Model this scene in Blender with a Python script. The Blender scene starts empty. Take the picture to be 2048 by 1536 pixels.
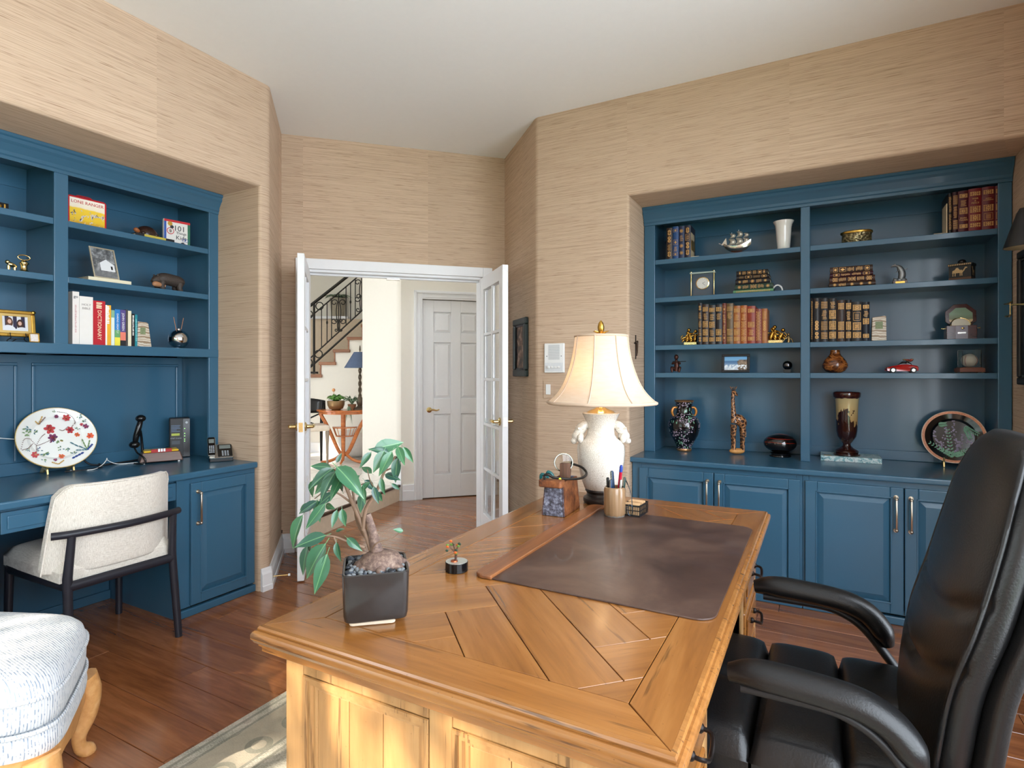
import bpy, bmesh, math, random
from mathutils import Vector, Matrix, Euler
PI = math.pi
SC = bpy.context.scene
COL = SC.collection

# ------------------------------------------------------------------ camera
TH = math.radians(28.34)                     # heading, counter-clockwise from +Y
cam_d = bpy.data.cameras.new('camera')
cam_d.sensor_width = 36.0
cam_d.lens = 20.0
cam_d.shift_y = -(768 - 744.6) / 2048
cam_d.clip_start = 0.05
cam = bpy.data.objects.new('camera', cam_d)
cam.location = (0, 0, 1.30)
cam.rotation_euler = (PI / 2, 0, TH)
COL.objects.link(cam)
SC.camera = cam

# ------------------------------------------------------------------ sky, sun, exposure
world = bpy.data.worlds.new('sky')
SC.world = world
world.use_nodes = True
bg = world.node_tree.nodes['Background']
bg.inputs['Color'].default_value = (0.86, 0.95, 1.05, 1)
bg.inputs['Strength'].default_value = 8.0

sun_d = bpy.data.lights.new('sun', 'SUN')
sun_d.energy = 9.0
sun_d.color = (1.0, 0.89, 0.74)
sun_d.angle = math.radians(0.6)
sun = bpy.data.objects.new('sun', sun_d)
SUN_DIR = Vector((0.20, 1.0, -0.74)).normalized()
sun.rotation_euler = SUN_DIR.to_track_quat('-Z', 'Y').to_euler()
sun.location = (-1, -6, 6)
COL.objects.link(sun)

def portal(name, loc, rot, sx, sy):
    d = bpy.data.lights.new(name, 'AREA')
    d.shape = 'RECTANGLE'
    d.size, d.size_y = sx, sy
    d.cycles.is_portal = True
    o = bpy.data.objects.new(name, d)
    o.location, o.rotation_euler = loc, rot
    COL.objects.link(o)

portal('window_portal', (-1.75, -1.30, 1.35), (PI / 2, 0, 0), 2.3, 2.1)      # back wall window
portal('window_portal', (0.99, .675, 1.5), (PI / 2, 0, PI / 2), 3.45, 2.3)    # unseen side window, widened for sky fill

SC.view_settings.view_transform = 'Standard'
SC.view_settings.look = 'None'
SC.view_settings.exposure = 0.30
SC.view_settings.gamma = 1.0
SC.view_settings.use_curve_mapping = False
SC.cycles.sample_clamp_indirect = 6.0
SC.cycles.max_bounces, SC.cycles.diffuse_bounces, SC.cycles.glossy_bounces, SC.cycles.transmission_bounces = 7, 4, 3, 6

# ------------------------------------------------------------------ mesh builder
STUFF = {'raised_bands', 'gilt_tooling', 'spine_print', 'blossom_print', 'leaf_print', 'speaker_grille', 'border_inlay', 'camel_inlay', 'goat_inlay', 'mesh_frame'}   # too small to pick apart
class MB:
    def __init__(s):
        s.v, s.f = [], []
    def add(s, vs, fs):
        n = len(s.v)
        s.v += [tuple(p) for p in vs]
        s.f += [tuple(i + n for i in f) for f in fs]
        return s
    def box(s, x0, x1, y0, y1, z0, z1):
        return s.add([(x0, y0, z0), (x1, y0, z0), (x1, y1, z0), (x0, y1, z0), (x0, y0, z1), (x1, y0, z1), (x1, y1, z1), (x0, y1, z1)],
                     [(3, 2, 1, 0), (4, 5, 6, 7), (0, 1, 5, 4), (1, 2, 6, 5), (2, 3, 7, 6), (3, 0, 4, 7)])
    def cbox(s, c, d):
        return s.box(c[0] - d[0] / 2, c[0] + d[0] / 2, c[1] - d[1] / 2, c[1] + d[1] / 2, c[2] - d[2] / 2, c[2] + d[2] / 2)
    def quad(s, *p):
        return s.add(p, [tuple(range(len(p)))])
    def prism(s, poly, z0, z1, ax='z'):
        """closed 2-D outline (counter-clockwise) pushed along an axis"""
        def P(a, b, c):
            return (a, b, c) if ax == 'z' else ((a, c, b) if ax == 'y' else (c, a, b))
        n = len(poly)
        vs = [P(a, b, z0) for a, b in poly] + [P(a, b, z1) for a, b in poly]
        fs = [tuple(range(n))[::-1], tuple(range(n, 2 * n))] + [(i, (i + 1) % n, n + (i + 1) % n, n + i) for i in range(n)]
        if ax == 'y':
            fs = [f[::-1] for f in fs]
        return s.add(vs, fs)
    def lathe(s, prof, n=24, c=(0, 0, 0), sx=1.0, sy=1.0, cap0=True, cap1=True):
        vs, fs = [], []
        for r, z in prof:
            for k in range(n):
                a = 2 * PI * k / n
                vs.append((c[0] + r * sx * math.cos(a), c[1] + r * sy * math.sin(a), c[2] + z))
        m = len(prof)
        for i in range(m - 1):
            for k in range(n):
                k2 = (k + 1) % n
                fs.append((i * n + k, i * n + k2, (i + 1) * n + k2, (i + 1) * n + k))
        if cap0 and prof[0][0] > 1e-5:
            fs.append(tuple(range(n))[::-1])
        if cap1 and prof[-1][0] > 1e-5:
            fs.append(tuple(range((m - 1) * n, m * n)))
        return s.add(vs, fs)
    def ball(s, c, r, n=14, m=8):
        rr = (r, r, r) if not hasattr(r, '__len__') else r
        prof = [(max(math.sin(PI * i / m), 1e-4), -math.cos(PI * i / m)) for i in range(m + 1)]
        vs, fs = [], []
        for q, z in prof:
            for k in range(n):
                a = 2 * PI * k / n
                vs.append((c[0] + q * rr[0] * math.cos(a), c[1] + q * rr[1] * math.sin(a), c[2] + z * rr[2]))
        for i in range(m):
            for k in range(n):
                k2 = (k + 1) % n
                fs.append((i * n + k, i * n + k2, (i + 1) * n + k2, (i + 1) * n + k))
        return s.add(vs, fs)
    def tube(s, pts, r, n=8, closed=False, flat=1.0, up=None):
        pts = [Vector(p) for p in pts]
        m = len(pts)
        rs = r if hasattr(r, '__len__') else [r] * m
        vs, fs = [], []
        prev = None
        for i, p in enumerate(pts):
            a = pts[(i - 1) % m] if (closed or i > 0) else pts[i]
            b = pts[(i + 1) % m] if (closed or i < m - 1) else pts[i]
            t = (b - a).normalized()
            if prev is None:
                g = Vector(up) if up is not None else (Vector((0, 0, 1)) if abs(t.z) < .9 else Vector((1, 0, 0)))
                u = (g - t * g.dot(t)).normalized()
            else:
                u = (prev - t * prev.dot(t)).normalized()
            prev = u
            w = t.cross(u)
            for k in range(n):
                q = 2 * PI * k / n
                vs.append(p + u * (rs[i] * math.cos(q) * flat) + w * (rs[i] * math.sin(q)))
        for i in range(m if closed else m - 1):
            j = (i + 1) % m
            for k in range(n):
                k2 = (k + 1) % n
                fs.append((i * n + k, i * n + k2, j * n + k2, j * n + k))
        if not closed:
            fs.append(tuple(range(n))[::-1])
            fs.append(tuple(range((m - 1) * n, m * n)))
        return s.add(vs, fs)
    def grid(s, fn, nu, nv, thick=None):
        vs = [fn(i / nu, j / nv) for j in range(nv + 1) for i in range(nu + 1)]
        fs = [(j * (nu + 1) + i, j * (nu + 1) + i + 1, (j + 1) * (nu + 1) + i + 1, (j + 1) * (nu + 1) + i) for j in range(nv) for i in range(nu)]
        return s.add(vs, fs)
    def xf(s, M):
        s.v = [tuple(M @ Vector(p)) for p in s.v]
        return s
    def build(s, name, mat, parent=None, smooth=None, bevel=0.0, seg=2, loc=None, weld=False):
        me = bpy.data.meshes.new(name)
        me.from_pydata([tuple(p) for p in s.v], [], s.f)
        if bevel or weld:
            bm = bmesh.new(); bm.from_mesh(me)
            if weld:
                bmesh.ops.remove_doubles(bm, verts=bm.verts, dist=1e-5)
            if bevel:
                ed = [e for e in bm.edges if len(e.link_faces) == 2 and e.calc_face_angle(0) > .5]
                bmesh.ops.bevel(bm, geom=ed, offset=bevel, segments=seg, affect='EDGES', profile=.5, clamp_overlap=True)
            bm.to_mesh(me); bm.free()
        if smooth is not None:
            me.shade_smooth()
            me.set_sharp_from_angle(angle=math.radians(smooth))
        me.materials.append(mat)
        o = bpy.data.objects.new(name, me)
        COL.objects.link(o)
        if parent is not None:
            o.parent = parent
        if name in STUFF or name.startswith('painted_'):
            o['kind'] = 'stuff'
        if loc is not None:
            o.location = loc
        return o

def thing(name, label, cat, loc=(0, 0, 0), rotz=0.0, group=None, rot=None):
    o = bpy.data.objects.new(name, None)
    o.empty_display_size = .05
    COL.objects.link(o)
    o.location = loc
    o.rotation_euler = rot if rot else (0, 0, rotz)
    return tag(o, label, cat, group)
def tag(o, label, cat, group=None):
    o['label'], o['category'] = label, cat
    if group:
        o['group'] = group
    return o
def struct(o):
    o['kind'] = 'structure'
    return o
def inst(o, parent, loc=(0, 0, 0), rot=(0, 0, 0), scale=(1, 1, 1)):
    c = o.copy()
    COL.objects.link(c)
    c.parent = parent
    c.location, c.rotation_euler, c.scale = loc, rot, scale
    return c
def dup(root, loc, rotz=None, label=None):
    r = root.copy(); COL.objects.link(r); r.location = loc
    if rotz is not None:
        r.rotation_euler = (0, 0, rotz)
    if label:
        r['label'] = label
    for ch in list(root.children):
        c = ch.copy(); COL.objects.link(c); c.parent = r
        for g in list(ch.children):
            d = g.copy(); COL.objects.link(d); d.parent = c
    return r
def text(name, s, size, mat, parent, loc, rot=(0, 0, 0), sx=1.0, depth=.0004, align='CENTER'):
    cu = bpy.data.curves.new(name, 'FONT')
    cu.body, cu.size, cu.align_x, cu.align_y = s, size, align, 'CENTER'
    cu.extrude = depth
    cu.resolution_u = 2
    t = bpy.data.objects.new(name, cu)
    COL.objects.link(t)
    dg = bpy.context.evaluated_depsgraph_get()
    me = bpy.data.meshes.new_from_object(t.evaluated_get(dg))
    bpy.data.objects.remove(t)
    me.materials.clear(); me.materials.append(mat)
    o = bpy.data.objects.new(name, me)
    COL.objects.link(o)
    o.parent = parent
    o.location, o.rotation_euler, o.scale = loc, rot, (sx, 1, 1)
    return o
def arc(cx, cy, r, a0, a1, n=8):
    return [(cx + r * math.cos(a0 + (a1 - a0) * i / n), cy + r * math.sin(a0 + (a1 - a0) * i / n)) for i in range(n + 1)]
def rrect(x0, x1, y0, y1, r, n=5):
    return (arc(x1 - r, y0 + r, r, -PI / 2, 0, n) + arc(x1 - r, y1 - r, r, 0, PI / 2, n) +
            arc(x0 + r, y1 - r, r, PI / 2, PI, n) + arc(x0 + r, y0 + r, r, PI, 1.5 * PI, n))
def spline(pts, n=6):
    """Catmull-Rom through points"""
    P = [Vector(p) for p in pts]
    P = [P[0] * 2 - P[1]] + P + [P[-1] * 2 - P[-2]]
    out = []
    for i in range(1, len(P) - 2):
        a, b, c, d = P[i - 1:i + 3]
        for k in range(n):
            t = k / n
            out.append(.5 * ((2 * b) + (c - a) * t + (2 * a - 5 * b + 4 * c - d) * t * t + (3 * b - a - 3 * c + d) * t ** 3))
    out.append(P[-2])
    return out

# ------------------------------------------------------------------ materials
def srgb(r, g, b):
    f = lambda c: ((c / 255) / 12.92 if c / 255 <= .04045 else ((c / 255 + .055) / 1.055) ** 2.4)
    return (f(r), f(g), f(b), 1)
MATS = {}
def new_mat(name):
    m = bpy.data.materials.new(name)
    m.use_nodes = True
    return m, m.node_tree.nodes, m.node_tree.links, m.node_tree.nodes['Principled BSDF']
def plain(name, rgb, rough=.5, metal=0, noise=0.06, nscale=30, bump=0, coat=0, trans=0, ior=1.45, emit=None, estr=0, sheen=0):
    if name in MATS:
        return MATS[name]
    m, N, L, b = new_mat(name)
    b.inputs['Roughness'].default_value = rough
    b.inputs['Metallic'].default_value = metal
    b.inputs['Coat Weight'].default_value = coat
    b.inputs['Coat Roughness'].default_value = .08
    b.inputs['Transmission Weight'].default_value = trans
    b.inputs['IOR'].default_value = ior
    b.inputs['Sheen Weight'].default_value = sheen
    c = srgb(*rgb)
    b.inputs['Base Color'].default_value = c
    if noise or bump:
        tc = N.new('ShaderNodeTexCoord')
        nz = N.new('ShaderNodeTexNoise'); nz.inputs['Scale'].default_value = nscale; nz.inputs['Detail'].default_value = 3
        L.new(tc.outputs['Object'], nz.inputs['Vector'])
        if noise:
            mx = N.new('ShaderNodeMix'); mx.data_type = 'RGBA'
            mx.inputs['A'].default_value = tuple(q * (1 - noise * 1.6) for q in c[:3]) + (1,)
            mx.inputs['B'].default_value = tuple(min(1, q * (1 + noise * 1.6)) for q in c[:3]) + (1,)
            L.new(nz.outputs['Fac'], mx.inputs['Factor'])
            L.new(mx.outputs['Result'], b.inputs['Base Color'])
        if bump:
            bp = N.new('ShaderNodeBump'); bp.inputs['Strength'].default_value = bump; bp.inputs['Distance'].default_value = .002
            L.new(nz.outputs['Fac'], bp.inputs['Height']); L.new(bp.outputs['Normal'], b.inputs['Normal'])
    if emit:
        b.inputs['Emission Color'].default_value = srgb(*emit)
        b.inputs['Emission Strength'].default_value = estr
    MATS[name] = m
    return m
class NG:
    """tiny node helper"""
    def __init__(s, name):
        s.m, s.N, s.L, s.b = new_mat(name)
        MATS[name] = s.m
    def co(s, kind='Object'):
        return s.N.new('ShaderNodeTexCoord').outputs[kind]
    def map(s, v, scale=(1, 1, 1), loc=(0, 0, 0), rot=(0, 0, 0)):
        n = s.N.new('ShaderNodeMapping')
        n.inputs['Scale'].default_value, n.inputs['Location'].default_value, n.inputs['Rotation'].default_value = scale, loc, rot
        s.L.new(v, n.inputs['Vector']); return n.outputs['Vector']
    def noise(s, v, scale=5, detail=4, rough=.55, dist=0):
        n = s.N.new('ShaderNodeTexNoise')
        n.inputs['Scale'].default_value, n.inputs['Detail'].default_value, n.inputs['Roughness'].default_value, n.inputs['Distortion'].default_value = scale, detail, rough, dist
        s.L.new(v, n.inputs['Vector']); return n.outputs['Fac']
    def voro(s, v, scale=5, feat='F1', out='Distance', rnd=1.0):
        n = s.N.new('ShaderNodeTexVoronoi'); n.feature = feat
        n.inputs['Scale'].default_value = scale; n.inputs['Randomness'].default_value = rnd
        s.L.new(v, n.inputs['Vector']); return n.outputs[out]
    def wave(s, v, scale=5, dist=0, typ='BANDS', direc='X', detail=2):
        n = s.N.new('ShaderNodeTexWave'); n.wave_type = typ
        if typ == 'BANDS': n.bands_direction = direc
        else: n.rings_direction = direc
        n.inputs['Scale'].default_value, n.inputs['Distortion'].default_value, n.inputs['Detail'].default_value = scale, dist, detail
        s.L.new(v, n.inputs['Vector']); return n.outputs['Fac']
    def ramp(s, fac, stops, interp='LINEAR'):
        n = s.N.new('ShaderNodeValToRGB'); n.color_ramp.interpolation = interp
        e = n.color_ramp.elements
        e.remove(e[1])
        for k, (p, c) in enumerate(stops):
            if k: q = e.new(p)
            else: q = e[0]; q.position = p
            q.color = c if len(c) == 4 else tuple(c) + (1,)
        s.L.new(fac, n.inputs['Fac']); return n.outputs['Color']
    def mix(s, fac, a, b, mode='MIX'):
        n = s.N.new('ShaderNodeMix'); n.data_type = 'RGBA'; n.blend_type = mode
        for k, q in (('Factor', fac), ('A', a), ('B', b)):
            if hasattr(q, 'is_linked'): s.L.new(q, n.inputs[k])
            else: n.inputs[k].default_value = q
        return n.outputs['Result']
    def math(s, op, a, b=0.0):
        n = s.N.new('ShaderNodeMath'); n.operation = op
        for i, q in enumerate((a, b)):
            if hasattr(q, 'is_linked'): s.L.new(q, n.inputs[i])
            else: n.inputs[i].default_value = q
        return n.outputs[0]
    def sep(s, v):
        n = s.N.new('ShaderNodeSeparateXYZ'); s.L.new(v, n.inputs[0]); return n.outputs
    def comb(s, x, y, z):
        n = s.N.new('ShaderNodeCombineXYZ')
        for i, q in enumerate((x, y, z)):
            if hasattr(q, 'is_linked'): s.L.new(q, n.inputs[i])
            else: n.inputs[i].default_value = q
        return n.outputs[0]
    def rand(s):
        return s.N.new('ShaderNodeObjectInfo').outputs['Random']
    def bump(s, h, strength=.3, dist=.002):
        n = s.N.new('ShaderNodeBump'); n.inputs['Strength'].default_value, n.inputs['Distance'].default_value = strength, dist
        s.L.new(h, n.inputs['Height']); s.L.new(n.outputs['Normal'], s.b.inputs['Normal'])
    def set(s, **k):
        names = dict(color='Base Color', rough='Roughness', metal='Metallic', coat='Coat Weight', trans='Transmission Weight', sheen='Sheen Weight', spec='Specular IOR Level', ior='IOR')
        for a, q in k.items():
            i = s.b.inputs[names[a]]
            if hasattr(q, 'is_linked'): s.L.new(q, i)
            else: i.default_value = q
        return s.m
def offset_rand(g, v, amount=37.0):
    r = g.math('MULTIPLY', g.rand(), amount)
    n = g.N.new('ShaderNodeVectorMath'); n.operation = 'ADD'
    g.L.new(v, n.inputs[0]); g.L.new(g.comb(r, r, r), n.inputs[1])
    return n.outputs[0]

def grasscloth(name, soffit_axis, ax, ay):
    g = NG(name)
    geo = g.N.new('ShaderNodeNewGeometry')
    p = g.sep(geo.outputs['Position'])
    up = g.math('GREATER_THAN', g.math('ABSOLUTE', g.sep(geo.outputs['Normal'])[2]), .7)
    a = p[0] if soffit_axis == 'x' else p[1]
    across = g.mix(up, g.comb(p[2], 0, 0), g.comb(a, 0, 0))
    ac = g.sep(across)[0]
    run = g.math('ADD', g.math('MULTIPLY', p[0], ax), g.math('MULTIPLY', p[1], ay))
    panel = g.math('FLOOR', g.math('DIVIDE', g.math('ADD', run, 0.27), .91))
    wn = g.N.new('ShaderNodeTexWhiteNoise'); wn.noise_dimensions = '1D'; g.L.new(panel, wn.inputs['W'])
    pr = wn.outputs['Value']
    v = g.comb(g.math('MULTIPLY', run, 2.6), g.math('MULTIPLY', ac, 230), g.math('MULTIPLY', pr, 40))
    v2 = g.comb(g.math('MULTIPLY', run, 8.0), g.math('MULTIPLY', ac, 330), g.math('MULTIPLY', pr, 90))
    v3 = g.comb(g.math('MULTIPLY', run, 1.2), g.math('MULTIPLY', ac, 9), g.math('MULTIPLY', pr, 40))
    n1, n2, n3 = g.noise(v, 1, 3, .6), g.noise(v2, 1, 2, .5), g.noise(v3, 1, 3)
    base = g.ramp(n1, [(.26, srgb(170, 145, 123)), (.5, srgb(200, 174, 149)), (.74, srgb(216, 193, 169))])
    base = g.mix(g.math('MULTIPLY', n3, .35), base, srgb(206, 177, 152))
    dash = g.ramp(n2, [(.61, (0, 0, 0)), (.70, (1, 1, 1))])
    base = g.mix(g.math('MULTIPLY', g.sep(dash)[0], .6), base, srgb(126, 94, 64))
    tone = g.math('ADD', g.math('MULTIPLY', pr, .12), .94)
    base = g.mix(1.0, base, g.comb(tone, tone, tone), 'MULTIPLY')
    g.bump(n1, .35, .003)
    return g.set(color=base, rough=.75, spec=.25)
M_GRASS_L = grasscloth('grasscloth_left', 'x', 0.35, 1.0)
M_GRASS_F = grasscloth('grasscloth_far', 'y', 1.0, -0.3)
M_GRASS_D = grasscloth('grasscloth_entry', 'y', .707, .707)

def wood(name, stops, along='x', scale=1.0, rough=.35, coat=0.0, vary=.14, knots=False, randomise=True, rings=9.0, dents=0.0, dcol=(60, 36, 16)):
    g = NG(name)
    v = g.co('Object')
    if randomise: v = offset_rand(g, v)
    st = {'x': (1.2, 14, 14), 'y': (14, 1.2, 14), 'z': (14, 14, 1.2)}[along]
    m = g.map(v, tuple(q * scale for q in st))
    n = g.noise(m, 1.0, 5, .6, 1.2)
    fine = g.noise(g.map(v, tuple(q * scale * 6 for q in st)), 1.0, 2, .6)
    fac = g.math('ADD', g.math('MULTIPLY', n, .75), g.math('MULTIPLY', fine, .25))
    col = g.ramp(fac, stops)
    if randomise:
        t = g.math('ADD', g.math('MULTIPLY', g.rand(), vary), 1 - vary / 2)
        col = g.mix(1.0, col, g.comb(t, t, t), 'MULTIPLY')
    if dents:
        d = g.ramp(g.noise(g.map(v, tuple(q * scale * (1.2 if q < 2 else 2.2) for q in st)), 1.4, 4, .7), [(.60, (0, 0, 0)), (.66, (1, 1, 1))])
        sp = g.ramp(g.voro(v, 60), [(.0, (1, 1, 1)), (.09, (0, 0, 0))])
        f = g.math('MULTIPLY', g.math('MAXIMUM', g.sep(d)[0], g.sep(sp)[0]), dents)
        col = g.mix(f, col, srgb(*dcol))
    g.b.inputs['Coat Roughness'].default_value = .15
    return g.set(color=col, rough=rough, coat=coat)
M_FLOOR = wood('floor_oak', [(.25, srgb(100, 58, 33)), (.5, srgb(142, 87, 50)), (.75, srgb(170, 112, 68))], 'x', 1.0, .22, .4, .36)
M_DESK = wood('desk_wood', [(.25, srgb(112, 68, 30)), (.5, srgb(142, 91, 42)), (.78, srgb(162, 112, 60))], 'x', .9, .22, .5, dents=.55)
M_DESKY = wood('desk_wood_rail', [(.25, srgb(112, 68, 30)), (.5, srgb(142, 91, 42)), (.78, srgb(162, 112, 60))], 'y', .9, .22, .5, dents=.55)
M_DESKZ = wood('desk_wood_upright', [(.25, srgb(142, 100, 57)), (.5, srgb(170, 127, 78)), (.78, srgb(188, 149, 99))], 'z', .9, .4, .12, dents=.6)
M_BLUE = plain('blue_paint', (52, 93, 118), .30, noise=.03, nscale=3, coat=.25)
M_WHITE = plain('white_paint', (236, 236, 238), .35, noise=.01)
M_CEIL = plain('ceiling_paint', (240, 240, 239), .8, noise=.01)
M_HALLWALL = plain('cream_wall_paint', (236, 230, 219), .7, noise=.01)
M_BRASS = plain('polished_brass', (222, 198, 142), .18, 1, noise=.05)
M_GOLD = plain('aged_gold', (190, 150, 70), .3, 1, noise=.15, nscale=60)
M_NICKEL = plain('brushed_nickel', (190, 180, 165), .28, 1, noise=.05)
M_BLACK = plain('black_gloss', (14, 14, 16), .12, noise=0)
M_BLACKM = plain('black_matte', (26, 26, 28), .5, noise=.05)
M_GLASS = plain('clear_glass', (250, 252, 252), .0, trans=1, noise=0, ior=1.45)
M_IRON = plain('wrought_iron', (42, 38, 34), .45, .6, noise=.1)
M_LEATHER = plain('black_leather', (20, 20, 21), .36, noise=.12, nscale=220, bump=.25)
M_GILT = plain('gilt_stamp', (196, 152, 94), .42, .5, noise=.15, nscale=90)
M_CREAM = plain('cream_page', (228, 216, 190), .7, noise=.06, nscale=80)
M_SILVER = plain('silver', (200, 198, 192), .2, 1, noise=.08, nscale=60)
M_WHITEP = plain('white_plastic', (232, 232, 230), .4, noise=.01)
M_CHROME = plain('chrome_ball', (210, 212, 216), .06, 1, noise=0)
# ------------------------------------------------------------------ room shell
CH = 3.02                      # ceiling
XL, XR, YF, YB = -2.91, .88, 3.46, -1.2
Q2 = math.sqrt(.5)
def TD(t, d, z=None):          # entry-wall frame: t along the wall, d straight into it
    p = ((t - d) * Q2, (t + d) * Q2)
    return p if z is None else (p[0], p[1], z)
DW = 4.405                     # entry wall plane
T0, T1 = -.417, 1.257
LC, LD, RD, RC = TD(T0, 3.698), TD(T0, DW), TD(T1, DW), TD(T1, 3.636)
LC = (XL, LC[1]); RC = (RC[0], YF)

def wall_mesh(name, polys, sharp, mat, r=.022):
    """polys share corners; edges listed in `sharp` get the bullnose"""
    b = MB()
    for p in polys:
        b.quad(*p)
    me = bpy.data.meshes.new(name)
    me.from_pydata(b.v, [], b.f)
    bm = bmesh.new(); bm.from_mesh(me)
    bmesh.ops.remove_doubles(bm, verts=bm.verts, dist=1e-4)
    ed = []
    for e in bm.edges:
        a, c = e.verts[0].co, e.verts[1].co
        for s0, s1 in sharp:
            if min((a - Vector(s0)).length + (c - Vector(s1)).length, (a - Vector(s1)).length + (c - Vector(s0)).length) < 1e-3:
                ed.append(e)
    bmesh.ops.bevel(bm, geom=ed, offset=r, segments=5, affect='EDGES', profile=.5)
    bm.to_mesh(me); bm.free()
    me.shade_smooth(); me.set_sharp_from_angle(angle=math.radians(35))
    me.materials.append(mat)
    o = bpy.data.objects.new(name, me); COL.objects.link(o)
    return struct(o)

NY0, NY1, NZ = -.1, 2.255, 2.40          # niche in the left wall
X = XL
wall_mesh('wall_left', [
    [(X, YB, 0), (X, NY0, 0), (X, NY0, NZ), (X, NY1, NZ), (X, NY1, 0), LC + (0,), LC + (CH,), (X, YB, CH)],
    [(X, NY1, 0), (X, NY1, NZ), (-3.80, NY1, NZ), (-3.80, NY1, 0)],
    [(X, NY0, 0), (-3.80, NY0, 0), (-3.80, NY0, NZ), (X, NY0, NZ)],
    [(X, NY0, NZ), (-3.80, NY0, NZ), (-3.80, NY1, NZ), (X, NY1, NZ)],
    [(-3.80, NY0, 0), (-3.80, NY1, 0), (-3.80, NY1, NZ), (-3.80, NY0, NZ)],
    [LC + (0,), LD + (0,), LD + (CH,), LC + (CH,)]],
    [((X, NY0, NZ), (X, NY1, NZ)), ((X, NY1, 0), (X, NY1, NZ)), ((X, NY0, 0), (X, NY0, NZ)), (LC + (0,), LC + (CH,))], M_GRASS_L)
NX = -1.04
Y = YF
wall_mesh('wall_far', [
    [RC + (0,), (NX, Y, 0), (NX, Y, NZ), (XR, Y, NZ), (XR, Y, CH), RC + (CH,)],
    [(NX, Y, 0), (NX, 4.22, 0), (NX, 4.22, NZ), (NX, Y, NZ)],
    [(NX, Y, NZ), (NX, 4.22, NZ), (XR, 4.22, NZ), (XR, Y, NZ)],
    [(NX, 4.22, 0), (XR, 4.22, 0), (XR, 4.22, NZ), (NX, 4.22, NZ)],
    [RC + (0,), RC + (CH,), RD + (CH,), RD + (0,)]],
    [((NX, Y, NZ), (XR, Y, NZ)), ((NX, Y, 0), (NX, Y, NZ)), (RC + (0,), RC + (CH,))], M_GRASS_F)

# entry wall with the double-door opening
OT0, OT1, OH = -.245, 1.075, 2.055
def slab(t0, t1, d0, d1, z0, z1, b=None):
    b = b or MB()
    c = [TD(t0, d0), TD(t1, d0), TD(t1, d1), TD(t0, d1)]
    return b.prism(c, z0, z1)
b = MB()
slab(T0 - .1, OT0, DW, DW + .14, 0, CH, b); slab(OT1, T1 + .1, DW, DW + .14, 0, CH, b); slab(OT0, OT1, DW, DW + .14, OH, CH, b)
struct(b.build('wall_entry', M_GRASS_D))
b = MB()                                   # room side + hall side linings
for t0, t1 in ((OT0 - .075, OT0), (OT1, OT1 + .075)):
    slab(t0, t1, DW - .018, DW, 0, OH + .075, b); slab(t0, t1, DW + .14, DW + .158, .0, OH + .075, b)
slab(OT0, OT1, DW - .018, DW, OH, OH + .075, b); slab(OT0, OT1, DW + .14, DW + .158, OH, OH + .075, b)
slab(OT0, OT0 + .02, DW, DW + .14, 0, OH, b); slab(OT1 - .02, OT1, DW, DW + .14, 0, OH, b); slab(OT0, OT1, DW, DW + .14, OH - .02, OH, b)
slab(OT0 + .02, OT1 - .02, DW + .05, DW + .08, OH - .035, OH - .02, b)
struct(b.build('trim_1', M_WHITE, bevel=.003))
b = MB(); slab(.33, .43, DW + .045, DW + .085, OH - .045, OH - .034, b)
cat_plate = struct(b.build('trim_2', M_NICKEL))

# right wall with an unseen side window enlarged for sky light, back wall with a wide window
def wall_with_hole(name, P, u0, u1, z1, h, mat, th=.12):
    b = MB()
    hu0, hu1, hz0, hz1 = h
    for a, c, e, f in ((u0, hu0, 0, z1), (hu1, u1, 0, z1), (hu0, hu1, 0, hz0), (hu0, hu1, hz1, z1)):
        P(b, a, c, e, f, th)
    return struct(b.build(name, mat))
wall_with_hole('wall_right', lambda b, a, c, e, f, th: b.box(XR, XR + th, a, c, e, f), YB - .12, 4.3, CH, (-1.05, 2.40, .35, 2.65), M_GRASS_L)
wall_with_hole('wall_back', lambda b, a, c, e, f, th: b.box(a, c, YB - th, YB, e, f), XL - .12, XR + .12, CH, (-2.85, -.62, .35, 2.30), M_GRASS_F)
def window(name, boxes):
    b = MB()
    for q in boxes: b.box(*q)
    return struct(b.build(name, M_WHITE, bevel=.004))
ys = YB - .08
window('window_1', [(-2.85, -.62, ys, ys + .06, .35, .40), (-2.85, -.62, ys, ys + .06, 2.25, 2.30), (-2.85, -2.80, ys, ys + .06, .40, 2.25), (-.67, -.62, ys, ys + .06, .40, 2.25),
                    (-2.13, -2.08, ys, ys + .06, .40, 2.25), (-1.39, -1.34, ys, ys + .06, .40, 2.25)])
xs = XR + .03
window('window_fill', [(xs, xs + .06, -1.05, 2.4, .35, .40), (xs, xs + .06, -1.05, 2.4, 2.60, 2.65), (xs, xs + .06, -1.05, -1.0, .4, 2.6), (xs, xs + .06, 2.35, 2.4, .4, 2.6), (xs, xs + .06, .08, .13, .4, 2.6), (xs, xs + .06, 1.22, 1.27, .4, 2.6)])  # added side window, out of view, sized for soft fill

struct(MB().prism([(XL - .9, YB - .12), (XR + .12, YB - .12), (XR + .12, 4.3), RD, (RD[0] - .1, RD[1] + .1), (LD[0] - .1, LD[1] + .1), (XL - .9, 2.3)], CH, CH + .1).build('ceiling', M_CEIL))

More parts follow.
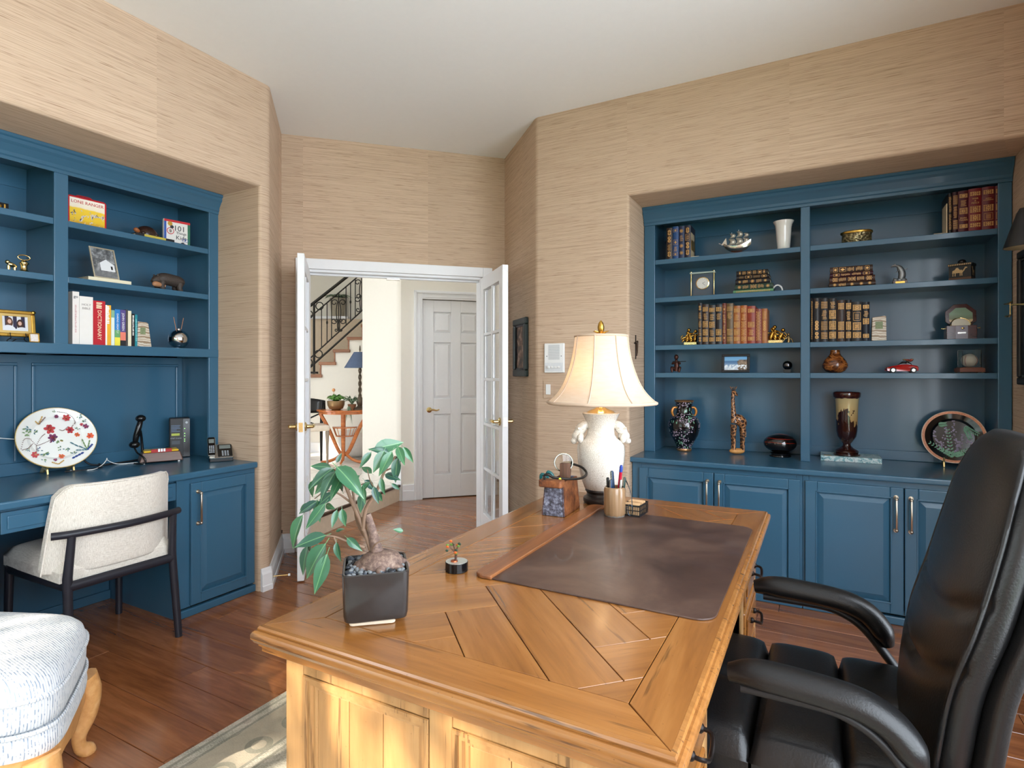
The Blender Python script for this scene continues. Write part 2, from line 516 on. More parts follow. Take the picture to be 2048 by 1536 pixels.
# baseboards
def skirting(name, pts, h=.135, th=.016):
    b = MB()
    for i in range(len(pts) - 1):
        a, c = Vector(pts[i]).to_3d(), Vector(pts[i + 1]).to_3d()
        t = (c - a).normalized(); n = Vector((t.y, -t.x, 0))
        prof = [(0, 0), (th + .006, 0), (th + .006, .03), (th, .034), (th, h - .035), (th * .6, h - .02), (th * .45, h), (0, h)]
        ex = th * .5
        vs, m = [], len(prof)
        for p in (a - t * (ex if i else 0), c + t * (ex if i < len(pts) - 2 else 0)):
            for q, z in prof: vs.append(p + n * q + Vector((0, 0, z)))
        b.add(vs, [(k, (k + 1) % m, m + (k + 1) % m, m + k) for k in range(m)] + [tuple(range(m))[::-1], tuple(range(m, 2 * m))])
    return struct(b.build(name, M_WHITE))
skirting('baseboard_entry_left', [(XL, NY1 + .004), LC, LD, TD(OT0 - .08, DW)])
skirting('baseboard_entry_right', [TD(OT1 + .08, DW), RD, RC, (NX - .02, YF)])
skirting('baseboard_right', [(XR, 3.40), (XR, YB)])

# ------------------------------------------------------------------ plank floor (planks run along X)
floor = struct(MB().prism([(-4.6, YB - .1), (XR + .1, YB - .1), (XR + .1, 4.3), (-1.6, 4.3), (-1.6, 6.2), (-4.6, 6.2)], -.08, -.012).build('floor', plain('floor_gap', (40, 22, 12), .7)))
rng = random.Random(5)
widths = [.128, .178, .152]
lens = [.9, 1.25, 1.6, 2.0]
PLK = {}
def plank_mesh(l, w):
    if (l, w) not in PLK:
        o = MB().box(0, l - .0022, 0, w - .0022, -.012, 0).build('plank', M_FLOOR, floor, bevel=.0016, seg=1)
        PLK[(l, w)] = o.data
        bpy.data.objects.remove(o)
    return PLK[(l, w)]
y, k = YB - .1, 0
while y < 6.0:
    w = widths[k % 3]; k += 1
    x0 = -4.05 if y < 2.6 else (-4.5 if y < 4.1 else -4.5)
    x1 = XR + .1 if y < 4.1 else -1.7
    if y > 5.2: x0 = -4.2
    x = x0 - rng.uniform(0, .9)
    while x < x1:
        l = rng.choice(lens)
        if x + l > x0 + .05:
            o = bpy.data.objects.new('plank', plank_mesh(l, w)); COL.objects.link(o)
            o.parent = floor; o.location = (x, y, 0)
        x += l
    y += w

# ------------------------------------------------------------------ French doors
def french_leaf(label, hinge_td, side):
    """local x: from hinge to free edge, local y: thickness, leaf opened into the room"""
    W, Hh, T = .64, 2.03, .042
    o = thing('french_door', label, 'door', TD(*hinge_td, .008), math.radians(-45))
    st, top, bot = .088, .098, .20
    b = MB()
    b.box(0, st, -T / 2, T / 2, 0, Hh); b.box(W - st, W, -T / 2, T / 2, 0, Hh)
    b.box(st, W - st, -T / 2, T / 2, 0, bot); b.box(st, W - st, -T / 2, T / 2, Hh - top, Hh)
    b.build('frame', M_WHITE, o, bevel=.003)
    zs = [bot + (Hh - top - bot) * i / 5 for i in range(6)]
    for i in range(1, 5):
        MB().box(st, W - st, -T * .36, T * .36, zs[i] - .011, zs[i] + .011).build('muntin', M_WHITE, o, bevel=.004)
    MB().box(W / 2 - .011, W / 2 + .011, -T * .36, T * .36, bot, Hh - top).build('muntin', M_WHITE, o, bevel=.004)
    gl = MB().box(0, W / 2 - st - .013, -.002, .002, 0, zs[1] - zs[0] - .024).build('pane', M_GLASS, o)
    first = True
    for i in range(5):
        for x in (st + .001, W / 2 + .012):
            if first:
                gl.location = (x, 0, zs[i] + .012); first = False
            else:
                inst(gl, o, (x, 0, zs[i] + .012))
    for sgn in (-1, 1):
        h = MB()
        M = Matrix.Translation((W - .062, sgn * T / 2, .95)) @ Matrix.Rotation(-sgn * PI / 2, 4, 'X')
        h.lathe([(.029, 0), (.029, .005), (.023, .010), (.013, .013), (.011, .040), (.012, .048)], 16)
        h.xf(M)
        yy = sgn * (T / 2 + .046)
        h.tube(spline([(W - .062, yy, .95), (W - .09, yy + sgn * .004, .952), (W - .125, yy + sgn * .002, .948), (W - .165, yy - sgn * .006, .953)], 4), [.011, .011, .011, .012, .012, .011, .010, .010, .009, .008, .008, .009, .007], 8)
        h.build('lever_handle', M_BRASS, o, smooth=40)
    MB().box(W, W + .002, -.012, .012, .922, .980).build('latch_plate', M_BRASS, o)
    if side > 0:
        MB().box(W, W + .003, -.010, .010, 1.86, 1.98).box(W, W + .008, -.004, .004, 1.90, 1.95).build('flush_bolt', M_BRASS, o)
    return o
french_leaf('white ten-pane French door leaf standing open beside the blue desk hutch', (OT0 + .002, DW - .02), -1)
french_leaf('white ten-pane French door leaf standing open beside the wall intercom', (OT1 - .002, DW - .02), 1)
ds = thing('door_stop', 'small brass door stop rod low on white baseboard behind door leaf', 'door stop', TD(T0, 3.76, .05), math.radians(45))
MB().tube([(.018, 0, 0), (.10, 0, 0)], .004, 8).build('rod', M_BRASS, ds, smooth=40)
MB().tube([(.10, 0, 0), (.112, 0, 0)], .008, 10).build('rubber_tip', M_WHITEP, ds, smooth=40)

# ------------------------------------------------------------------ things on the walls
def wall_thing(name, label, cat, loc, rotz):
    return thing(name, label, cat, loc, rotz)
# intercom + switch on the far wall (face looks to -Y)
o = wall_thing('intercom', 'white wall intercom panel with round-hole speaker grille above light switch', 'intercom', (-1.541, YF, 1.297), 0)
MB().box(-.072, .072, -.018, 0, 0, .195).build('housing', M_WHITEP, o, bevel=.005)
b = MB()
for i in range(17):
    z = .088 + i * .0058
    b.box(-.040, .040, -.0195, -.0180, z, z + .0026)
b.build('speaker_grille', plain('grille_grey', (176, 178, 180), .5), o)
MB().box(-.064, .064, -.020, -.018, .010, .066).build('control_plate', plain('plate_grey', (214, 216, 218), .4), o, bevel=.001)
for x in (-.012, .012, .036):
    MB().box(x - .009, x + .009, -.026, -.020, .030, .044).build('push_button', M_WHITEP, o, bevel=.002)
MB().lathe([(.010, 0), (.010, .008), (.007, .010)], 14).xf(Matrix.Translation((-.040, -.020, .037)) @ Matrix.Rotation(PI / 2, 4, 'X')).build('volume_knob', M_WHITEP, o, smooth=40)
for x in (-.052, .052):
    MB().lathe([(.003, 0), (.003, .002)], 8).xf(Matrix.Translation((x, -.018, .110)) @ Matrix.Rotation(PI / 2, 4, 'X')).build('screw', M_BLACKM, o)
o = wall_thing('light_switch', 'grasscloth-covered switch plate with white rocker under the intercom', 'switch', (-1.588, YF, 1.127), 0)
MB().box(-.036, .036, -.006, 0, -.001, .118).build('plate', M_GRASS_F, o, bevel=.002)
MB().box(-.017, .017, -.011, -.006, .025, .093).build('rocker', M_WHITEP, o, bevel=.002)
# small crucifix on the niche jamb (face looks to +X)
o = wall_thing('crucifix', 'small dark crucifix hanging on the papered jamb beside bookcase', 'crucifix', (NX, 3.60, 1.385), PI / 2)
MB().box(-.004, .004, -.006, 0, 0, .155).box(-.032, .032, -.006, 0, .098, .106).build('cross', M_IRON, o, bevel=.001)
f = MB()
f.tube([(0, -.010, .020), (.003, -.012, .045), (-.002, -.013, .066), (0, -.012, .100)], [.003, .005, .006, .008], 8)
f.tube([(-.030, -.010, .108), (0, -.012, .096), (.030, -.010, .108)], .003, 6)
f.ball((0, -.014, .112), .007, 8, 6)
f.build('figure', plain('bronze_dark', (70, 52, 40), .4, .6), o, smooth=50)

# framed picture in the entry recess (wall faces -t)
def picture_mat(name, stops, sc=6, warm=None):
    g = NG(name)
    return g.set(color=g.ramp(g.noise(g.co('Object'), sc, 4, .6), stops), rough=.45)
MP_PORTRAIT = picture_mat('portrait_print', [(.32, srgb(34, 30, 28)), (.46, srgb(78, 60, 46)), (.55, srgb(140, 104, 82)), (.64, srgb(200, 172, 150))], 13)
o = thing('framed_portrait', 'dark green and black framed portrait hanging in the entry recess', 'picture', TD(T1, 3.94, 1.27), math.radians(-45), None)
def frame_parts(o, w, h, fw, dp, mf, mp, inner=None):
    """frame whose face looks to local -Y; origin bottom centre"""
    b = MB()
    for x0, x1, z0, z1 in ((-w / 2, w / 2, 0, fw), (-w / 2, w / 2, h - fw, h), (-w / 2, -w / 2 + fw, fw, h - fw), (w / 2 - fw, w / 2, fw, h - fw)):
        b.box(x0, x1, -dp, 0, z0, z1)
    b.build('frame', mf, o, bevel=dp * .25)
    if inner:
        q = MB(); fi = fw + .012
        for x0, x1, z0, z1 in ((-w / 2 + fw, w / 2 - fw, fw, fi), (-w / 2 + fw, w / 2 - fw, h - fi, h - fw), (-w / 2 + fw, -w / 2 + fi, fi, h - fi), (w / 2 - fi, w / 2 - fw, fi, h - fi)):
            q.box(x0, x1, -dp * .7, 0, z0, z1)
        q.build('inner_moulding', inner, o)
    return MB().box(-w / 2 + fw * .8, w / 2 - fw * .8, -dp * .35, -.001, fw * .8, h - fw * .8).build('picture', mp, o)
frame_parts(o, .30, .42, .048, .03, plain('green_black_frame', (26, 40, 38), .3, noise=.15, nscale=12), MP_PORTRAIT, M_BLACK)

# framed picture and picture lamp on the right wall (face looks to -X)
MP_FISH = picture_mat('blue_marine_print', [(.3, srgb(20, 60, 90)), (.5, srgb(40, 104, 140)), (.62, srgb(150, 190, 205)), (.7, srgb(60, 120, 150))], 5)
o = thing('framed_marine_print', 'black framed blue marine picture on right wall beside the bookcase', 'picture', (XR, 3.38, 1.24), PI / 2 * 3, None)
frame_parts(o, .50, .645, .035, .028, M_BLACKM, MP_FISH, M_BLACK)
o = thing('wall_lamp', 'black cone shade wall lamp glowing over the marine picture', 'lamp', (XR, 3.33, 1.915), PI / 2 * 3)
MB().lathe([(.045, 0), (.045, .012), (.02, .018)], 18).xf(Matrix.Rotation(PI / 2, 4, 'X')).build('wall_plate', M_BLACKM, o, smooth=40)
MB().tube(spline([(0, -.015, 0), (0, -.03, .05), (0, -.05, .10)], 4), .006, 8).build('arm', M_BLACKM, o, smooth=40)
MB().lathe([(.022, .10), (.024, .095), (.070, -.055), (.067, -.055), (.022, .09)], 24, (0, -.075, 0), cap0=False, cap1=False).lathe([(.012, .12), (.022, .10)], 24, (0, -.075, 0)).build('shade', M_BLACKM, o, smooth=40)
MB().ball((0, -.075, .0), .022, 12, 8).build('bulb', plain('warm_bulb', (255, 220, 170), .4, noise=0, emit=(255, 214, 150), estr=60), o, smooth=60)
# hinged brass arm with a ship-shaped ornament below the lamp
o = thing('brass_wall_ornament', 'curved brass ornament with two leaf blades in front of marine picture', 'ornament', (XR - .03, 3.50, 1.60), PI / 2 * 3)
MB().tube([(0, 0, .02), (0, -.05, .02)], .004, 8).build('post', M_BRASS, o, smooth=40)
for z, l in ((.03, .075), (-.03, .055)):
    MB().tube(spline([(-l, -.05, z + .006), (-l * .3, -.056, z - .004), (l * .5, -.052, z + .004)], 5), [.002, .006, .009, .011, .011, .010, .009, .008, .006, .004, .002], 8, flat=.4).build('blade', M_BRASS, o, smooth=50)
MB().tube([(0, -.05, .03), (0, -.05, -.03)], .003, 6).build('stem', M_BRASS, o, smooth=50)
# ------------------------------------------------------------------ blue built-ins
# builders work in a frame with u along the wall, n towards the room (0 = cabinet face), z up;
# UF turns that into world: right = +X wall, left = left wall
class Fr:
    def __init__(s, kind):
        s.k = kind
    def box(s, b, u0, u1, n0, n1, z0, z1):
        if s.k == 'far':  b.box(u0, u1, -n1, -n0, z0, z1)     # room is towards -Y
        else:             b.box(n0, n1, u0, u1, z0, z1)       # room is towards +X
        return b
    def P(s, u, n, z):
        return (u, -n, z) if s.k == 'far' else (n, u, z)
FAR, LEFT = Fr('far'), Fr('left')

def raised_door(fr, parent, u0, u1, n, z0, z1, handle=None, name='door', knob_z=(.49, .66)):
    """cabinet door with a raised field; back of the door at n"""
    T = .019
    b = MB(); sw = min(.058, (z1 - z0) * .3)
    fr.box(b, u0, u0 + sw, n, n + T, z0, z1); fr.box(b, u1 - sw, u1, n, n + T, z0, z1)
    fr.box(b, u0 + sw, u1 - sw, n, n + T, z0, z0 + sw); fr.box(b, u0 + sw, u1 - sw, n, n + T, z1 - sw, z1)
    d = b.build(name, M_BLUE, parent, bevel=.004)
    # raised field with sloped border
    q = MB(); a = sw; c = sw + min(.03, (z1 - z0) * .12)
    lo, hi = n + .004, n + T * .86
    A = [fr.P(u0 + a, lo, z0 + a), fr.P(u1 - a, lo, z0 + a), fr.P(u1 - a, lo, z1 - a), fr.P(u0 + a, lo, z1 - a)]
    C = [fr.P(u0 + c, hi, z0 + c), fr.P(u1 - c, hi, z0 + c), fr.P(u1 - c, hi, z1 - c), fr.P(u0 + c, hi, z1 - c)]
    q.add(A + C, [(0, 1, 5, 4), (1, 2, 6, 5), (2, 3, 7, 6), (3, 0, 4, 7), (4, 5, 6, 7)] if fr.k == 'far' else [(0, 4, 5, 1), (1, 5, 6, 2), (2, 6, 7, 3), (3, 7, 4, 0), (4, 7, 6, 5)][::1])
    q.build('raised_panel', M_BLUE, d)
    m = MB(); e = sw - .008
    for (p0, p1, r0, r1) in ((u0 + e, u1 - e, z0 + e, z0 + e + .007), (u0 + e, u1 - e, z1 - e - .007, z1 - e), (u0 + e, u0 + e + .007, z0 + e, z1 - e), (u1 - e - .007, u1 - e, z0 + e, z1 - e)):
        fr.box(m, p0, p1, n + T - .001, n + T + .003, r0, r1)
    m.build('bead', M_BLUE, d, bevel=.0015)
    if handle is not None:
        h = MB(); nn = n + T
        za, zb = knob_z
        path = [fr.P(handle, nn, za), fr.P(handle, nn + .026, za), fr.P(handle, nn + .033, za + .010), fr.P(handle, nn + .033, zb - .010), fr.P(handle, nn + .026, zb), fr.P(handle, nn, zb)]
        h.tube(path, [.0055] * 6, 8)
        for z in (za, zb):
            h.tube([fr.P(handle, nn, z), fr.P(handle, nn + .004, z)], .011, 12)
            h.ball(fr.P(handle, nn + .031, z + (.006 if z == za else -.006)), .0085, 10, 6)
        h.build('handle', M_NICKEL, d, smooth=40)
    return d

def crown(fr, parent, u0, u1, n, z1, miter=True):
    """stepped crown along u, top at z1"""
    prof = [(0, -.115), (.006, -.115), (.006, -.100), (.012, -.094), (.012, -.078), (.030, -.048), (.040, -.036), (.040, -.020), (.048, -.014), (.048, 0), (0, 0)]
    vs, m = [], len(prof)
    for u in (u0, u1):
        for q, z in prof: vs.append(fr.P(u, n + q, z1 + z))
    fs = [(k, (k + 1) % m, m + (k + 1) % m, m + k) for k in range(m)] + [tuple(range(m)), tuple(range(m, 2 * m))]
    MB().add(vs, fs).build('crown_moulding', M_BLUE, parent)

def bookcase(name, label, fr, loc, u_out0, u_out1, bays, depth, z0, z_open, z_top, shelves, div_t=.02, low_panel=None, rail=None):
    """open shelving: face at n=0, back at n=-depth"""
    o = thing(name, label, 'bookcase', loc)
    # face frame stiles
    us = [u_out0] + [q for bay in bays for q in bay] + [u_out1]
    for i in range(0, len(us), 2):
        b = MB(); fr.box(b, us[i], us[i + 1], -.02, 0, z0, z_open)
        b.build('stile', M_BLUE, o, bevel=.003)
    b = MB(); fr.box(b, u_out0, u_out1, -.02, 0, z_open, z_top); b.build('top_rail', M_BLUE, o, bevel=.003)
    # carcass sides and dividers behind the stiles
    for i in range(0, len(us), 2):
        if i == 0: a = us[1] - .03
        elif i == len(us) - 2: a = us[i] + .01
        else: a = (us[i] + us[i + 1]) / 2 - .01
        b = MB(); fr.box(b, a, a + .02, -depth, -.02, z0, z_open + .06); b.build('side_panel', M_BLUE, o)
    b = MB(); fr.box(b, u_out0, u_out1, -depth - .012, -depth, z0, z_top); b.build('back_panel', M_BLUE, o)
    b = MB(); fr.box(b, u_out0, u_out1, -depth, -.02, z_open + .06, z_open + .08); b.build('top_panel', M_BLUE, o)
    # upper back moulding line as in the photo
    for (a, c) in bays:
        b = MB(); fr.box(b, a - .02, c + .02, -depth, -depth + .008, z_open - .045, z_open + .06); b.build('back_rail', M_BLUE, o, bevel=.002)
    for i, (a, c) in enumerate(bays):
        for z in shelves:
            b = MB(); fr.box(b, a - .018, c + .018, -depth, -.022, z - .020, z)
            fr.box(b, a, c, -.022, -.004, z - .031, z)
            b.build('shelf', M_BLUE, o, bevel=.0025)
    crown(fr, o, u_out0 - (.0 if fr.k == 'far' else 0), u_out1, 0, z_top)
    return o

# ---------------- far wall bookcase over base cabinets
FY = 3.80
bc = bookcase('bookcase', 'tall blue built-in bookcase with two bays on the far wall', FAR, (0, FY, 0), NX + .004, XR - .004,
              [(-.964, -.096), (-.046, .819)], .32, .77, 2.283, 2.398, [2.05, 1.796, 1.479, 1.296])
b = MB()
for a, c in ((-.99, -.085), (-.057, .845)):
    FAR.box(b, a, c, -.32, -.31, .77, .83)
b.build('base_rail', M_BLUE, bc, bevel=.003)
ct = MB().box(NX - .014, XR - .002, 3.485, 4.12, .738, .77).build('countertop', M_BLUE, bevel=.008, seg=3)
tag(ct, 'glossy blue counter top running below the far wall bookcase', 'countertop')

def base_cab(label, u0, u1, doors, fr, loc, z1=.738, depth=.55):
    o = thing('base_cabinet', label, 'cabinet', loc)
    b = MB()
    fr.box(b, u0, u0 + .018, -depth, -.019, .0, z1); fr.box(b, u1 - .018, u1, -depth, -.019, .0, z1)
    fr.box(b, u0 + .018, u1 - .018, -depth, -depth + .012, 0, z1); fr.box(b, u0 + .018, u1 - .018, -depth + .012, -.019, .05, .068)
    b.build('body', M_BLUE, o)
    b = MB()
    sl, sr = max(u0 + .03, doors[0][0] + .012), min(u1 - .03, doors[-1][1] - .012)
    fr.box(b, u0, sl, -.019, 0, .05, z1); fr.box(b, sr, u1, -.019, 0, .05, z1)
    fr.box(b, sl, sr, -.019, 0, z1 - .035, z1); fr.box(b, sl, sr, -.019, 0, .05, .075)
    b.build('face_frame', M_BLUE, o, bevel=.002)
    b = MB(); fr.box(b, u0, u1, -.019, .012, 0, .042); b.build('plinth', M_BLUE, o, bevel=.006)
    for d0, d1, h in doors:
        raised_door(fr, o, d0, d1, 0.0005, .058, .708, h)
    return o
base_cab('blue base cabinet with two raised-panel doors partly behind the wooden desk', NX + .004, -.080, [(-.988, -.5455, -.578), (-.5415, -.092, -.510)], FAR, (0, 3.52, 0))
base_cab('blue base cabinet with two raised-panel doors behind the black office chair', -.079, XR - .004, [(-.066, .3815, .348), (.3855, .838, .411)], FAR, (0, 3.52, 0))

# ---------------- left wall hutch over desk
FX = -3.30
hz = bookcase('bookcase', 'blue built-in shelf hutch over the desk counter on left wall', LEFT, (FX, 0, 0), .64, 2.268,
              [(.70, 1.389), (1.450, 2.193)], .34, 1.392, 2.295, 2.398, [2.058, 1.778])
def hpart(name, boxes, bev=.003):
    b = MB()
    for q in boxes: LEFT.box(b, *q)
    return b.build(name, M_BLUE, hz, bevel=bev)
hpart('bottom_shelf', [(.64, 2.25, -.34, -.02, 1.418, 1.443), (.64, 2.268, -.02, .002, 1.392, 1.443)])
hpart('side_panel', [(2.193, 2.268, -.02, 0, .77, 1.392), (2.235, 2.255, -.34, -.02, .77, 1.392)])
hpart('side_panel', [(.64, .70, -.02, 0, .77, 1.392), (.66, .68, -.34, -.02, .77, 1.392)])
hpart('lower_back', [(.64, 2.25, -.352, -.34, .77, 1.40)], 0)
for a, c in ((1.43, 2.205), (.70, 1.37)):       # applied panel mouldings on the lower back
    for q in ((a, c, -.34, -.328, 1.335, 1.35), (a, a + .015, -.34, -.328, .84, 1.335), (c - .015, c, -.34, -.328, .84, 1.335)):
        hpart('panel_moulding', [q], .004)
hpart('base_rail', [(.70, 2.235, -.34, -.327, .77, .835)], .003)
ct2 = MB().box(-3.64, -2.925, -.09, 2.253, .735, .77).build('desk_counter', M_BLUE, bevel=.008, seg=3)
tag(ct2, 'glossy blue desk counter along the left wall', 'countertop')
base_cab('blue base cabinet with one raised-panel door at right of knee space', 1.785, 2.253, [(1.852, 2.238, 1.888)], LEFT, (-2.955, 0, 0), .735, .66)
base_cab('blue base cabinet at left end of the desk, mostly out of view', .45, 1.055, [(.47, 1.035, 1.0)], LEFT, (-2.955, 0, 0), .735, .66)
dr = thing('pencil_drawer', 'shallow blue drawer under the desk counter above the knee space', 'drawer', (-2.955, 0, 0))
b = MB(); LEFT.box(b, 1.058, 1.782, -.45, -.02, .655, .732); b.build('drawer_box', M_BLUE, dr)
b = MB(); LEFT.box(b, 1.058, 1.782, -.02, .002, .632, .722); b.build('drawer_front', M_BLUE, dr, bevel=.003)
b = MB(); LEFT.box(b, 1.078, 1.762, .002, .009, .649, .705); b.build('raised_panel', M_BLUE, dr, bevel=.006)
kb = MB().box(-3.66, -3.60, 1.056, 1.784, 0, .734).box(-3.60, -3.585, 1.056, 1.784, 0, .05).build('knee_panel', M_BLUE, bevel=.003)
tag(kb, 'blue back board deep inside the desk knee space', 'panel')
# ------------------------------------------------------------------ hall and foyer beyond the doors
CT, ST = math.cos(TH), math.sin(TH)
def HP(l, d, z=0.0):            # l metres to the right of the view axis, d metres ahead
    return (l * CT - d * ST, l * ST + d * CT, z)
PZ = .16                        # raised foyer floor
HD = 5.84                       # closet wall plane (parallel to the entry wall)
Q0, Q1 = (-3.747, 4.51), (-4.66, 4.985)
RIS0, RIS1 = (-3.42, 2.75), (-3.752, 4.53)
def thick_wall(name, a, c, z0, z1, mat, th=.12, side=1):
    a, c = Vector(a).to_2d(), Vector(c).to_2d()
    t = (c - a).normalized(); n = Vector((-t.y, t.x)) * th * side
    poly = [tuple(a), tuple(c), tuple(c + n), tuple(a + n)]
    if side < 0: poly = poly[::-1]
    return struct(MB().prism(poly, z0, z1).build(name, mat))
b = MB()
slab(OT0 - 2.3, OT0, DW + .141, DW + .2, 0, 4.5, b); slab(OT1, 3.1, DW + .141, DW + .2, 0, 4.5, b); slab(OT0, OT1, DW + .141, DW + .2, OH + .0, 4.5, b)
struct(b.build('wall_hall_near', M_HALLWALL))
b = MB()
DT0, DT1 = .790, 1.490          # closet door
slab(.575, DT0, HD, HD + .12, 0, 4.5, b); slab(DT1, 3.1, HD, HD + .12, 0, 4.5, b); slab(DT0, DT1, HD, HD + .12, 2.05, 4.5, b)
struct(b.build('wall_hall_closet', M_HALLWALL))
slab(3.0, 3.1, DW, HD, 0, 4.5, b2 := MB()); struct(b2.build('wall_hall_end', M_HALLWALL))
# rounded wall between foyer and closet
pts = arc(0, 0, 1, 0, 1, 1)
C0 = Vector(TD(.575, HD)); C1 = Vector(TD(.545, HD + .015)); C2 = Vector(TD(.520, HD + .06)); C3 = Vector(Q1)
front = [tuple(C0), tuple(C1), tuple(C2), tuple(C3)]
back = [tuple(C3 + Vector((.02, .12))), tuple(C0 + Vector((-.05, .14)))]
struct(MB().prism((front + back)[::-1], 0, 4.5).build('wall_foyer_round', M_HALLWALL, smooth=50))
thick_wall('wall_foyer_right', Q1, HP(-1.75, 9.6)[:2], 0, 4.5, M_HALLWALL, side=-1)
thick_wall('wall_foyer_far', HP(-4.6, 9.4)[:2], HP(-1.4, 9.4)[:2], 0, 4.5, M_HALLWALL)
# foyer side wall with a tall window (out of view), lets the sun reach the tiles
def hwall(b, l0, l1, d0, d1, z0, z1):
    return b.prism([HP(l0, d0)[:2], HP(l1, d0)[:2], HP(l1, d1)[:2], HP(l0, d1)[:2]], z0, z1)
b = MB()
for d0, d1, z0, z1 in ((3.0, 4.3, 0, 4.5), (6.3, 9.6, 0, 4.5), (4.3, 6.3, 0, .6), (4.3, 6.3, 2.4, 4.5), (4.9, 5.7, .6, 2.4)):
    hwall(b, -4.35, -4.2, d0, d1, z0, z1)
struct(b.build('wall_foyer_window', M_HALLWALL))
portal('window_portal', HP(-4.4, 5.3, 1.5), (PI / 2, 0, TH - PI / 2), 2.0, 1.8)
b = MB()                       # foyer ceiling with an unseen skylight opening added to brighten the hall
for q in (((-4.6, 2.6), (-1.9, 2.6), (-1.9, 9.8), (-4.6, 9.8)), ((-.9, 2.6), (3.6, 2.6), (3.6, 9.8), (-.9, 9.8)), ((-1.9, 2.6), (-.9, 2.6), (-.9, 4.6), (-1.9, 4.6)), ((-1.9, 5.6), (-.9, 5.6), (-.9, 9.8), (-1.9, 9.8))):
    b.prism([HP(*p)[:2] for p in q], 4.5, 4.6)
struct(b.build('ceiling_foyer', M_CEIL))
portal('window_portal', HP(-1.4, 5.1, 4.62), (0, 0, TH), 1.0, 1.0)  # portal of the added skylight
g = NG('cream_tile')
tv = g.map(g.co('Object'), (1, 1, 1), (0, 0, 0), (0, 0, .2))
br = g.N.new('ShaderNodeTexBrick'); br.offset = 0; g.L.new(tv, br.inputs['Vector'])
br.inputs['Scale'].default_value = 1.0; br.inputs['Brick Width'].default_value = .45; br.inputs['Row Height'].default_value = .45; br.inputs['Mortar Size'].default_value = .004
br.inputs['Color1'].default_value = srgb(226, 220, 210); br.inputs['Color2'].default_value = srgb(218, 211, 200); br.inputs['Mortar'].default_value = srgb(170, 160, 148)
M_TILE = g.set(color=br.outputs['Color'], rough=.18)
struct(MB().prism([RIS0, RIS1, Q0, (Q0[0] - .2, 5.2), HP(-1.4, 9.6)[:2], HP(-4.6, 9.6)[:2], HP(-4.6, 2.9)[:2], TD(-2.0, DW + .16), TD(OT0 - .4, DW + .16)], .02, PZ).build('floor_foyer', M_TILE))
# riser boards and nosing along the platform edge
rs = struct(MB().add([RIS0 + (0,), RIS1 + (0,), RIS1 + (PZ - .02,), RIS0 + (PZ - .02,), (RIS0[0] + .015, RIS0[1], 0), (RIS1[0] + .015, RIS1[1], 0), (RIS1[0] + .015, RIS1[1], PZ - .02), (RIS0[0] + .015, RIS0[1], PZ - .02)],
                     [(4, 5, 6, 7), (3, 7, 6, 2), (1, 2, 6, 5), (0, 4, 7, 3)]).build('trim_3', plain('cream_riser', (224, 204, 178), .5)))
struct(MB().add([RIS0 + (PZ - .018,), RIS1 + (PZ - .018,), RIS1 + (PZ + .004,), RIS0 + (PZ + .004,), (RIS0[0] + .03, RIS0[1], PZ - .018), (RIS1[0] + .03, RIS1[1], PZ - .018), (RIS1[0] + .03, RIS1[1], PZ + .004), (RIS0[0] + .03, RIS0[1], PZ + .004)],
               [(4, 5, 6, 7), (3, 7, 6, 2), (0, 1, 5, 4), (1, 2, 6, 5), (0, 4, 7, 3)]).build('trim_4', plain('dark_nosing', (70, 52, 40), .4)))
# closet door, casing and skirting
b = MB()
def casing(b, t0, t1, z0, z1):
    slab(t0, t1, HD - .014, HD, z0, z1, b)
    slab(t0 + .012, t1 - .03 if t1 - t0 < .2 else t1, HD - .022, HD - .014, z0, z1, b)
slab(DT0 - .085, DT0, HD - .016, HD, 0, 2.135, b); slab(DT0 - .085, DT0 - .06, HD - .026, HD - .016, 0, 2.135, b); slab(DT0 - .03, DT0 - .018, HD - .021, HD - .016, 0, 2.06, b)
slab(DT1, DT1 + .085, HD - .016, HD, 0, 2.135, b)
slab(DT0, DT1, HD - .016, HD, 2.05, 2.135, b); slab(DT0 - .085, DT1 + .085, HD - .026, HD - .016, 2.11, 2.135, b); slab(DT0, DT1, HD - .021, HD - .016, 2.068, 2.08, b)
struct(b.build('trim_5', M_WHITE, bevel=.002))
b = MB()
slab(.585, DT0 - .085, HD - .016, HD, 0, .16, b); slab(.585, DT0 - .085, HD - .022, HD - .016, 0, .10, b)
b.prism([tuple(C2 + Vector((-.008, -.012))), tuple(C0 + Vector((0.012, -.012))), tuple(C0), tuple(C2)], .0, .36)
struct(b.build('baseboard_hall', M_WHITE, bevel=.002))
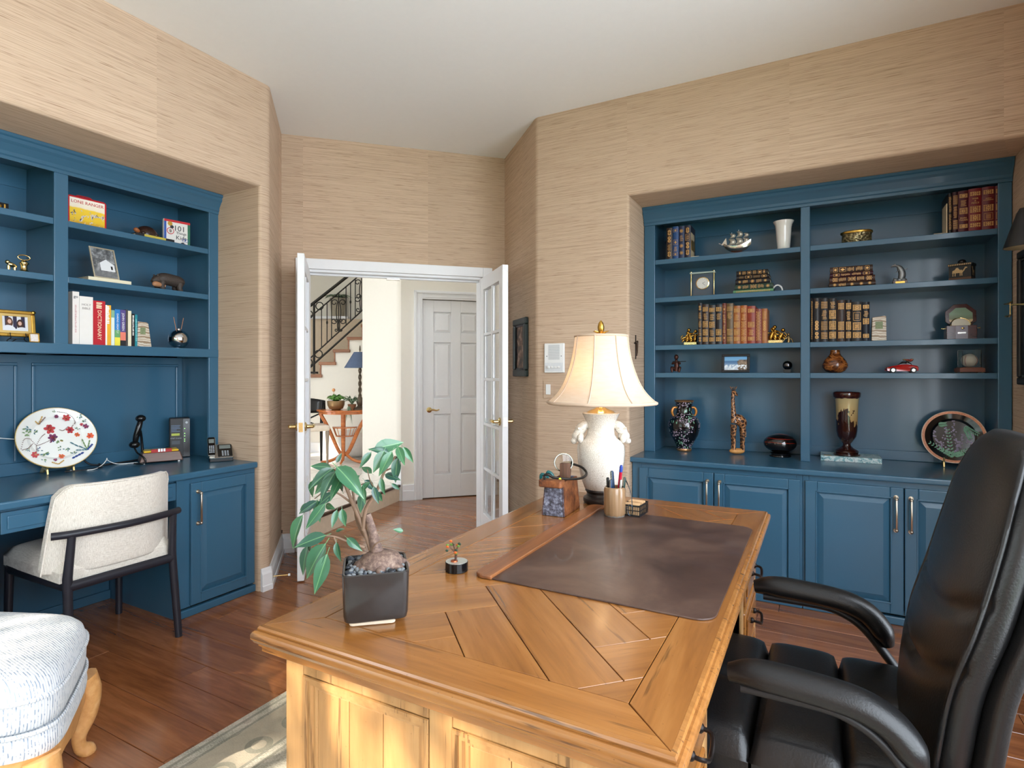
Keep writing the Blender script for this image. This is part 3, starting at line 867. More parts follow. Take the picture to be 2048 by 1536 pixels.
def six_panel_door(label, t0, t1, h):
    o = thing('panel_door', label, 'door', TD(t0, HD + .01, .008), math.radians(45))
    W, T = t1 - t0, .038
    xs = [0, .115, W / 2 - .052, W / 2 + .052, W - .115, W]
    zs = [0, .235, .86, 1.02, 1.60, 1.70, 1.915, h]
    b = MB()
    for a, c in ((xs[0], xs[1]), (xs[2], xs[3]), (xs[4], xs[5])): b.box(a, c, 0, T, 0, h)
    for a, c in ((xs[1], xs[2]), (xs[3], xs[4])):
        for e, f in ((0, zs[1]), (zs[2], zs[3]), (zs[4], zs[5]), (zs[6], h)): b.box(a, c, 0, T, e, f)
    b.build('frame', M_WHITE, o, bevel=.003)
    for a, c in ((xs[1], xs[2]), (xs[3], xs[4])):
        for e, f in ((zs[1], zs[2]), (zs[3], zs[4]), (zs[5], zs[6])):
            m = MB(); i = .03
            A = [(a, .017, e), (c, .017, e), (c, .017, f), (a, .017, f)]
            C = [(a + i, .004, e + i), (c - i, .004, e + i), (c - i, .004, f - i), (a + i, .004, f - i)]
            m.add(A + C, [(0, 1, 5, 4), (1, 2, 6, 5), (2, 3, 7, 6), (3, 0, 4, 7), (4, 5, 6, 7)])
            m.build('panel', M_WHITE, o)
    m = MB().lathe([(.028, 0), (.028, .006), (.020, .011), (.011, .014), (.010, .045)], 16).xf(Matrix.Translation((.068, 0, .905)) @ Matrix.Rotation(PI / 2, 4, 'X'))
    m.tube(spline([(.068, -.046, .905), (.10, -.050, .909), (.135, -.050, .902), (.165, -.045, .91)], 4), [.010, .010, .010, .010, .010, .010, .009, .009, .008, .008, .007, .007, .006], 8)
    m.build('lever_handle', M_BRASS, o, smooth=40)
    return o
slab(DT0 - .02, DT1 + .02, HD + .06, HD + .10, 0, 2.1, b3 := MB()); struct(b3.build('wall_closet_light_stop', M_HALLWALL))  # unseen slab added behind the door against sky light leaking under it
six_panel_door('white six-panel closet door with brass lever across the hall', DT0 + .003, DT1 - .003, 2.035)

# ---------------- staircase with iron railing
M_TREAD = wood('stair_oak', [(.3, srgb(110, 66, 40)), (.55, srgb(150, 96, 62)), (.8, srgb(176, 124, 86))], 'x', 1, .35, .2)
SD = 8.1
SL = lambda px, d=SD: (px - 1024) / 1138 * d
stair = thing('staircase', 'wooden staircase with white side wall rising to the right', 'staircase', HP(0, SD), TH)
x1, z1, run, rise = SL(612), 1.27, .199, .178
for k in range(-6, 6):
    x, z = x1 + k * run, z1 + k * rise
    MB().box(x - .01, x + run + .035, -.035, .95, z - .045, z).build('tread', M_TREAD, stair, bevel=.008)
    MB().box(x + run - .0, x + run + .02, -.012, .95, z, z + rise - .045).build('riser', M_TREAD, stair)
    MB().box(x, x + run, 0, .95, PZ, z - .045).build('side_wall', M_HALLWALL, stair)
skl = MB(); hwall(skl, -4.2, -1.8, SD - .02, SD, PZ, PZ + .14); struct(skl.build('baseboard_foyer', M_WHITE))
ral = thing('stair_railing', 'black wrought iron stair railing with rings and scrolls', 'railing', HP(0, SD + .06), TH)
def S3(px, py, d=SD + .06):
    return ((px - 1024) / 1138 * d, 0, 1.30 - (py - 744.6) * d / 1138)
def bar(p, q, r, name='bar', ml=M_IRON):
    return MB().tube([S3(*p), S3(*q)], r, 6).build(name, ml, ral, smooth=50)
bar((560, 659), (735, 521), .022, 'hand_rail')
bar((600, 651), (735, 537), .010, 'upper_rail')
bar((600, 735), (735, 611), .010, 'lower_rail'); bar((600, 753), (735, 631), .014, 'bottom_rail')
bar((628, 606), (628, 748), .017, 'newel_post'); bar((611, 620), (611, 775), .012, 'newel_post')
MB().cbox((S3(628, 747)[0], 0, S3(628, 747)[2] + .012), (.09, .09, .03)).build('foot_plate', M_IRON, ral)
for px in (643, 654, 663, 677, 692, 701, 710.5, 723):
    top = 651 - (px - 600) * (114 / 135) ; bot = 735 - (px - 600) * (124 / 135)
    bar((px, top), (px, bot), .007, 'baluster')
for px, py in ((654, 645), (701, 604)):
    MB().ball(S3(px, py), (.014, .014, .028), 8, 6).build('knuckle', M_IRON, ral, smooth=50)
for px, py in ((639, 612), (618, 629), (637, 708), (617, 725)):
    c = S3(px, py); r = 7.5 * SD / 1138
    MB().tube([(c[0] + r * math.cos(a * PI / 9), 0, c[2] + r * math.sin(a * PI / 9)) for a in range(18)], .008, 6, closed=True).build('ring', M_IRON, ral, smooth=50)
def scroll(px, py, s, flip):
    c = S3(px, py); pts = []
    for i in range(26):
        a = i / 25
        if a < .4:
            t = a / .4; r = .018 + .03 * t; ang = PI * 2.2 * t; pts.append((c[0] + flip * (.055 + r * math.cos(ang + PI)) * s, 0, c[2] + (.11 - r * math.sin(ang)) * s))
        elif a < .6:
            t = (a - .4) / .2; pts.append((c[0] + flip * (.02 + .01 * math.sin(PI * t)) * s, 0, c[2] + (.09 - .20 * t) * s))
        else:
            t = (a - .6) / .4; r = .042 - .026 * t; ang = -PI * 2.0 * t; pts.append((c[0] + flip * (.062 + r * math.cos(ang + PI)) * s, 0, c[2] + (-.13 + r * math.sin(ang)) * s))
    MB().tube(pts, .007, 6).build('scroll', M_IRON, ral, smooth=50)
scroll(677, 622, 1.1, 1); scroll(677, 622, 1.1, -1); scroll(677, 650, .55, 1); scroll(677, 650, .55, -1)
scroll(723, 580, 1.0, -1); scroll(723, 605, .8, -1)
led = MB(); hwall(led, SL(625, 9.3), SL(700, 9.3), 9.15, 9.4, 2.16, 2.205); struct(led.build('trim_6', M_WHITE, bevel=.006))
led = MB(); hwall(led, SL(560, 9.3), SL(740, 9.3), 9.2, 9.4, PZ, 2.16); struct(led.build('wall_stair_knee', plain('tan_wall', (226, 206, 180), .7)))

# ---------------- plants used in the foyer
M_LEAF2 = plain('fern_green', (84, 128, 56), .5, noise=.2, nscale=40)
M_LEAF3 = plain('grey_green_leaf', (110, 132, 104), .5, noise=.2, nscale=40)
def tuft(parent, c, n, length, spread, mat, droop=.6, wid=.012, seed=1, name='leaf'):
    rg = random.Random(seed)
    for k in range(n):
        a = rg.uniform(0, 2 * PI); l = length * rg.uniform(.6, 1.1); s = spread * rg.uniform(.3, 1.0)
        pts = []
        for i in range(6):
            t = i / 5
            pts.append((c[0] + math.cos(a) * s * t, c[1] + math.sin(a) * s * t, c[2] + l * (t - droop * 1.3 * t * t)))
        MB().tube(pts, [wid * .4, wid * .9, wid, wid * .8, wid * .5, .001], 4, flat=.25).build(name, mat, parent, smooth=60)
o = thing('ledge_planter', 'grey basket planter with trailing leaves on ledge behind stair railing', 'plant', HP(SL(673, 9.2), 9.27, 2.205), TH)
MB().lathe([(.10, 0), (.125, .30), (.118, .30), (.095, .02)], 20, cap1=False).build('pot', plain('grey_basket', (168, 158, 140), .8, noise=.2, nscale=50, bump=.5), o, smooth=40)
tuft(o, (0, 0, .29), 40, .24, .26, M_LEAF3, .75, .034, 3)

# ---------------- half-round console table
M_CHERRY = wood('cherry', [(.3, srgb(150, 74, 26)), (.55, srgb(196, 112, 52)), (.8, srgb(222, 148, 86))], 'x', 1.2, .3, .3, randomise=False)
KD = 7.2
KL = lambda px: (px - 1024) / 1138 * KD
tb = thing('console_table', 'half-round cherry wood console table with curved legs in foyer', 'table', HP(KL(689), KD, PZ), TH)
TZ = .826 - PZ
MB().prism(arc(0, .18, .395, PI, 2 * PI, 20), TZ - .02, TZ).build('top', M_CHERRY, tb, bevel=.004)
MB().prism(arc(0, .18, .37, PI, 2 * PI, 20), TZ - .05, TZ - .02).build('apron', M_CHERRY, tb)
for sx in (-1, 1):
    MB().tube(spline([(sx * .30, -.02, TZ - .05), (sx * .20, -.03, TZ - .22), (sx * .07, -.03, .16), (sx * .005, -.03, .10)], 5), .017, 8, flat=1.4).build('leg', M_CHERRY, tb, smooth=40)
    MB().tube(spline([(sx * .005, -.03, .13), (sx * .10, -.05, .055), (sx * .20, -.07, .02), (sx * .27, -.08, .022)], 5), [.018] * 14 + [.012, .010], 8).build('foot', M_CHERRY, tb, smooth=40)
MB().tube([(0, -.05, TZ - .02), (0, -.06, .12), (0, -.07, .03)], [.032, .024, .016], 10).build('leg', M_CHERRY, tb, smooth=40)
MB().tube(spline([(0, -.06, .09), (0, -.11, .03), (0, -.16, .012)], 4), .014, 8).build('foot', M_CHERRY, tb, smooth=40)
for z in (.33, .44):
    MB().prism(arc(0, .02, .115 + .04 * (z > .4), PI, 2 * PI, 14), z, z + .012).build('basket_ring', M_CHERRY, tb)
for k in range(9):
    a = PI + PI * k / 8
    MB().tube([(.108 * math.cos(a), .02 + .108 * math.sin(a), .335), (.148 * math.cos(a), .02 + .148 * math.sin(a), .445)], .004, 6).build('spindle', M_CHERRY, tb)
o = thing('bowl_planter', 'bronze bowl of bright green plants on console table', 'plant', HP(KL(673), KD - .02, .826), TH)
MB().lathe([(.05, 0), (.085, .018), (.105, .06), (.108, .115), (.10, .115), (.095, .06), (.04, .02)], 24, cap1=False).build('bowl', plain('bronze_bowl', (150, 120, 84), .3, .5, noise=.15), o, smooth=40)
tuft(o, (0, 0, .10), 70, .22, .15, M_LEAF2, .62, .040, 5)
MB().tube([(-.02, 0, .10), (-.03, 0, .24)], .003, 5).ball((-.03, 0, .25), .022, 8, 6).build('flower', plain('orange_flower', (214, 150, 100), .5), o, smooth=50)
o = thing('grass_planter', 'trailing spider plant with long leaves behind the console bowl', 'plant', HP(KL(703), KD + .02, .826), TH)
MB().lathe([(.04, 0), (.055, .07), (.05, .07), (.03, .01)], 16, cap1=False).build('pot', plain('terracotta', (150, 104, 74), .6), o, smooth=40)
tuft(o, (0, 0, .06), 34, .34, .18, M_LEAF3, .62, .012, 9)
tuft(o, (0, -.13, .05), 14, .02, .06, M_LEAF3, 9.0, .010, 10)
# lamp with blue shade
o = thing('table_lamp', 'table lamp with twisted stem and dusty blue shade on console table', 'lamp', HP(KL(719), KD + .02, .826), TH)
MB().lathe([(.075, 0), (.075, .02), (.05, .03), (.028, .05), (.04, .08), (.045, .11), (.03, .15), (.018, .17)], 18).build('base', plain('antique_bronze', (92, 80, 66), .4, .5, noise=.2), o, smooth=40)
tw = MB()
for ph_ in (0, PI):
    tw.tube([(.012 * math.cos(ph_ + i * .8), .012 * math.sin(ph_ + i * .8), .16 + i * .021) for i in range(19)], .011, 6)
tw.build('twisted_stem', MATS['antique_bronze'], o, smooth=50)
MB().lathe([(.195, .53), (.075, .73), (.072, .73), (.192, .53)], 28, cap0=False, cap1=False).build('shade', plain('blue_shade', (80, 94, 120), .8, noise=.12, nscale=60), o, smooth=40)
MB().lathe([(.006, .53), (.006, .74), (.012, .76), (.008, .80), (.001, .82)], 10).build('finial', MATS['antique_bronze'], o, smooth=40)
# foyer chair
o = thing('foyer_chair', 'painted side chair with black curved back and pale seat in foyer', 'chair', HP(KL(618), 7.1, PZ), TH + .5)
MB().grid(lambda u, v: (-.24 + .48 * u, .18 + .10 * (2 * u - 1) ** 2 * -1.0 + .03 * v, .62 + .16 * v + .03 * v * (1 - (2 * u - 1) ** 2)), 12, 4).build('crest_rail', M_BLACK, o, smooth=50).modifiers.new('thick', 'SOLIDIFY').thickness = .03
for sx in (-1, 1):
    MB().tube([(sx * .21, .12, .78), (sx * .20, .10, .40), (sx * .21, .16, .0)], [.018, .020, .014], 8).build('leg', M_BLACKM, o, smooth=40)
    MB().lathe([(.012, 0), (.018, .02), (.013, .05), (.020, .30), (.026, .40), (.02, .43)], 12, (sx * .21, -.24, 0)).build('leg', plain('grey_paint', (150, 136, 120), .5), o, smooth=40)
    MB().tube([(sx * .20, .11, .62), (-sx * .18, .11, .45)], .010, 6).build('cross_bar', M_BLACKM, o, smooth=40)
MB().box(-.24, .24, -.27, .13, .42, .49).build('seat', plain('pale_seat', (222, 208, 190), .8), o, bevel=.02)
# white urn
o = MB().lathe([(.12, 0), (.20, .05), (.26, .16), (.27, .26), (.24, .34), (.15, .36), (.01, .36)], 28).build('garden_stool', plain('white_ceramic', (240, 238, 234), .3), smooth=40)
o.location = HP((716 - 1024) / 1138 * 7.75, 7.75, PZ)
tag(o, 'round white ceramic stool behind the console table legs', 'stool')
# ------------------------------------------------------------------ big wooden desk
def clip_poly(poly, x0, x1, y0, y1):
    def cut(p, f, inter):
        out = []
        for i in range(len(p)):
            a, c = p[i - 1], p[i]
            fa, fc = f(a), f(c)
            if fa != fc: out.append(inter(a, c))
            if fc: out.append(c)
        return out
    def ix(x): return lambda a, c: (x, a[1] + (c[1] - a[1]) * (x - a[0]) / (c[0] - a[0]))
    def iy(y): return lambda a, c: (a[0] + (c[0] - a[0]) * (y - a[1]) / (c[1] - a[1]), y)
    for f, g in ((lambda q: q[0] > x0, ix(x0)), (lambda q: q[0] < x1, ix(x1)), (lambda q: q[1] > y0, iy(y0)), (lambda q: q[1] < y1, iy(y1))):
        if poly: poly = cut(poly, f, g)
    return poly
def ring(b, x0, x1, y0, y1, prof):
    """profile (outward, z) swept round a rectangle with mitred corners"""
    m = len(prof); vs = []
    for cx, cy, sx, sy in ((x0, y0, -1, -1), (x1, y0, 1, -1), (x1, y1, 1, 1), (x0, y1, -1, 1)):
        for q, z in prof: vs.append((cx + sx * q, cy + sy * q, z))
    fs = []
    for i in range(4):
        j = (i + 1) % 4
        for k in range(m - 1): fs.append((i * m + k, i * m + k + 1, j * m + k + 1, j * m + k))
    return b.add(vs, fs)
DX0, DX1, DY0, DY1, DZ = -1.045, -.185, .82, 2.41, .76
desk = thing('executive_desk', 'large honey-coloured distressed wooden desk with herringbone top', 'desk', (0, 0, 0))
MB().box(DX0 + .002, DX1 - .002, DY0 + .002, DY1 - .002, .728, .7515).build('top_core', plain('desk_core', (70, 42, 18), .6), desk)
e = .006
b = MB(); ring(b, DX0, DX1, DY0, DY1, [(-.002, .752), (0, .760), (.007, .7585), (.0095, .7545), (.0095, .7515), (.0085, .7495), (.0125, .7495), (.017, .747), (.0195, .742), (.0195, .733), (.014, .724), (.008, .720), (.008, .7165), (.003, .714), (.003, .704), (-.006, .697), (-.014, .692), (-.02, .692)])
b.build('edge_moulding', wood('desk_wood_edge', [(.25, srgb(120, 74, 34)), (.5, srgb(148, 98, 48)), (.78, srgb(168, 118, 64))], 'x', 1.4, .26, .4, dents=.75, dcol=(66, 40, 20)), desk, smooth=28)
BW, G = .088, .0009
fx0, fx1, fy0, fy1 = DX0 + BW, DX1 - BW, DY0 + BW, DY1 - BW
def topboard(poly, mat, name='board'):
    c = (sum(p[0] for p in poly) / len(poly), sum(p[1] for p in poly) / len(poly))
    o = MB().prism([(p[0] - c[0], p[1] - c[1]) for p in poly], 0, .0085).build(name, mat, desk, bevel=.0008, seg=1)
    o.location = (c[0], c[1], .7515)
    return o
topboard([(DX0, DY0), (DX1, DY0), (fx1 - G, fy0 - G), (fx0 + G, fy0 - G)], M_DESK, 'border_board')
topboard([(fx0 + G, fy1 + G), (fx1 - G, fy1 + G), (DX1, DY1), (DX0, DY1)], M_DESK, 'border_board')
topboard([(DX0, DY0 + G), (fx0 - G, fy0 + G), (fx0 - G, fy1 - G), (DX0, DY1 - G)], M_DESKY, 'border_board')
topboard([(fx1 + G, fy0 + G), (DX1, DY0 + G), (DX1, DY1 - G), (fx1 + G, fy1 - G)], M_DESKY, 'border_board')
# herringbone field: boards of 0.125 x 0.5 laid at 45 degrees
w, l = .125, .5
M_HA = wood('desk_wood_diag_a', [(.25, srgb(112, 68, 30)), (.5, srgb(142, 91, 42)), (.78, srgb(162, 112, 60))], 'x', .9, .22, .5, dents=.5)
for m_, ang in ((M_HA, 45),): pass
M_HB = wood('desk_wood_diag_b', [(.25, srgb(108, 66, 29)), (.5, srgb(138, 88, 41)), (.78, srgb(158, 108, 58))], 'y', .9, .22, .5, dents=.5)
ca = math.cos(PI / 4)
def rot45(p): return (ca * (p[0] - p[1]) - .30, ca * (p[0] + p[1]) + 1.5)
for i in range(-16, 17):
    for j in range(-4, 5):
        ox, oy = i * w + j * l, i * w - j * l
        for (a, c, e0, f0), m_ in (((ox, ox + l, oy, oy + w), M_HA), ((ox + l, ox + l + w, oy + w - l, oy + w), M_HB)):
            q = [rot45(p) for p in ((a + G, e0 + G), (c - G, e0 + G), (c - G, f0 - G), (a + G, f0 - G))]
            q = clip_poly(q, fx0 + G, fx1 - G, fy0 + G, fy1 - G)
            if len(q) > 2:
                ar = abs(sum(q[k - 1][0] * q[k][1] - q[k][0] * q[k - 1][1] for k in range(len(q)))) / 2
                if ar > 4e-4:
                    ctr = (sum(p[0] for p in q) / len(q), sum(p[1] for p in q) / len(q))
                    o = MB().prism([rel for rel in [((p[0] - ctr[0]) * ca + (p[1] - ctr[1]) * ca, -(p[0] - ctr[0]) * ca + (p[1] - ctr[1]) * ca) for p in q]], 0, .0085).build('board', m_, desk, bevel=.0008, seg=1)
                    o.location = (ctr[0], ctr[1], .7515); o.rotation_euler = (0, 0, PI / 4)
# body: corner posts, panelled end, pedestals with drawers
BX0, BX1, BY0, BY1 = -1.028, -.215, .862, 2.37
def framed_panel(parent, axis, u0, u1, z0, z1, face, out, divs, rail=.05, stile=.055, zt=.69):
    """panelled side: face plane value, out = +1/-1 outward"""
    def bx(b, a, c, n0, n1, e, f):
        n0, n1 = sorted((face + out * n0, face + out * n1))
        return b.box(a, c, n0, n1, e, f) if axis == 'x' else b.box(n0, n1, a, c, e, f)
    bx(MB(), u0, u1, -.03, -.02, z0, zt).build('end_board', M_DESKZ, parent)
    edges = [u0] + [q for d in divs for q in d] + [u1]
    for k in range(0, len(edges), 2):
        bx(MB(), edges[k], edges[k + 1], -.02, 0, z0, zt).build('stile', M_DESKZ, parent, bevel=.003)
    for a, c in divs:
        bx(MB(), a, c, -.02, 0, z1, zt).build('rail', M_DESKZ, parent, bevel=.003)
        bx(MB(), a, c, -.02, 0, z0, z0 + .09).build('rail', M_DESKZ, parent, bevel=.003)
        q = MB()
        za = z0 + .09
        prof = [(0, 0), (.0015, .003), (.008, .003), (.0095, -.001), (.0105, -.005), (.012, -.003), (.019, -.003), (.0205, -.007), (.0215, -.010), (.023, -.009), (.029, -.010), (.031, -.014)]
        def pt(u, n_, z): return (u, face + out * n_, z) if axis == 'x' else (face + out * n_, u, z)
        vs = []
        for cu, cz, su, sz in ((a, za, 1, 1), (c, za, -1, 1), (c, z1, -1, -1), (a, z1, 1, -1)):
            for s, n_ in prof: vs.append(pt(cu + su * s, n_, cz + sz * s))
        mm = len(prof); fs = []
        for i in range(4):
            j = (i + 1) % 4
            for k in range(mm - 1):
                f4 = (i * mm + k, j * mm + k, j * mm + k + 1, i * mm + k + 1)
                fs.append(f4 if (out < 0) == (axis == 'x') else f4[::-1])
        q.add(vs, fs)
        q.build('panel_moulding', M_DESKZ, parent, smooth=25)
        n = 3
        for i in range(n):
            p0 = a + .03 + (c - a - .06) * i / n; p1 = a + .03 + (c - a - .06) * (i + 1) / n
            bx(MB(), p0 + .0006, p1 - .0006, -.02, -.012, za + .03, z1 - .03).build('panel_board', M_DESKZ, parent, bevel=.0015)
framed_panel(desk, 'x', BX0, BX1, .09, .651, BY0, -1, [(-.974, -.642), (-.589, -.27)])
framed_panel(desk, 'x', BX0, BX1, .09, .651, BY1, 1, [(-.974, -.642), (-.589, -.27)])
framed_panel(desk, 'y', BY0 + .022, BY1 - .022, .09, .651, BX0, -1, [(.93, 1.36), (1.41, 1.84), (1.89, 2.30)])
b = MB(); ring(b, BX0, BX1, BY0, BY1, [(-.01, .0095), (.018, .0095), (.018, .06), (.012, .072), (.012, .08), (.004, .092), (-.01, .092)])
b.build('plinth', M_DESKZ, desk, smooth=30)
MB().box(BX0 + .02, BX1 - .02, BY0 + .02, BY1 - .02, .655, .727).build('apron', M_DESKY, desk)
M_PULL = plain('dark_iron_pull', (34, 28, 26), .4, .7)
def pedestal(y0, y1):
    MB().box(BX0 + .03, BX1 - .005, y0, y0 + .018, .0095, .69).build('pedestal_side', M_DESKZ, desk, bevel=.002)
    MB().box(BX0 + .03, BX1 - .005, y1 - .018, y1, .0095, .69).build('pedestal_side', M_DESKZ, desk, bevel=.002)
    MB().box(BX1 - .03, BX1, y0, y0 + .05, .092, .69).build('stile', M_DESKZ, desk, bevel=.004)
    MB().box(BX1 - .03, BX1, y1 - .05, y1, .092, .69).build('stile', M_DESKZ, desk, bevel=.004)
    for z0, z1 in ((.535, .675), (.375, .515), (.10, .355)):
        d = MB().box(BX1 - .03, BX1 + .006, y0 + .055, y1 - .055, z0, z1).build('drawer', M_DESKY, desk, bevel=.006)
        MB().box(BX1 + .006, BX1 + .011, y0 + .08, y1 - .08, z0 + .025, z1 - .025).build('drawer_panel', M_DESKY, d, bevel=.004)
        yc, zc = (y0 + y1) / 2, (z0 + z1) / 2 + .01
        h = MB().tube(spline([(BX1 + .011, yc - .045, zc), (BX1 + .036, yc - .042, zc - .004), (BX1 + .040, yc, zc - .022), (BX1 + .036, yc + .042, zc - .004), (BX1 + .011, yc + .045, zc)], 4), .0045, 6)
        for s in (-1, 1): h.lathe([(.014, 0), (.012, .004)], 10).xf(Matrix.Identity(4)) if False else h.ball((BX1 + .013, yc + s * .045, zc), .010, 8, 6)
        h.build('pull', M_PULL, d, smooth=40)
pedestal(BY0 + .022, 1.30); pedestal(1.93, BY1 - .022)
MB().box(BX1 - .03, BX1 + .002, 1.30, 1.93, .60, .69).build('drawer', M_DESKY, desk, bevel=.006)

# desk pad with wooden strip
pad = thing('desk_pad', 'dark brown leather desk pad with a wooden strip along one side', 'desk pad', (0, 0, DZ + .0006))
g = NG('pad_leather')
cl = g.ramp(g.noise(g.co('Object'), 4.5, 5, .65, .4), [(.3, srgb(50, 34, 29)), (.5, srgb(72, 52, 44)), (.7, srgb(96, 74, 62))])
M_PAD = g.set(color=cl, rough=.38, coat=.1); g.bump(g.noise(g.map(g.co('Object'), (60, 300, 60)), 1, 2), .1, .001)
pp = [(-.752, 1.278)] + arc(-.198 - .045, 1.278 + .045, .045, -PI / 2, 0, 6) + arc(-.198 - .045, 2.125 - .045, .045, 0, PI / 2, 6) + [(-.752, 2.125)]
MB().prism(pp, 0, .004).build('leather', M_PAD, pad, bevel=.001)
ps = arc(-.805 + .03, 2.168 - .03, .03, PI / 2, PI, 5) + arc(-.805 + .03, 1.272 + .03, .03, PI, 1.5 * PI, 5) + [(-.748, 1.272), (-.748, 2.168)]
MB().prism(ps, 0, .011).build('wood_strip', wood('walnut_strip', [(.3, srgb(96, 56, 30)), (.55, srgb(134, 82, 46)), (.8, srgb(160, 106, 66))], 'y', 1.2, .35, .2, randomise=False), pad, bevel=.003)

# ------------------------------------------------------------------ rug under the desk
g = NG('rug_wool')
v = g.co('Object')
wv = g.noise(g.map(v, (90, 420, 1)), 1, 2, .6)
big = g.noise(v, 3.2, 5, .7, .8)
mot = g.voro(v, 6.5, 'F1', 'Distance')
mot2 = g.wave(g.map(v, (1, 1, 1)), 9, 3.5, 'RINGS', 'Z')
base = g.ramp(big, [(.32, srgb(92, 98, 84)), (.44, srgb(150, 146, 126)), (.58, srgb(196, 186, 168)), (.72, srgb(172, 150, 134))])
base = g.mix(g.math('MULTIPLY', mot2, .28), base, srgb(104, 108, 96))
base = g.mix(g.math('MULTIPLY', g.math('LESS_THAN', mot, .22), .35), base, srgb(150, 118, 104))
base = g.mix(.35, base, g.ramp(wv, [(.35, srgb(90, 86, 76)), (.6, srgb(220, 214, 202))]))
p = g.sep(v)
ds_ = g.math('ADD', p[0], 1.2)                     # distance from the long edge
inb = g.math('MULTIPLY', g.math('GREATER_THAN', ds_, .075), g.math('LESS_THAN', ds_, .235))
ros = g.voro(g.map(v, (6.2, 6.2, 1), (.33, .2, 0)), 1.0, 'F1', 'Distance', .15)
ring_ = g.math('LESS_THAN', g.math('ABSOLUTE', g.math('SUBTRACT', ros, .26)), .055)
core_ = g.math('LESS_THAN', ros, .11)
bcol = g.mix(g.math('MULTIPLY', g.noise(v, 30, 3), .6), srgb(176, 162, 140), srgb(132, 130, 112))
bcol = g.mix(g.math('MULTIPLY', ring_, .7), bcol, srgb(92, 98, 84))
bcol = g.mix(g.math('MULTIPLY', core_, .7), bcol, srgb(150, 112, 96))
base = g.mix(g.math('MULTIPLY', inb, .8), base, bcol)
for e0 in (.03, .068, .24, .275):
    ln = g.math('LESS_THAN', g.math('ABSOLUTE', g.math('SUBTRACT', ds_, e0)), .006)
    base = g.mix(g.math('MULTIPLY', ln, .6), base, srgb(96, 98, 84))
g.bump(wv, .5, .003)
M_RUG = g.set(color=base, rough=.95, sheen=.2)
rug = thing('area_rug', 'faded grey and beige patterned rug lying under the desk', 'rug', (-.70, .70, 0))
MB().box(-1.2, .95, -1.5, 1.25, .001, .009).build('field', M_RUG, rug, bevel=.003)
b = MB()
for y0_ in (-1.5, 1.25):
    for k in range(140):
        x = -1.19 + k * .0152; s = 1 if y0_ > 0 else -1
        b.box(x, x + .006, min(y0_, y0_ + s * .03), max(y0_, y0_ + s * .03), .001, .004)
fr_ = b.build('fringe', M_CREAM, rug); fr_['kind'] = 'stuff'
# ------------------------------------------------------------------ black leather office chair (faces -X)
def superell(hx, hy, n=28, p=3.2):
    out = []
    for k in range(n):
        a = 2 * PI * k / n
        c, s = math.cos(a), math.sin(a)
        out.append((hx * math.copysign(abs(c) ** (2 / p), c), hy * math.copysign(abs(s) ** (2 / p), s)))
    return out
def loft(sections, capped=True):
    n = len(sections[0]); b = MB(); vs = [p for s in sections for p in s]; fs = []
    for i in range(len(sections) - 1):
        for k in range(n):
            k2 = (k + 1) % n
            fs.append((i * n + k, i * n + k2, (i + 1) * n + k2, (i + 1) * n + k))
    if capped:
        fs.append(tuple(range(n))[::-1]); fs.append(tuple(range((len(sections) - 1) * n, len(sections) * n)))
    return b.add(vs, fs)
def lerp_tab(tab, z):
    if z <= tab[0][0]: return tab[0][1]
    if z >= tab[-1][0]: return tab[-1][1]
    sl = [(tab[i + 1][1] - tab[i][1]) / (tab[i + 1][0] - tab[i][0]) for i in range(len(tab) - 1)]
    for i in range(len(tab) - 1):
        (a, p), (c, q) = tab[i], tab[i + 1]
        if z <= c:
            m0 = (sl[i - 1] + sl[i]) / 2 if i else sl[0]
            m1 = (sl[i] + sl[i + 1]) / 2 if i < len(sl) - 1 else sl[-1]
            h = c - a; t = (z - a) / h
            return (2 * t ** 3 - 3 * t * t + 1) * p + (t ** 3 - 2 * t * t + t) * h * m0 + (-2 * t ** 3 + 3 * t * t) * q + (t ** 3 - t * t) * h * m1
CY = 1.63
ec = thing('office_chair', 'black leather high-back executive office chair pulled up to the desk', 'chair', (0, CY, 0))
# front face of the back, by height
FXT = [(.44, .184), (.55, .190), (.68, .208), (.81, .246), (.95, .282), (1.07, .314), (1.15, .350), (1.175, .375)]
HWT = [(.44, .215), (.55, .250), (.68, .263), (.82, .267), (.95, .259), (1.05, .238), (1.115, .20), (1.155, .15), (1.175, .09)]
def cushion(z0, z1, th, off, grow, creases=(), seg=44, bulge=.0):
    secs = []
    for i in range(seg + 1):
        z = z0 + (z1 - z0) * i / seg
        fx, hw = lerp_tab(FXT, z) + off, lerp_tab(HWT, z) + grow
        dent = sum(.018 * math.exp(-((z - c) / .010) ** 2) for c in creases)
        t = th * min(1, .35 + 1.3 * math.sqrt(max(0, (z1 - z) / .09))) * min(1, .45 + 1.2 * math.sqrt(max(0, (z - z0) / .06)))
        ring_ = []
        for (x, y) in superell(t / 2, max(hw, .02), 36, 3.0):
            fr = max(0.0, -x / (t / 2)) if t > 0 else 0
            yy = y / max(hw, .02)
            V = 0
            for c in creases: V += .016 * fr * math.exp(-((z - c - .07 * yy * yy) / .011) ** 2)
            cx = fx + t / 2 + bulge * fr * (1 - yy * yy) * -.018 + .035 * 0
            ring_.append((cx + x + V + .03 * fr * yy * yy * (1 if off == 0 else 0) * -.0, y, z))
        secs.append(ring_)
    return loft(secs)
cushion(.47, 1.165, .092, 0, 0, (.79, .655), bulge=1.0).build('back_cushion', M_LEATHER, ec, smooth=50)
cushion(.43, 1.150, .072, .062, .010, ()).build('back_shell', M_LEATHER, ec, smooth=50)
zz_ = [.50 + .625 * i / 40 for i in range(41)]
side = [(lerp_tab(FXT, z) + .016, lerp_tab(HWT, z) - .005, z) for z in zz_]
hwt = side[-1][1]
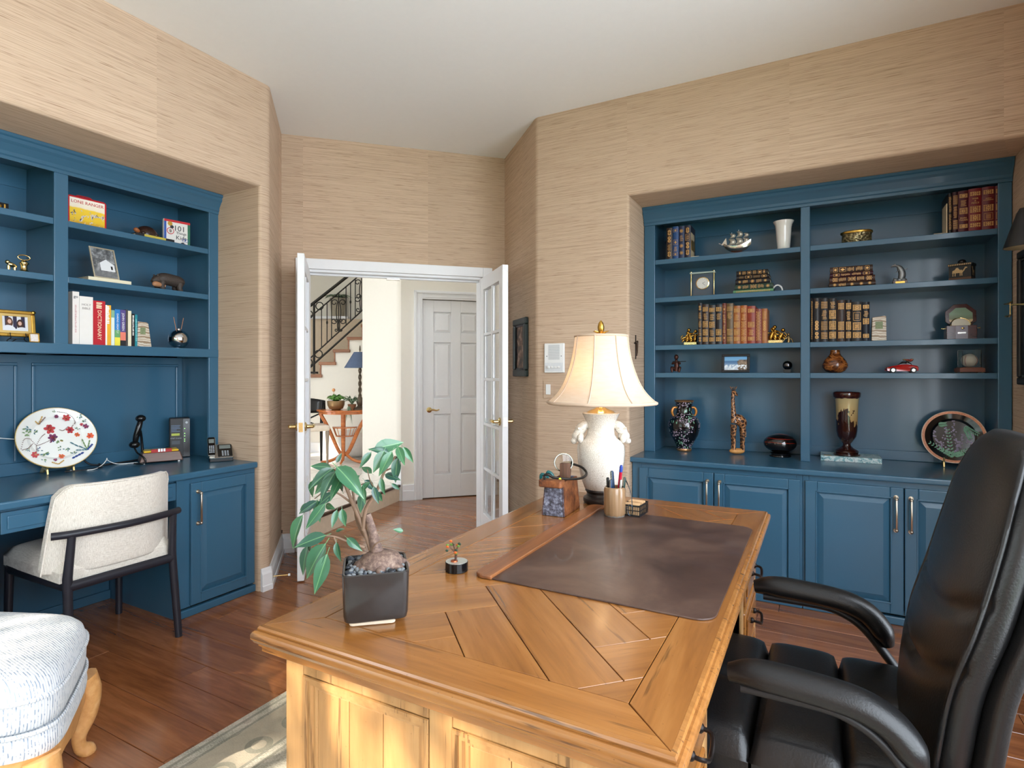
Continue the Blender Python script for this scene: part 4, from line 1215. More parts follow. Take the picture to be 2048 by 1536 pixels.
over = [(lerp_tab(FXT, 1.125) + .016 + .020 * (1 - (q / 10 - 1) ** 2), hwt * (1 - q / 10), 1.125 + .034 * (1 - abs(q / 10 - 1) ** 2.5)) for q in range(1, 20)]
MB().tube(side + over + [(a_, -b_, c_) for a_, b_, c_ in side[::-1]], .0055, 6).build('piping', M_LEATHER, ec, smooth=60)
# seat: three puffed channels
def puff(x0, x1, y0, y1, z0, z1, nx=14, ny=18, k=.5):
    """pillow-like block"""
    b = MB()
    def e(t): return (1 - abs(2 * t - 1) ** 4) ** k
    top = lambda u, v: (x0 + (x1 - x0) * u, y0 + (y1 - y0) * v, z0 + (z1 - z0) * (.42 + .58 * e(u) * e(v)))
    bot = lambda u, v: (x0 + (x1 - x0) * u, y0 + (y1 - y0) * (1 - v), z0)
    b.grid(top, nx, ny); b.grid(bot, nx, ny)
    for (pa, pb) in (((0, 0), (1, 0)), ((1, 0), (1, 1)), ((1, 1), (0, 1)), ((0, 1), (0, 0))):
        n = 16
        t = [top(pa[0] + (pb[0] - pa[0]) * i / n, pa[1] + (pb[1] - pa[1]) * i / n) for i in range(n + 1)]
        for i in range(n):
            b.quad((t[i][0], t[i][1], z0), (t[i + 1][0], t[i + 1][1], z0), t[i + 1], t[i])
    return b
for x0, x1 in ((-.33, -.132), (-.138, .052), (.046, .235)):
    for y0, y1 in ((-.272, -.002), (-.004, .272)):
        puff(x0, x1, y0, y1, .385, .502, k=.22).build('seat_cushion', M_LEATHER, ec, smooth=60, weld=True)
MB().box(-.335, .25, -.275, .275, .34, .43).build('seat_base', M_LEATHER, ec, bevel=.03, seg=4, smooth=60)
for s in (-1, 1):
    y = s * .288
    path = spline([(-.175, y, .634), (-.12, y, .644), (0, y, .640), (.075, y, .630), (.125, y, .606), (.158, y, .566), (.172, y, .530)], 5)
    n = len(path)
    rs = [.041 * min(1, .62 + 2.0 * i / n, .55 + 2.6 * (n - 1 - i) / n) for i in range(n)]
    MB().tube(path, rs, 16, flat=.74, up=(0, 0, 1)).build('arm_pad', M_LEATHER, ec, smooth=50)
    fr_ = spline([(-.15, y, .612), (0, y, .612), (.06, y, .600), (.11, y, .57), (.16, y, .51), (.215, y, .43), (.235, y, .37), (.22, y * .9, .345)], 5)
    MB().tube(fr_, .021, 12, flat=.6, up=(0, 0, 1)).build('arm_frame', M_BLACKM, ec, smooth=50)
MB().lathe([(.028, .10), (.028, .36), (.05, .36)], 16).build('gas_lift', M_BLACKM, ec, smooth=40)
for k in range(5):
    a = 2 * PI * k / 5 + .3
    c, s = math.cos(a), math.sin(a)
    MB().tube([(0, 0, .105), (c * .16, s * .16, .095), (c * .31, s * .31, .075)], [.034, .028, .020], 10, flat=.7).build('base_leg', M_BLACKM, ec, smooth=50)
    MB().tube([(c * .31 - s * .02, s * .31 + c * .02, .036), (c * .31 + s * .02, s * .31 - c * .02, .036)], .027, 14).build('caster', M_BLACK, ec, smooth=40)

# ------------------------------------------------------------------ upholstered desk chair at the left (faces -X)
g = NG('linen_cream')
v = g.co('Object')
lw = g.math('ADD', g.noise(g.map(v, (40, 900, 60)), 1, 2), g.noise(g.map(v, (900, 40, 700)), 1, 2))
lc = g.ramp(g.math('MULTIPLY', lw, .5), [(.38, srgb(196, 186, 172)), (.5, srgb(222, 213, 200)), (.62, srgb(236, 229, 218))])
g.bump(lw, .25, .001)
M_LINEN = g.set(color=lc, rough=.9, sheen=.3)
M_TUBE = plain('blackened_wood', (34, 34, 42), .38, noise=.12, nscale=25)
dc = thing('desk_chair', 'cream linen upholstered chair with round black legs at the blue desk', 'chair', (-3.085, 1.455, 0), 0)
# back: curved shell wrapping round, x=+ is the rear
def shell(u, v, off):
    # u across -1..1, v height
    z = .425 + .39 * v
    half = (.268 - .03 * v)
    flare = 1.0
    low = max(0.0, (.26 - v) / .26)
    y = u * half * (1 - .0 * low)
    wrap = .11 * abs(u) ** 3.2 + .0
    x = .245 + .055 * v - wrap + off
    if abs(u) > .80:
        cut = (abs(u) - .80) / .20
        z = z - .05 * cut * cut * v * v + .06 * cut * cut * (1 - v) ** 2 * 0
    return (x, y, z)
b = MB()
nu, nv = 26, 12
outer = [[shell(2 * i / nu - 1, j / nv, .020) for i in range(nu + 1)] for j in range(nv + 1)]
inner = [[shell(2 * i / nu - 1, j / nv, -.030) for i in range(nu + 1)] for j in range(nv + 1)]
vs = [p for r in outer for p in r] + [p for r in inner for p in r]
O = lambda i, j: j * (nu + 1) + i
I = lambda i, j: (nv + 1) * (nu + 1) + j * (nu + 1) + i
fs = []
for j in range(nv):
    for i in range(nu):
        fs.append((O(i, j), O(i + 1, j), O(i + 1, j + 1), O(i, j + 1))); fs.append((I(i, j), I(i, j + 1), I(i + 1, j + 1), I(i + 1, j)))
for i in range(nu):
    fs.append((O(i, nv), O(i + 1, nv), I(i + 1, nv), I(i, nv))); fs.append((O(i + 1, 0), O(i, 0), I(i, 0), I(i + 1, 0)))
for j in range(nv):
    fs.append((O(0, j), O(0, j + 1), I(0, j + 1), I(0, j))); fs.append((O(nu, j + 1), O(nu, j), I(nu, j), I(nu, j + 1)))
b.add(vs, fs)
bk = b.build('backrest', M_LINEN, dc, smooth=60, bevel=.012, seg=3)
pipe = [Vector(shell(2 * i / nu - 1, 1, .026)) for i in range(nu + 1)]
pipe = [Vector(shell(-1, j / nv, .020)) for j in range(nv)] + pipe + [Vector(shell(1, 1 - j / nv, .020)) for j in range(1, nv + 1)]
MB().tube([p + Vector((-.006, 0, -.002)) for p in pipe], .004, 6).build('piping', M_LINEN, bk, smooth=60)
puff(-.27, .25, -.243, .243, .40, .505, 18, 18, .22).build('seat', M_LINEN, dc, smooth=60, weld=True)
MB().tube(spline([(.262, -.278, .612), (.295, -.20, .612), (.322, 0, .612), (.295, .19, .612), (.270, .255, .612)], 6), .0165, 14).build('back_rail', M_TUBE, dc, smooth=40)
for s in (-1, 1):
    MB().tube([(.292, s * .215, .605), (.270, s * .222, .42), (.31, s * .232, 0)], [.0155, .0185, .0165], 14).build('leg', M_TUBE, dc, smooth=40)
    MB().tube([(-.23, s * .235, .40), (-.24, s * .24, 0)], [.018, .0155], 14).build('leg', M_TUBE, dc, smooth=40)
    MB().tube([(-.24, s * .235, .385), (.275, s * .222, .385)], .0165, 10, flat=1.3).build('seat_rail', M_TUBE, dc, smooth=40)
MB().tube([(.275, -.222, .385), (.275, .222, .385)], .0165, 10, flat=1.3).build('seat_rail', M_TUBE, dc, smooth=40)
MB().tube([(-.235, -.235, .385), (-.235, .235, .385)], .0165, 10, flat=1.3).build('seat_rail', M_TUBE, dc, smooth=40)

# ------------------------------------------------------------------ footstool in the left foreground
g = NG('basket_weave')
v = g.co('Object')
wx = g.wave(g.map(v, (1, 1, 1)), 46, .5, 'BANDS', 'Y', 1)
wy = g.wave(g.map(v, (1, 1, 1)), 34, 1.2, 'BANDS', 'X', 1)
d1 = g.math('GREATER_THAN', wx, .5)
dash = g.math('MULTIPLY', g.math('LESS_THAN', wx, .22), g.math('GREATER_THAN', g.noise(g.map(v, (55, 160, 60)), 1, 2), .53))
cc = g.mix(d1, srgb(192, 197, 204), srgb(210, 213, 216))
cc = g.mix(g.math('MULTIPLY', dash, .75), cc, srgb(92, 116, 144))
g.bump(g.math('ADD', wx, g.math('MULTIPLY', wy, .4)), .35, .002)
M_WEAVE = g.set(color=cc, rough=.9, sheen=.2)
M_MAPLE = wood('maple', [(.3, srgb(190, 132, 74)), (.55, srgb(214, 160, 100)), (.8, srgb(228, 184, 130))], 'x', 1.0, .35, .2, randomise=False)
A, B_, C_, D_ = Vector((-2.195, 1.04)), Vector((-1.785, .752)), Vector((-2.71, .82)), Vector((-2.27, .35))
cen = (A + B_ + C_ + D_) / 4
fs_ = thing('footstool', 'white and blue woven fabric footstool with carved maple frame', 'footstool', (cen.x, cen.y, 0))
def SQ(u, v, p=1.0):            # u,v in -1..1 -> plan point inside the rounded trapezoid
    a = ((1 - u) / 2) * ((1 + v) / 2); b_ = ((1 + u) / 2) * ((1 + v) / 2)
    q = C_ * ((1 - u) / 2 * (1 + v) / 2) + A * ((1 + u) / 2 * (1 + v) / 2) + D_ * ((1 - u) / 2 * (1 - v) / 2) + B_ * ((1 + u) / 2 * (1 - v) / 2)
    return q - cen
def plan_ring(scale, z, n=48, p=5.0, wob=0.0):
    out = []
    for (x, y) in superell(1, 1, n, p):
        q = SQ(x * scale, y * scale)
        out.append((q.x, q.y, z + wob * (abs(x) ** 3 + abs(y) ** 3)))
    return out
secs = [plan_ring(s, z, wob=w_) for s, z, w_ in ((.94, .335, 0), (.985, .345, 0), (1.0, .37, 0), (1.005, .405, 0), (1.0, .435, 0), (.970, .460, 0), (.91, .474, 0), (.78, .484, 0), (.6, .490, 0), (.35, .493, 0), (.12, .494, 0))]
loft(secs).build('cushion', M_WEAVE, fs_, smooth=60)
secs = [plan_ring(s, z) for s, z in ((.95, .265), (1.0, .27), (1.012, .29), (1.0, .325), (.97, .336))]
loft(secs).build('seat_deck', M_WEAVE, fs_, smooth=60)
for z, s in ((.336, 1.004), (.425, 1.012)):
    MB().tube(plan_ring(s, z), .006, 6, closed=True).build('piping', M_WEAVE, fs_, smooth=60)
# scalloped apron
ap0, ap1 = plan_ring(.985, .27, 96), plan_ring(.985, .27, 96)
def drop(k, n=96):
    x, y = superell(1, 1, n, 5.0)[k]
    m_ = min(1.0, max(abs(x), abs(y)) and (min(abs(x), abs(y))))
    return .055 + .075 * m_ ** 4 + .012 * math.cos(6 * m_)
b = MB(); n = 96
out_t, out_b = plan_ring(.992, .272, n), plan_ring(.985, 0, n)
in_t, in_b = plan_ring(.93, .272, n), plan_ring(.93, 0, n)
vs = []
for k in range(n):
    zz = .272 - drop(k)
    vs += [out_t[k], (out_b[k][0], out_b[k][1], zz), (in_b[k][0], in_b[k][1], zz), in_t[k]]
fs = []
for k in range(n):
    k2 = (k + 1) % n
    for a_ in range(4):
        c_ = (a_ + 1) % 4
        fs.append((k * 4 + a_, k * 4 + c_, k2 * 4 + c_, k2 * 4 + a_))
b.add(vs, fs).build('apron', M_MAPLE, fs_, smooth=40)
for u, v_ in ((1, 1), (1, -1), (-1, 1), (-1, -1)):
    q, q2 = SQ(u * .88, v_ * .88), SQ(u * .93, v_ * .93)
    dv = (q2 - q).normalized()
    pts = [(q.x + dv.x * o_, q.y + dv.y * o_, z) for o_, z in ((.0, .265), (.018, .20), (.012, .13), (-.010, .07), (-.006, .03), (.012, .012), (.014, .0))]
    MB().tube(spline(pts, 4), [.042, .041, .040, .039, .036, .034, .032, .031, .029, .027, .025, .023, .022, .021, .020, .020, .021, .022, .023, .024, .025, .025, .025, .024, .023], 12).build('cabriole_leg', M_MAPLE, fs_, smooth=50)
    MB().lathe([(.012, .0), (.012, .004)], 12, (q.x + dv.x * .014, q.y + dv.y * .014, 0)).build('glide', M_NICKEL, fs_)
# ------------------------------------------------------------------ things on the big desk
DT = DZ + .0008
# table lamp
lm = thing('table_lamp', 'lit crackle-glaze ceramic lamp with cream bell shade on the desk', 'lamp', (-.796, 2.253, DT))
M_EBON = plain('ebonised_base', (40, 32, 28), .3, noise=.1)
MB().lathe([(.070, 0), (.074, .010), (.072, .022), (.060, .030), (.058, .040), (.066, .052), (.064, .058), (.05, .058)], 32).build('base', M_EBON, lm, smooth=35)
g = NG('crackle_glaze')
v = g.co('Object')
cr = g.voro(v, 150, 'DISTANCE_TO_EDGE')
cz = g.ramp(cr, [(.0, srgb(182, 168, 150)), (.06, srgb(216, 208, 196)), (.25, srgb(226, 219, 208))])
cz = g.mix(g.math('MULTIPLY', g.noise(v, 5, 3), .35), cz, srgb(204, 196, 184))
M_CRACK = g.set(color=cz, rough=.14, coat=.6)
body = MB().lathe([(.055, .050), (.068, .062), (.080, .095), (.090, .135), (.096, .175), (.0985, .215), (.096, .238), (.084, .256), (.066, .268), (.057, .282), (.055, .305), (.060, .335), (.074, .362), (.078, .370), (.072, .373), (.02, .372)], 40).build('ceramic_body', M_CRACK, lm, smooth=45)
for sgn in (-1, 1):
    h = MB(); a = math.radians(28 + 0) if sgn > 0 else math.radians(208)
    dx, dy = math.cos(a), math.sin(a)
    P = lambda r, z: (dx * r, dy * r, z)
    h.tube(spline([P(0.0494, 0.3180), P(0.0684, 0.3190), P(0.0874, 0.2980), P(0.1026, 0.2680), P(0.1064, 0.2550)], 4), [.012, .015, .018, .020, .021, .022, .022, .022, .021, .020, .019, .018, .017, .016, .015, .014, .013], 12)
    h.ball(P(0.0950, 0.2750), (.026, .024, .022), 12, 8); h.ball(P(0.1121, 0.2550), (.014, .014, .013), 10, 6)
    tx, ty = -dy, dx
    for q in (-1, 1):
        h.ball((dx * .088 + tx * .024 * q, dy * .088 + ty * .024 * q, .268), (.014, .014, .02), 10, 6)
        h.tube([(dx * .085 + tx * .012 * q, dy * .085 + ty * .012 * q, .303), (dx * .10 + tx * .026 * q, dy * .10 + ty * .026 * q, .311)], [.008, .004], 8)
    h.build('elephant_handle', M_CRACK, lm, smooth=55)
MB().lathe([(.060, .372), (.050, .380), (.024, .390), (.015, .400), (.018, .405), (.014, .416), (.016, .422), (.012, .43), (.012, .44)], 20).build('brass_neck', M_BRASS, lm, smooth=40)
# harp + socket
MB().tube([(.0, -.045 * math.sin(PI * i / 12) * 0 + .05 * math.cos(PI * i / 12), .44 + .235 * math.sin(PI * i / 12)) for i in range(13)], .002, 6).build('harp', M_BRASS, lm, smooth=40)
MB().lathe([(.016, .43), (.018, .47)], 14).build('socket', M_BRASS, lm, smooth=40)
MB().ball((0, 0, .525), (.030, .030, .042), 16, 10).build('bulb', plain('lamp_bulb', (255, 236, 200), .4, noise=0, emit=(255, 214, 160), estr=15), lm, smooth=60)
# bell shade: eight panels
m, N_, L_, bs = new_mat('shade_silk')
tc = N_.new('ShaderNodeTexCoord'); nz = N_.new('ShaderNodeTexNoise'); nz.inputs['Scale'].default_value = 1
mp = N_.new('ShaderNodeMapping'); mp.inputs['Scale'].default_value = (25, 25, 160); L_.new(tc.outputs['Object'], mp.inputs['Vector']); L_.new(mp.outputs['Vector'], nz.inputs['Vector'])
rmp = N_.new('ShaderNodeValToRGB'); rmp.color_ramp.elements[0].color = srgb(238, 214, 188); rmp.color_ramp.elements[1].color = srgb(250, 236, 218); L_.new(nz.outputs['Fac'], rmp.inputs['Fac'])
tr = N_.new('ShaderNodeBsdfTranslucent'); df = N_.new('ShaderNodeBsdfDiffuse'); ms = N_.new('ShaderNodeMixShader'); ms.inputs[0].default_value = .5
L_.new(rmp.outputs['Color'], tr.inputs['Color']); L_.new(rmp.outputs['Color'], df.inputs['Color'])
L_.new(df.outputs[0], ms.inputs[1]); L_.new(tr.outputs[0], ms.inputs[2]); L_.new(ms.outputs[0], N_['Material Output'].inputs['Surface'])
M_SHADE = m
SH = [(.109, .689), (.112, .66), (.118, .62), (.128, .575), (.143, .53), (.163, .485), (.190, .447), (.226, .414)]
sp = spline([(r, 0, z) for r, z in SH], 3)
def shade_r(i, a):
    r = sp[i].x; seg = 2 * PI / 8; q = (a % seg) / seg
    return r * (1 - .035 * math.sin(PI * q) * (sp[i].x / .24))
nA = 64; A0 = .12
vs = [(shade_r(i, 2 * PI * k / nA) * math.cos(2 * PI * k / nA + A0), shade_r(i, 2 * PI * k / nA) * math.sin(2 * PI * k / nA + A0), sp[i].z) for i in range(len(sp)) for k in range(nA)]
fs = [(i * nA + k, (i + 1) * nA + k, (i + 1) * nA + (k + 1) % nA, i * nA + (k + 1) % nA) for i in range(len(sp) - 1) for k in range(nA)]
sd = MB().add(vs, fs).build('shade', M_SHADE, lm, smooth=60)
M_TRIM = plain('shade_trim', (196, 172, 150), .8, noise=.05)
for k in range(8):
    a = 2 * PI * k / 8
    MB().tube([((p.x + .0012) * math.cos(a + A0), (p.x + .0012) * math.sin(a + A0), p.z) for p in sp], .0028, 5).build('shade_rib', M_TRIM, sd, smooth=60)
for i, r_ in ((0, .0045), (len(sp) - 1, .007)):
    MB().tube([(shade_r(i, 2 * PI * k / nA) * math.cos(2 * PI * k / nA + A0), shade_r(i, 2 * PI * k / nA) * math.sin(2 * PI * k / nA + A0), sp[i].z) for k in range(nA)], r_, 6, closed=True).build('shade_trim', M_TRIM, sd, smooth=60)
MB().tube([(-.108, 0, .676), (.108, 0, .676)], .0018, 5).tube([(0, -.108, .676), (0, .108, .676)], .0018, 5).build('spider', M_BRASS, lm)
fi = MB().lathe([(.008, .674), (.010, .690), (.006, .70), (.013, .714), (.014, .728), (.010, .744), (.002, .754)], 14)
for k in range(6):
    a = PI * k / 3
    fi.tube([(.004 * math.cos(a), .004 * math.sin(a), .694), (.020 * math.cos(a), .020 * math.sin(a), .706), (.034 * math.cos(a), .034 * math.sin(a), .710)], [.005, .009, .003], 6, flat=.4)
fi.build('finial', M_GOLD, lm, smooth=50)

# old charcoal iron used as a holder
g = NG('rusted_iron')
v = g.co('Object')
rc = g.ramp(g.noise(v, 22, 5, .7), [(.3, srgb(60, 34, 22)), (.5, srgb(122, 70, 38)), (.68, srgb(156, 98, 56))])
g.bump(g.noise(v, 60, 4, .7), .6, .003)
M_RUST = g.set(color=rc, rough=.6, metal=.25)
g = NG('pitted_blue_steel')
v = g.co('Object')
rc = g.ramp(g.noise(v, 55, 5, .75), [(.36, srgb(40, 36, 36)), (.5, srgb(96, 96, 112)), (.64, srgb(158, 164, 184))])
g.bump(g.noise(v, 80, 4, .7), .8, .003)
M_PIT = g.set(color=rc, rough=.5, metal=.4)
ir = thing('iron_box', 'rusty tapered antique iron box with hooked bail handle on the desk', 'box', (-.882, 2.04, DT), math.radians(3))
# tapered box, open top. local y = length into the desk, x = width
def taper(x0, x1, X0, X1, y0, y1, Y0, Y1, z0, z1):
    return [(x0, y0, z0), (x1, y0, z0), (x1, y1, z0), (x0, y1, z0), (X0, Y0, z1), (X1, Y0, z1), (X1, Y1, z1), (X0, Y1, z1)]
TF = [(3, 2, 1, 0), (4, 5, 6, 7), (0, 1, 5, 4), (1, 2, 6, 5), (2, 3, 7, 6), (3, 0, 4, 7)]
W0, W1_, L0, L1 = .046, .036, .092, .084
MB().add(taper(-W0, -W0 + .007, -W1_, -W1_ + .007, -L0, L0, -L1, L1, 0, .125), TF).build('side_plate', M_RUST, ir, bevel=.002)
MB().add(taper(W0 - .007, W0, W1_ - .007, W1_, -L0, L0, -L1, L1, 0, .125), TF).build('side_plate', M_RUST, ir, bevel=.002)
MB().add(taper(-W0, W0, -W1_, W1_, -L0, -L0 + .007, -L1, -L1 + .007, 0, .125), TF).build('end_plate', M_PIT, ir, bevel=.002)
MB().add(taper(-W0, W0, -W1_, W1_, L0 - .007, L0, L1 - .007, L1, 0, .125), TF).build('end_plate', M_PIT, ir, bevel=.002)
MB().box(-W0 + .004, W0 - .004, -L0 + .004, L0 - .004, 0, .006).build('bottom', M_RUST, ir)
MB().prism(rrect(-.050, .042, -.116, -.070, .010), .110, .137).build('spout_block', M_RUST, ir, bevel=.004)
MB().tube(spline([(-.028, -.100, .137), (-.030, -.102, .152), (-.016, -.100, .156), (0, -.085, .145), (.040, -.040, .134), (.075, .02, .130), (.078, .075, .140), (.050, .100, .158), (.015, .100, .168), (.004, .094, .172), (.010, .090, .180)], 5), .0048, 8).build('bail_handle', M_IRON, ir, smooth=50)
MB().tube([(.0, .088, .10), (.0, .10, .165)], .006, 8).build('hinge_post', M_IRON, ir)
def loose(name, label, cat, b, mat, loc, rot=(0, 0, 0), smooth=45, bevel=0):
    o = b.build(name, mat, smooth=smooth, bevel=bevel); o.location = loc; o.rotation_euler = rot
    return tag(o, label, cat)
IX, IY = -.882, 2.04
mg = thing('magnifying_glass', 'round magnifying lens standing up behind wooden block in iron box', 'magnifier', (IX - .012, IY + .05, DT + .010), 0, rot=(0, 0, .5))
MB().tube([(.036 * math.cos(PI * k / 16), 0, .170 + .036 * math.sin(PI * k / 16)) for k in range(32)], .0028, 6, closed=True).build('rim', M_SILVER, mg, smooth=50)
MB().lathe([(.002, -.004), (.02, -.003), (.034, 0), (.02, .003), (.002, .004)], 24).xf(Matrix.Translation((0, 0, .170)) @ Matrix.Rotation(PI / 2, 4, 'X')).build('lens', M_GLASS, mg, smooth=60)
MB().tube([(0, 0, .0), (0, 0, .134)], .006, 8).build('handle', M_BLACKM, mg, smooth=40)
loose('wooden_block', 'tall weathered wooden block standing in the rusty iron box', 'block', MB().box(-.019, .019, -.013, .013, 0, .175), wood('dark_block', [(.3, srgb(60, 38, 28)), (.55, srgb(98, 66, 48)), (.8, srgb(128, 92, 70))], 'z', 1.5, .6, 0, randomise=False), (IX + .006, IY + .024, DT + .0075), (0, 0, .1), 30, .002)
sc = thing('scissors', 'scissors with two dark teal loop handles in the iron box', 'scissors', (IX - .004, IY - .020, DT + .02), 0, rot=(0, math.radians(-22), .3))
for s in (-1, 1):
    MB().tube([(s * .013 + .011 * math.cos(2 * PI * k / 16), 0, .112 + .026 * math.sin(2 * PI * k / 16)) for k in range(16)], .0065, 8, closed=True, flat=1.0).build('handle', plain('teal_plastic', (14, 82, 84), .3, noise=.05), sc, smooth=60)
MB().box(-.006, .006, -.002, .002, 0, .09).build('blades', M_SILVER, sc)
def pen(label, loc, lean, az, l, r, mat, tip=None, cap=None, name='pen', cat='pen', cf=.72):
    o = thing(name, label, cat, loc, 0, rot=(lean * math.cos(az), lean * math.sin(az), 0))
    MB().lathe([(r * .35, 0), (r, .012), (r, l * cf)], 10).build('barrel', mat, o, smooth=40)
    MB().lathe([(r * 1.02, l * cf), (r * 1.0, l * .96), (r * .6, l)], 10).build('cap', cap or mat, o, smooth=40)
    if tip: MB().box(-.0015, .0015, -r - .003, -r, l * .76, l * .99).build('clip', tip, o)
    return o
MY = plain('lime_plastic', (206, 214, 50), .35, noise=0)
pen('lime yellow highlighter standing in the iron box', (IX + .012, IY - .042, DT + .007), .22, .4, .138, .0065, MY, None, MY, 'highlighter', 'highlighter')
pen('gold pen with steel cap in front of teal scissors', (IX - .016, IY - .050, DT + .007), .1, 2, .128, .006, M_GOLD, None, M_SILVER, 'metal_pen', 'pen')
pen('steel capped pen beside lime highlighter in iron box', (IX - .002, IY - .056, DT + .007), .05, 1, .122, .006, M_SILVER, None, M_BRASS, 'metal_pen', 'pen')

# pen cup
g = NG('tan_glaze')
v = g.co('Object')
tcv = g.ramp(g.noise(g.map(v, (60, 60, 3)), 1, 3), [(.3, srgb(128, 98, 68)), (.55, srgb(148, 116, 84)), (.75, srgb(164, 132, 98))])
M_TAN = g.set(color=tcv, rough=.22, coat=.4)
cup = thing('pen_cup', 'tan glazed ceramic pen cup on the leather pad', 'cup', (-.672, 2.055, DT + .0042))
PR = []
for r, z in ((.036, 0), (.0385, .006), (.041, .012), (.0415, .095), (.039, .106), (.034, .108), (.033, .100), (.033, .008), (.001, .008)): PR.append((r, z))
MB().lathe(PR, 12, cap0=True).build('vessel', M_TAN, cup, smooth=50)
MB().lathe([(.0365, -.0002), (.0375, .005), (.0372, .005)], 24, cap1=False).build('foot', plain('grey_foot', (110, 104, 96), .6), cup, smooth=50)
CX_, CY_, CZ_ = -.672, 2.055, DT + .0042 + .009
NAVY = plain('navy_plastic', (22, 52, 84), .25, noise=0); RED = plain('red_plastic', (176, 20, 50), .3, noise=0); RBLUE = plain('royal_blue_plastic', (30, 60, 150), .3, noise=0)
pen('thick navy blue pen standing in the ceramic cup', (CX_ + .002, CY_ - .004, CZ_), .08, 4.6, .158, .0072, NAVY, M_SILVER)
pen('red pen with blue top leaning in the ceramic cup', (CX_ + .006, CY_ + .008, CZ_), .16, .9, .185, .0062, RED, None, RBLUE, cf=.86)
pen('silver and black pen at left inside the ceramic cup', (CX_ - .018, CY_ - .008, CZ_), .07, 4.2, .132, .006, M_SILVER, M_BLACK, M_BLACK)
pen('pale grey pen near the front of the ceramic cup', (CX_ - .008, CY_ - .018, CZ_), .05, .2, .128, .006, plain('pale_plastic', (190, 206, 214), .3), M_SILVER, NAVY)
pen('chrome ball pen at right inside the ceramic cup', (CX_ + .017, CY_ - .010, CZ_), .10, 1.2, .130, .005, M_SILVER, M_SILVER, M_SILVER)
pen('dark green pen at back right inside the ceramic cup', (CX_ + .022, CY_ + .004, CZ_), .12, 1.4, .138, .0055, plain('dark_green_plastic', (26, 54, 48), .3), M_SILVER)

# reading glasses hung on the basket rim, wire basket with note slips
bkx, bky = -.612, 2.118
bk_ = thing('wire_basket', 'small black pierced metal basket of paper slips beside pen cup', 'basket', (bkx, bky, DT + .0042), math.radians(-4))
b = MB()
for x0, x1, y0, y1 in ((-.034, .034, -.048, -.046), (-.034, .034, .046, .048), (-.034, -.032, -.048, .048), (.032, .034, -.048, .048)):
    for z0, z1 in ((0, .006), (.020, .023), (.036, .042)):
        b.box(x0, x1, y0, y1, z0, z1)
for k in range(9):
    x = -.034 + k * .0083
    for y in (-.048, .046): b.box(x, x + .0016, y, y + .002, 0, .042)
for k in range(12):
    y = -.048 + k * .0086
    for x in (-.034, .032): b.box(x, x + .002, y, y + .0016, 0, .042)
b.box(-.033, .033, -.047, .047, 0, .002)
b.build('mesh_frame', M_BLACKM, bk_)
rg = random.Random(3)
for k in range(6):
    o = MB().box(-.028, .028, -.004, .004, 0, .040 + rg.uniform(-.003, .004)).build('paper_slip', plain('kraft_slip', (214, 176, 132), .8, noise=.1), bk_)
    o.location = (rg.uniform(-.003, .003), -.036 + k * .0145, .003); o.rotation_euler = (rg.uniform(-.15, .15), 0, rg.uniform(-.1, .1))
gl = thing('eyeglasses', 'thin metal eyeglasses hanging upright beside the pen cup', 'eyeglasses', (-.628, 2.062, DT + .0046), math.radians(10))
M_FRAME = plain('blue_steel_wire', (126, 146, 166), .2, 1, noise=0)
for s in (-1, 1):
    MB().tube([(.012 * s + .009 * math.cos(2 * PI * k / 18), .0, .024 + .0205 * math.sin(2 * PI * k / 18)) for k in range(18)], .0013, 6, closed=True).build('lens_rim', M_FRAME, gl, smooth=50)
    MB().lathe([(.0085, 0), (.0085, .001)], 18).xf(Matrix.Translation((.012 * s, .0005, .024)) @ Matrix.Rotation(PI / 2, 4, 'X') @ Matrix.Diagonal((1, 2.3, 1, 1))).build('lens', M_GLASS, gl)
    MB().tube(spline([(.0205 * s - .0, 0, .030), (.016 * s, .004, .08), (.008 * s - .004, .006, .115), (.002 * s - .008, .004, .135)], 4), [.0016] * 9 + [.0024] * 4, 6).build('temple_arm', M_FRAME, gl, smooth=50)
MB().tube([(-.004, 0, .030), (0, 0, .034), (.004, 0, .030)], .0012, 6).build('bridge', M_FRAME, gl)

# ------------------------------------------------------------------ ficus in a square pot
PTX, PTY = -.861, .962
st = MB().prism(rrect(-.048, .048, -.036, .036, .008), 0, .0135).build('stone_slab', plain('cream_stone', (222, 206, 182), .5, noise=.08), bevel=.003)
st.location, st.rotation_euler = (PTX, PTY - .008, DT), (0, 0, math.radians(40))
tag(st, 'small cream stone slab under the square plant pot', 'slab')
fc = thing('ficus_bonsai', 'ficus bonsai with swollen trunk in black square ceramic pot', 'plant', (PTX, PTY, DT + .0140), math.radians(43))
M_POT = plain('black_glazed_pot', (40, 37, 36), .22, noise=.08, nscale=60, coat=.3)
HW = .069
b = MB()
outer = [(rrect(-HW * s, HW * s, -HW * s, HW * s, .014), z) for s, z in ((.84, 0), (.93, .004), (.965, .016), (1.0, .098), (1.0, .102), (.975, .104), (.93, .103), (.90, .090), (.86, .05))]
secs = [[(p[0], p[1], z) for p in poly] for poly, z in outer]
loft(secs).build('pot', M_POT, fc, smooth=40)
rg = random.Random(11)
pb = MB()
pebs = [MB(), MB(), MB()]
for k in range(330):
    x, y = rg.uniform(-.060, .060), rg.uniform(-.060, .060)
    r = rg.uniform(.0032, .0062)
    pebs[k % 3 if k % 11 else 2].ball((x, y, .0955 + rg.uniform(0, .008)), (r * rg.uniform(.9, 1.3), r, r * .8), 7, 5)
for q, m_ in zip(pebs, (plain('slate_pebble', (58, 66, 76), .45, noise=.2, nscale=50), plain('dark_pebble', (34, 38, 44), .45, noise=.2), plain('grey_pebble', (108, 112, 114), .5, noise=.2))):
    o = q.build('gravel', m_, fc, smooth=60); o['kind'] = 'stuff'
